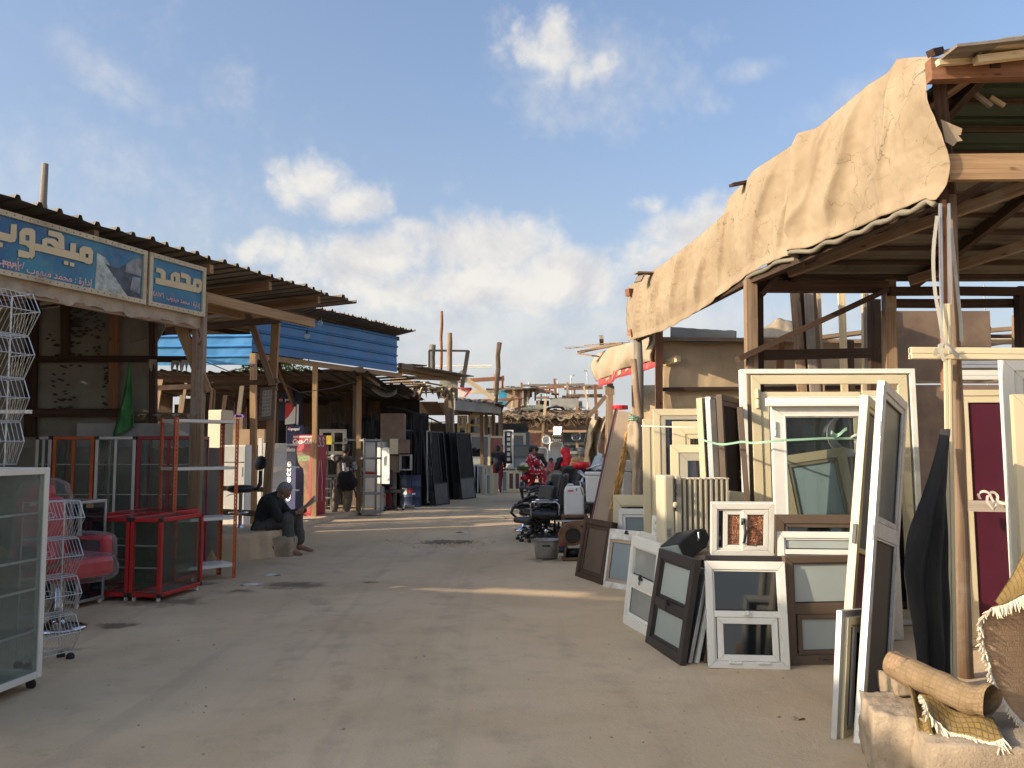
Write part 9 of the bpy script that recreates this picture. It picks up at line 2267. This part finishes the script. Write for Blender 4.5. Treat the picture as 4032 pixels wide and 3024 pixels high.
pw('engine', M().box(PM(.6, 0, .42), (.28, .42, .3), fwd.to_track_quat('Y', 'Z').to_matrix()), IRON, mb, bevel=.03); pw('exhaust', M().tube([PM(.5, .14, .3), PM(-.2, .17, .34)], [.03, .05], 9), CHROME, mb, smooth=True)
pw('carrier', M().tube([PM(-.28, -.12, .93), PM(.12, -.12, .93), PM(.12, .12, .93), PM(-.28, .12, .93)], .010, 6, closed=True), CHROME, mb)
def rider(label, seat, f, skin, hairm, top, topm, botm, legs, reach, s=1.0, bald=False, lean=.1, loose=1.0):
 t = thing('person', label, 'person', V((seat.x, seat.y, 0))); f = V(f).normalized(); sd = V((f.y, -f.x, 0))
 P = lambda a, b, z: seat + (f * a + sd * b) * s + V((0, 0, z * s))
 hip = [P(0, -.09, .05), P(0, .09, .05)]; ch_, nk_, hd = P(lean * .5, 0, .38), P(lean, 0, .58), P(lean + .04, 0, .72)
 sh_ = [P(lean, -.19, .50), P(lean, .19, .50)]
 hcaps, HP = head_caps(hd, f + V((0, 0, -.1)), (0, 0, 1), s)
 el_ = [P(lean + .18, -.26, .28), P(lean + .18, .26, .28)]; wr_ = [P(reach, -.2, .22), P(reach, .2, .22)]
 b = [(P(0, 0, .1), ch_, .12 * s, .125 * s), (hip[0], hip[1], .11 * s, .11 * s), (ch_, nk_, .11 * s, .06 * s), (nk_, hd, .055, .055), (sh_[0], sh_[1], .07, .07)] + hcaps
 bt = [(hip[0], hip[1], .14 * s, .14 * s)]
 for i in (0, 1):
  k, a = P(*legs[i][0]), P(*legs[i][1])
  b += [(hip[i], k, .085, .058), (k, a, .055, .036), (a, a + f * .14 - V((0, 0, .03)), .036, .03), (sh_[i], el_[i], .05, .04), (el_[i], wr_[i], .04, .026)] + hand_caps(wr_[i], wr_[i] - el_[i], V((0, 0, -1)), s, .9)
  bt += [(hip[i], k, .115 * loose, .095 * loose), (k, k.lerp(a, .9), .092 * loose, .085 * loose)]
 vol('body', b, skin, t, .016, 2)
 tc = [(P(0, 0, .05), ch_, .15 * s, .165 * s), (ch_, nk_ - V((0, 0, .04)), .155 * s, .08 * s), (sh_[0], sh_[1], .092 * s, .092 * s)]
 for i in (0, 1): tc += [(sh_[i], el_[i], .078, .066), (el_[i], el_[i].lerp(wr_[i], .8), .066, .05)]
 vol(top, tc, topm, t, .016, 3, .012, 2); vol('trousers', bt, botm, t, .016, 3, .012, 6)
 hair(HP, hairm, t, s * 1.02, bald=bald); eyes(HP, t, s)
 return t
def dot_mat():
 m = bpy.data.materials.new('red cloth with white dots'); m.use_nodes = True; t = NT(m.node_tree)
 gr = t.node('ShaderNodeAttribute', attribute_name='gr').outputs['Vector']
 vo = t.node('ShaderNodeTexVoronoi'); t.l.new(gr, vo.inputs['Vector']); vo.inputs['Scale'].default_value = 13
 c = t.mix(t.ramp(vo.outputs['Distance'], .30, .36), (.70, .60, .60, 1), (.45, .012, .035, 1))
 p = t.node('ShaderNodeBsdfPrincipled'); t.l.new(c, p.inputs['Base Color']); p.inputs['Roughness'].default_value = .85
 o = t.node('ShaderNodeOutputMaterial'); t.l.new(p.outputs[0], o.inputs[0]); return m
DOTS = dot_mat()
rider('man in a brown jacket riding the red motorbike', PM(.62, 0, .88), fwd, SKIN_D, HAIR, 'jacket', cloth_c('brown jacket', (.05, .034, .022), dirt=.1), cloth_c('tan trousers', (.16, .115, .075)), (((.42, -.2, -.05), (.25, -.2, -.5)), ((.42, .2, -.05), (.25, .2, -.5))), .48, 1.0, True, .14)
rider('woman in a red dress with white dots sitting sideways behind the motorbike rider', PM(.22, .04, .90), V((.95, .25, 0)), SKIN, HAIR, 'dress', DOTS, DOTS, (((.38, -.08, -.02), (.46, -.1, -.42)), ((.40, .10, -.02), (.50, .08, -.42))), .36, .92, False, .05, 1.05)
cf = thing('cauliflower', 'bunch of white cauliflower with green leaves tied on the motorbike carrier', 'vegetables', PM(-.14, 0, .95)); cr2 = random.Random(6)
m = M()
for i in range(40):
 d = V((cr2.gauss(0, 1), cr2.gauss(0, 1), abs(cr2.gauss(0, 1)))).normalized(); m.ball(PM(-.14, 0, 1.06) + V((d.x * .11, d.y * .11, d.z * .10)), cr2.uniform(.03, .05), 8, 6)
o = pw('florets', m, mat('cream florets', (.58, .55, .36), .8, 0, .12, 30), cf, smooth=True); o['kind'] = 'stuff'
for i in range(16):
 a = i * .393 + cr2.uniform(-.1, .1); b = PM(-.14, 0, .96); d = V((math.cos(a), math.sin(a), 0))
 def leaf(x, y, d=d, b=b): return b + d * (.04 + .15 * y) + V((-d.y, d.x, 0)) * ((x - .5) * .12 * math.sin(math.pi * (.15 + .8 * y))) + V((0, 0, .11 * y + .02 * math.sin(x * 9)))
 m = M(); m.grid(leaf, 4, 5); pw('leaf', m, mat('cauliflower leaf', (.12, .20, .06), .7, 0, .25, 20), cf, smooth=True, solid=.003)
# --- loose stones, litter and clods on the road
STONE = mat('road pebble', (.42, .31, .20), .95, 0, .2, 20)
pr_ = random.Random(12); m = M()
for i in range(900):
 Y = 4.0 + 22 * pr_.random() ** 1.8; x = pr_.uniform(-.62, .40) * Y * .9
 if not (-5 < x < 3.2): continue
 s = pr_.choice((.003, .004, .004, .006, .009)) * pr_.uniform(.7, 1.4)
 z = ground_h(x, Y) + s * .25; q = [V((pr_.uniform(-.4, .4), pr_.uniform(-.4, .4), pr_.uniform(-.2, .2))) for _ in range(6)]
 d = [(1, 0, 0), (-1, 0, 0), (0, 1, 0), (0, -1, 0), (0, 0, .8), (0, 0, -.8)]
 m.add([V((x, Y, z)) + (V(d[k]) + q[k]) * s for k in range(6)], [(0, 2, 4), (2, 1, 4), (1, 3, 4), (3, 0, 4), (2, 0, 5), (1, 2, 5), (3, 1, 5), (0, 3, 5)])
tag(m.build('gravel', STONE, loc=(0, 0, 0)), 'small stones scattered over the trodden road', 'gravel', kind='stuff')
m = M()
for i in range(220):
 u = pr_.gauss(1750, 85); v = pr_.gauss(2137, 8); p = G(u, v); s = pr_.uniform(.008, .03)
 m.ball(p + V((0, 0, s * .2)), s, 6, 4, (1, 1, .7))
tag(m.build('dirt_clods', EARTH, loc=(0, 0, 0)), 'dark clods of dug earth in the middle of the road', 'earth', kind='stuff')
for k, (u, v, s, lab, mt) in enumerate([(1819, 2098, .13, 'flat white scrap of paper on the road beyond the dug patch', PAPER), (2005, 2042, .10, 'small brown scrap lying on the sunlit strip of road', CARD), (990, 2305, .12, 'pale scrap of paper near the dark stain by the red show-case', PAPER), (1075, 2267, .10, 'whitish dust covered scrap near the kerb block', PAPER), (3145, 2838, .035, 'tiny brown chip on the ground before the leaning doors', CARD)]):
 p = G(u, v); m = M(); m.grid(lambda a, b: p + V(((a - .5) * s * 2, (b - .5) * s, .012 + .012 * math.sin(a * 5 + k) * math.cos(b * 4))), 6, 4)
 tag(m.build('paper_scrap', mt, smooth=True, solid=.002), lab, 'litter', 'scraps on the road')
bpy.data.scenes.remove(TS)
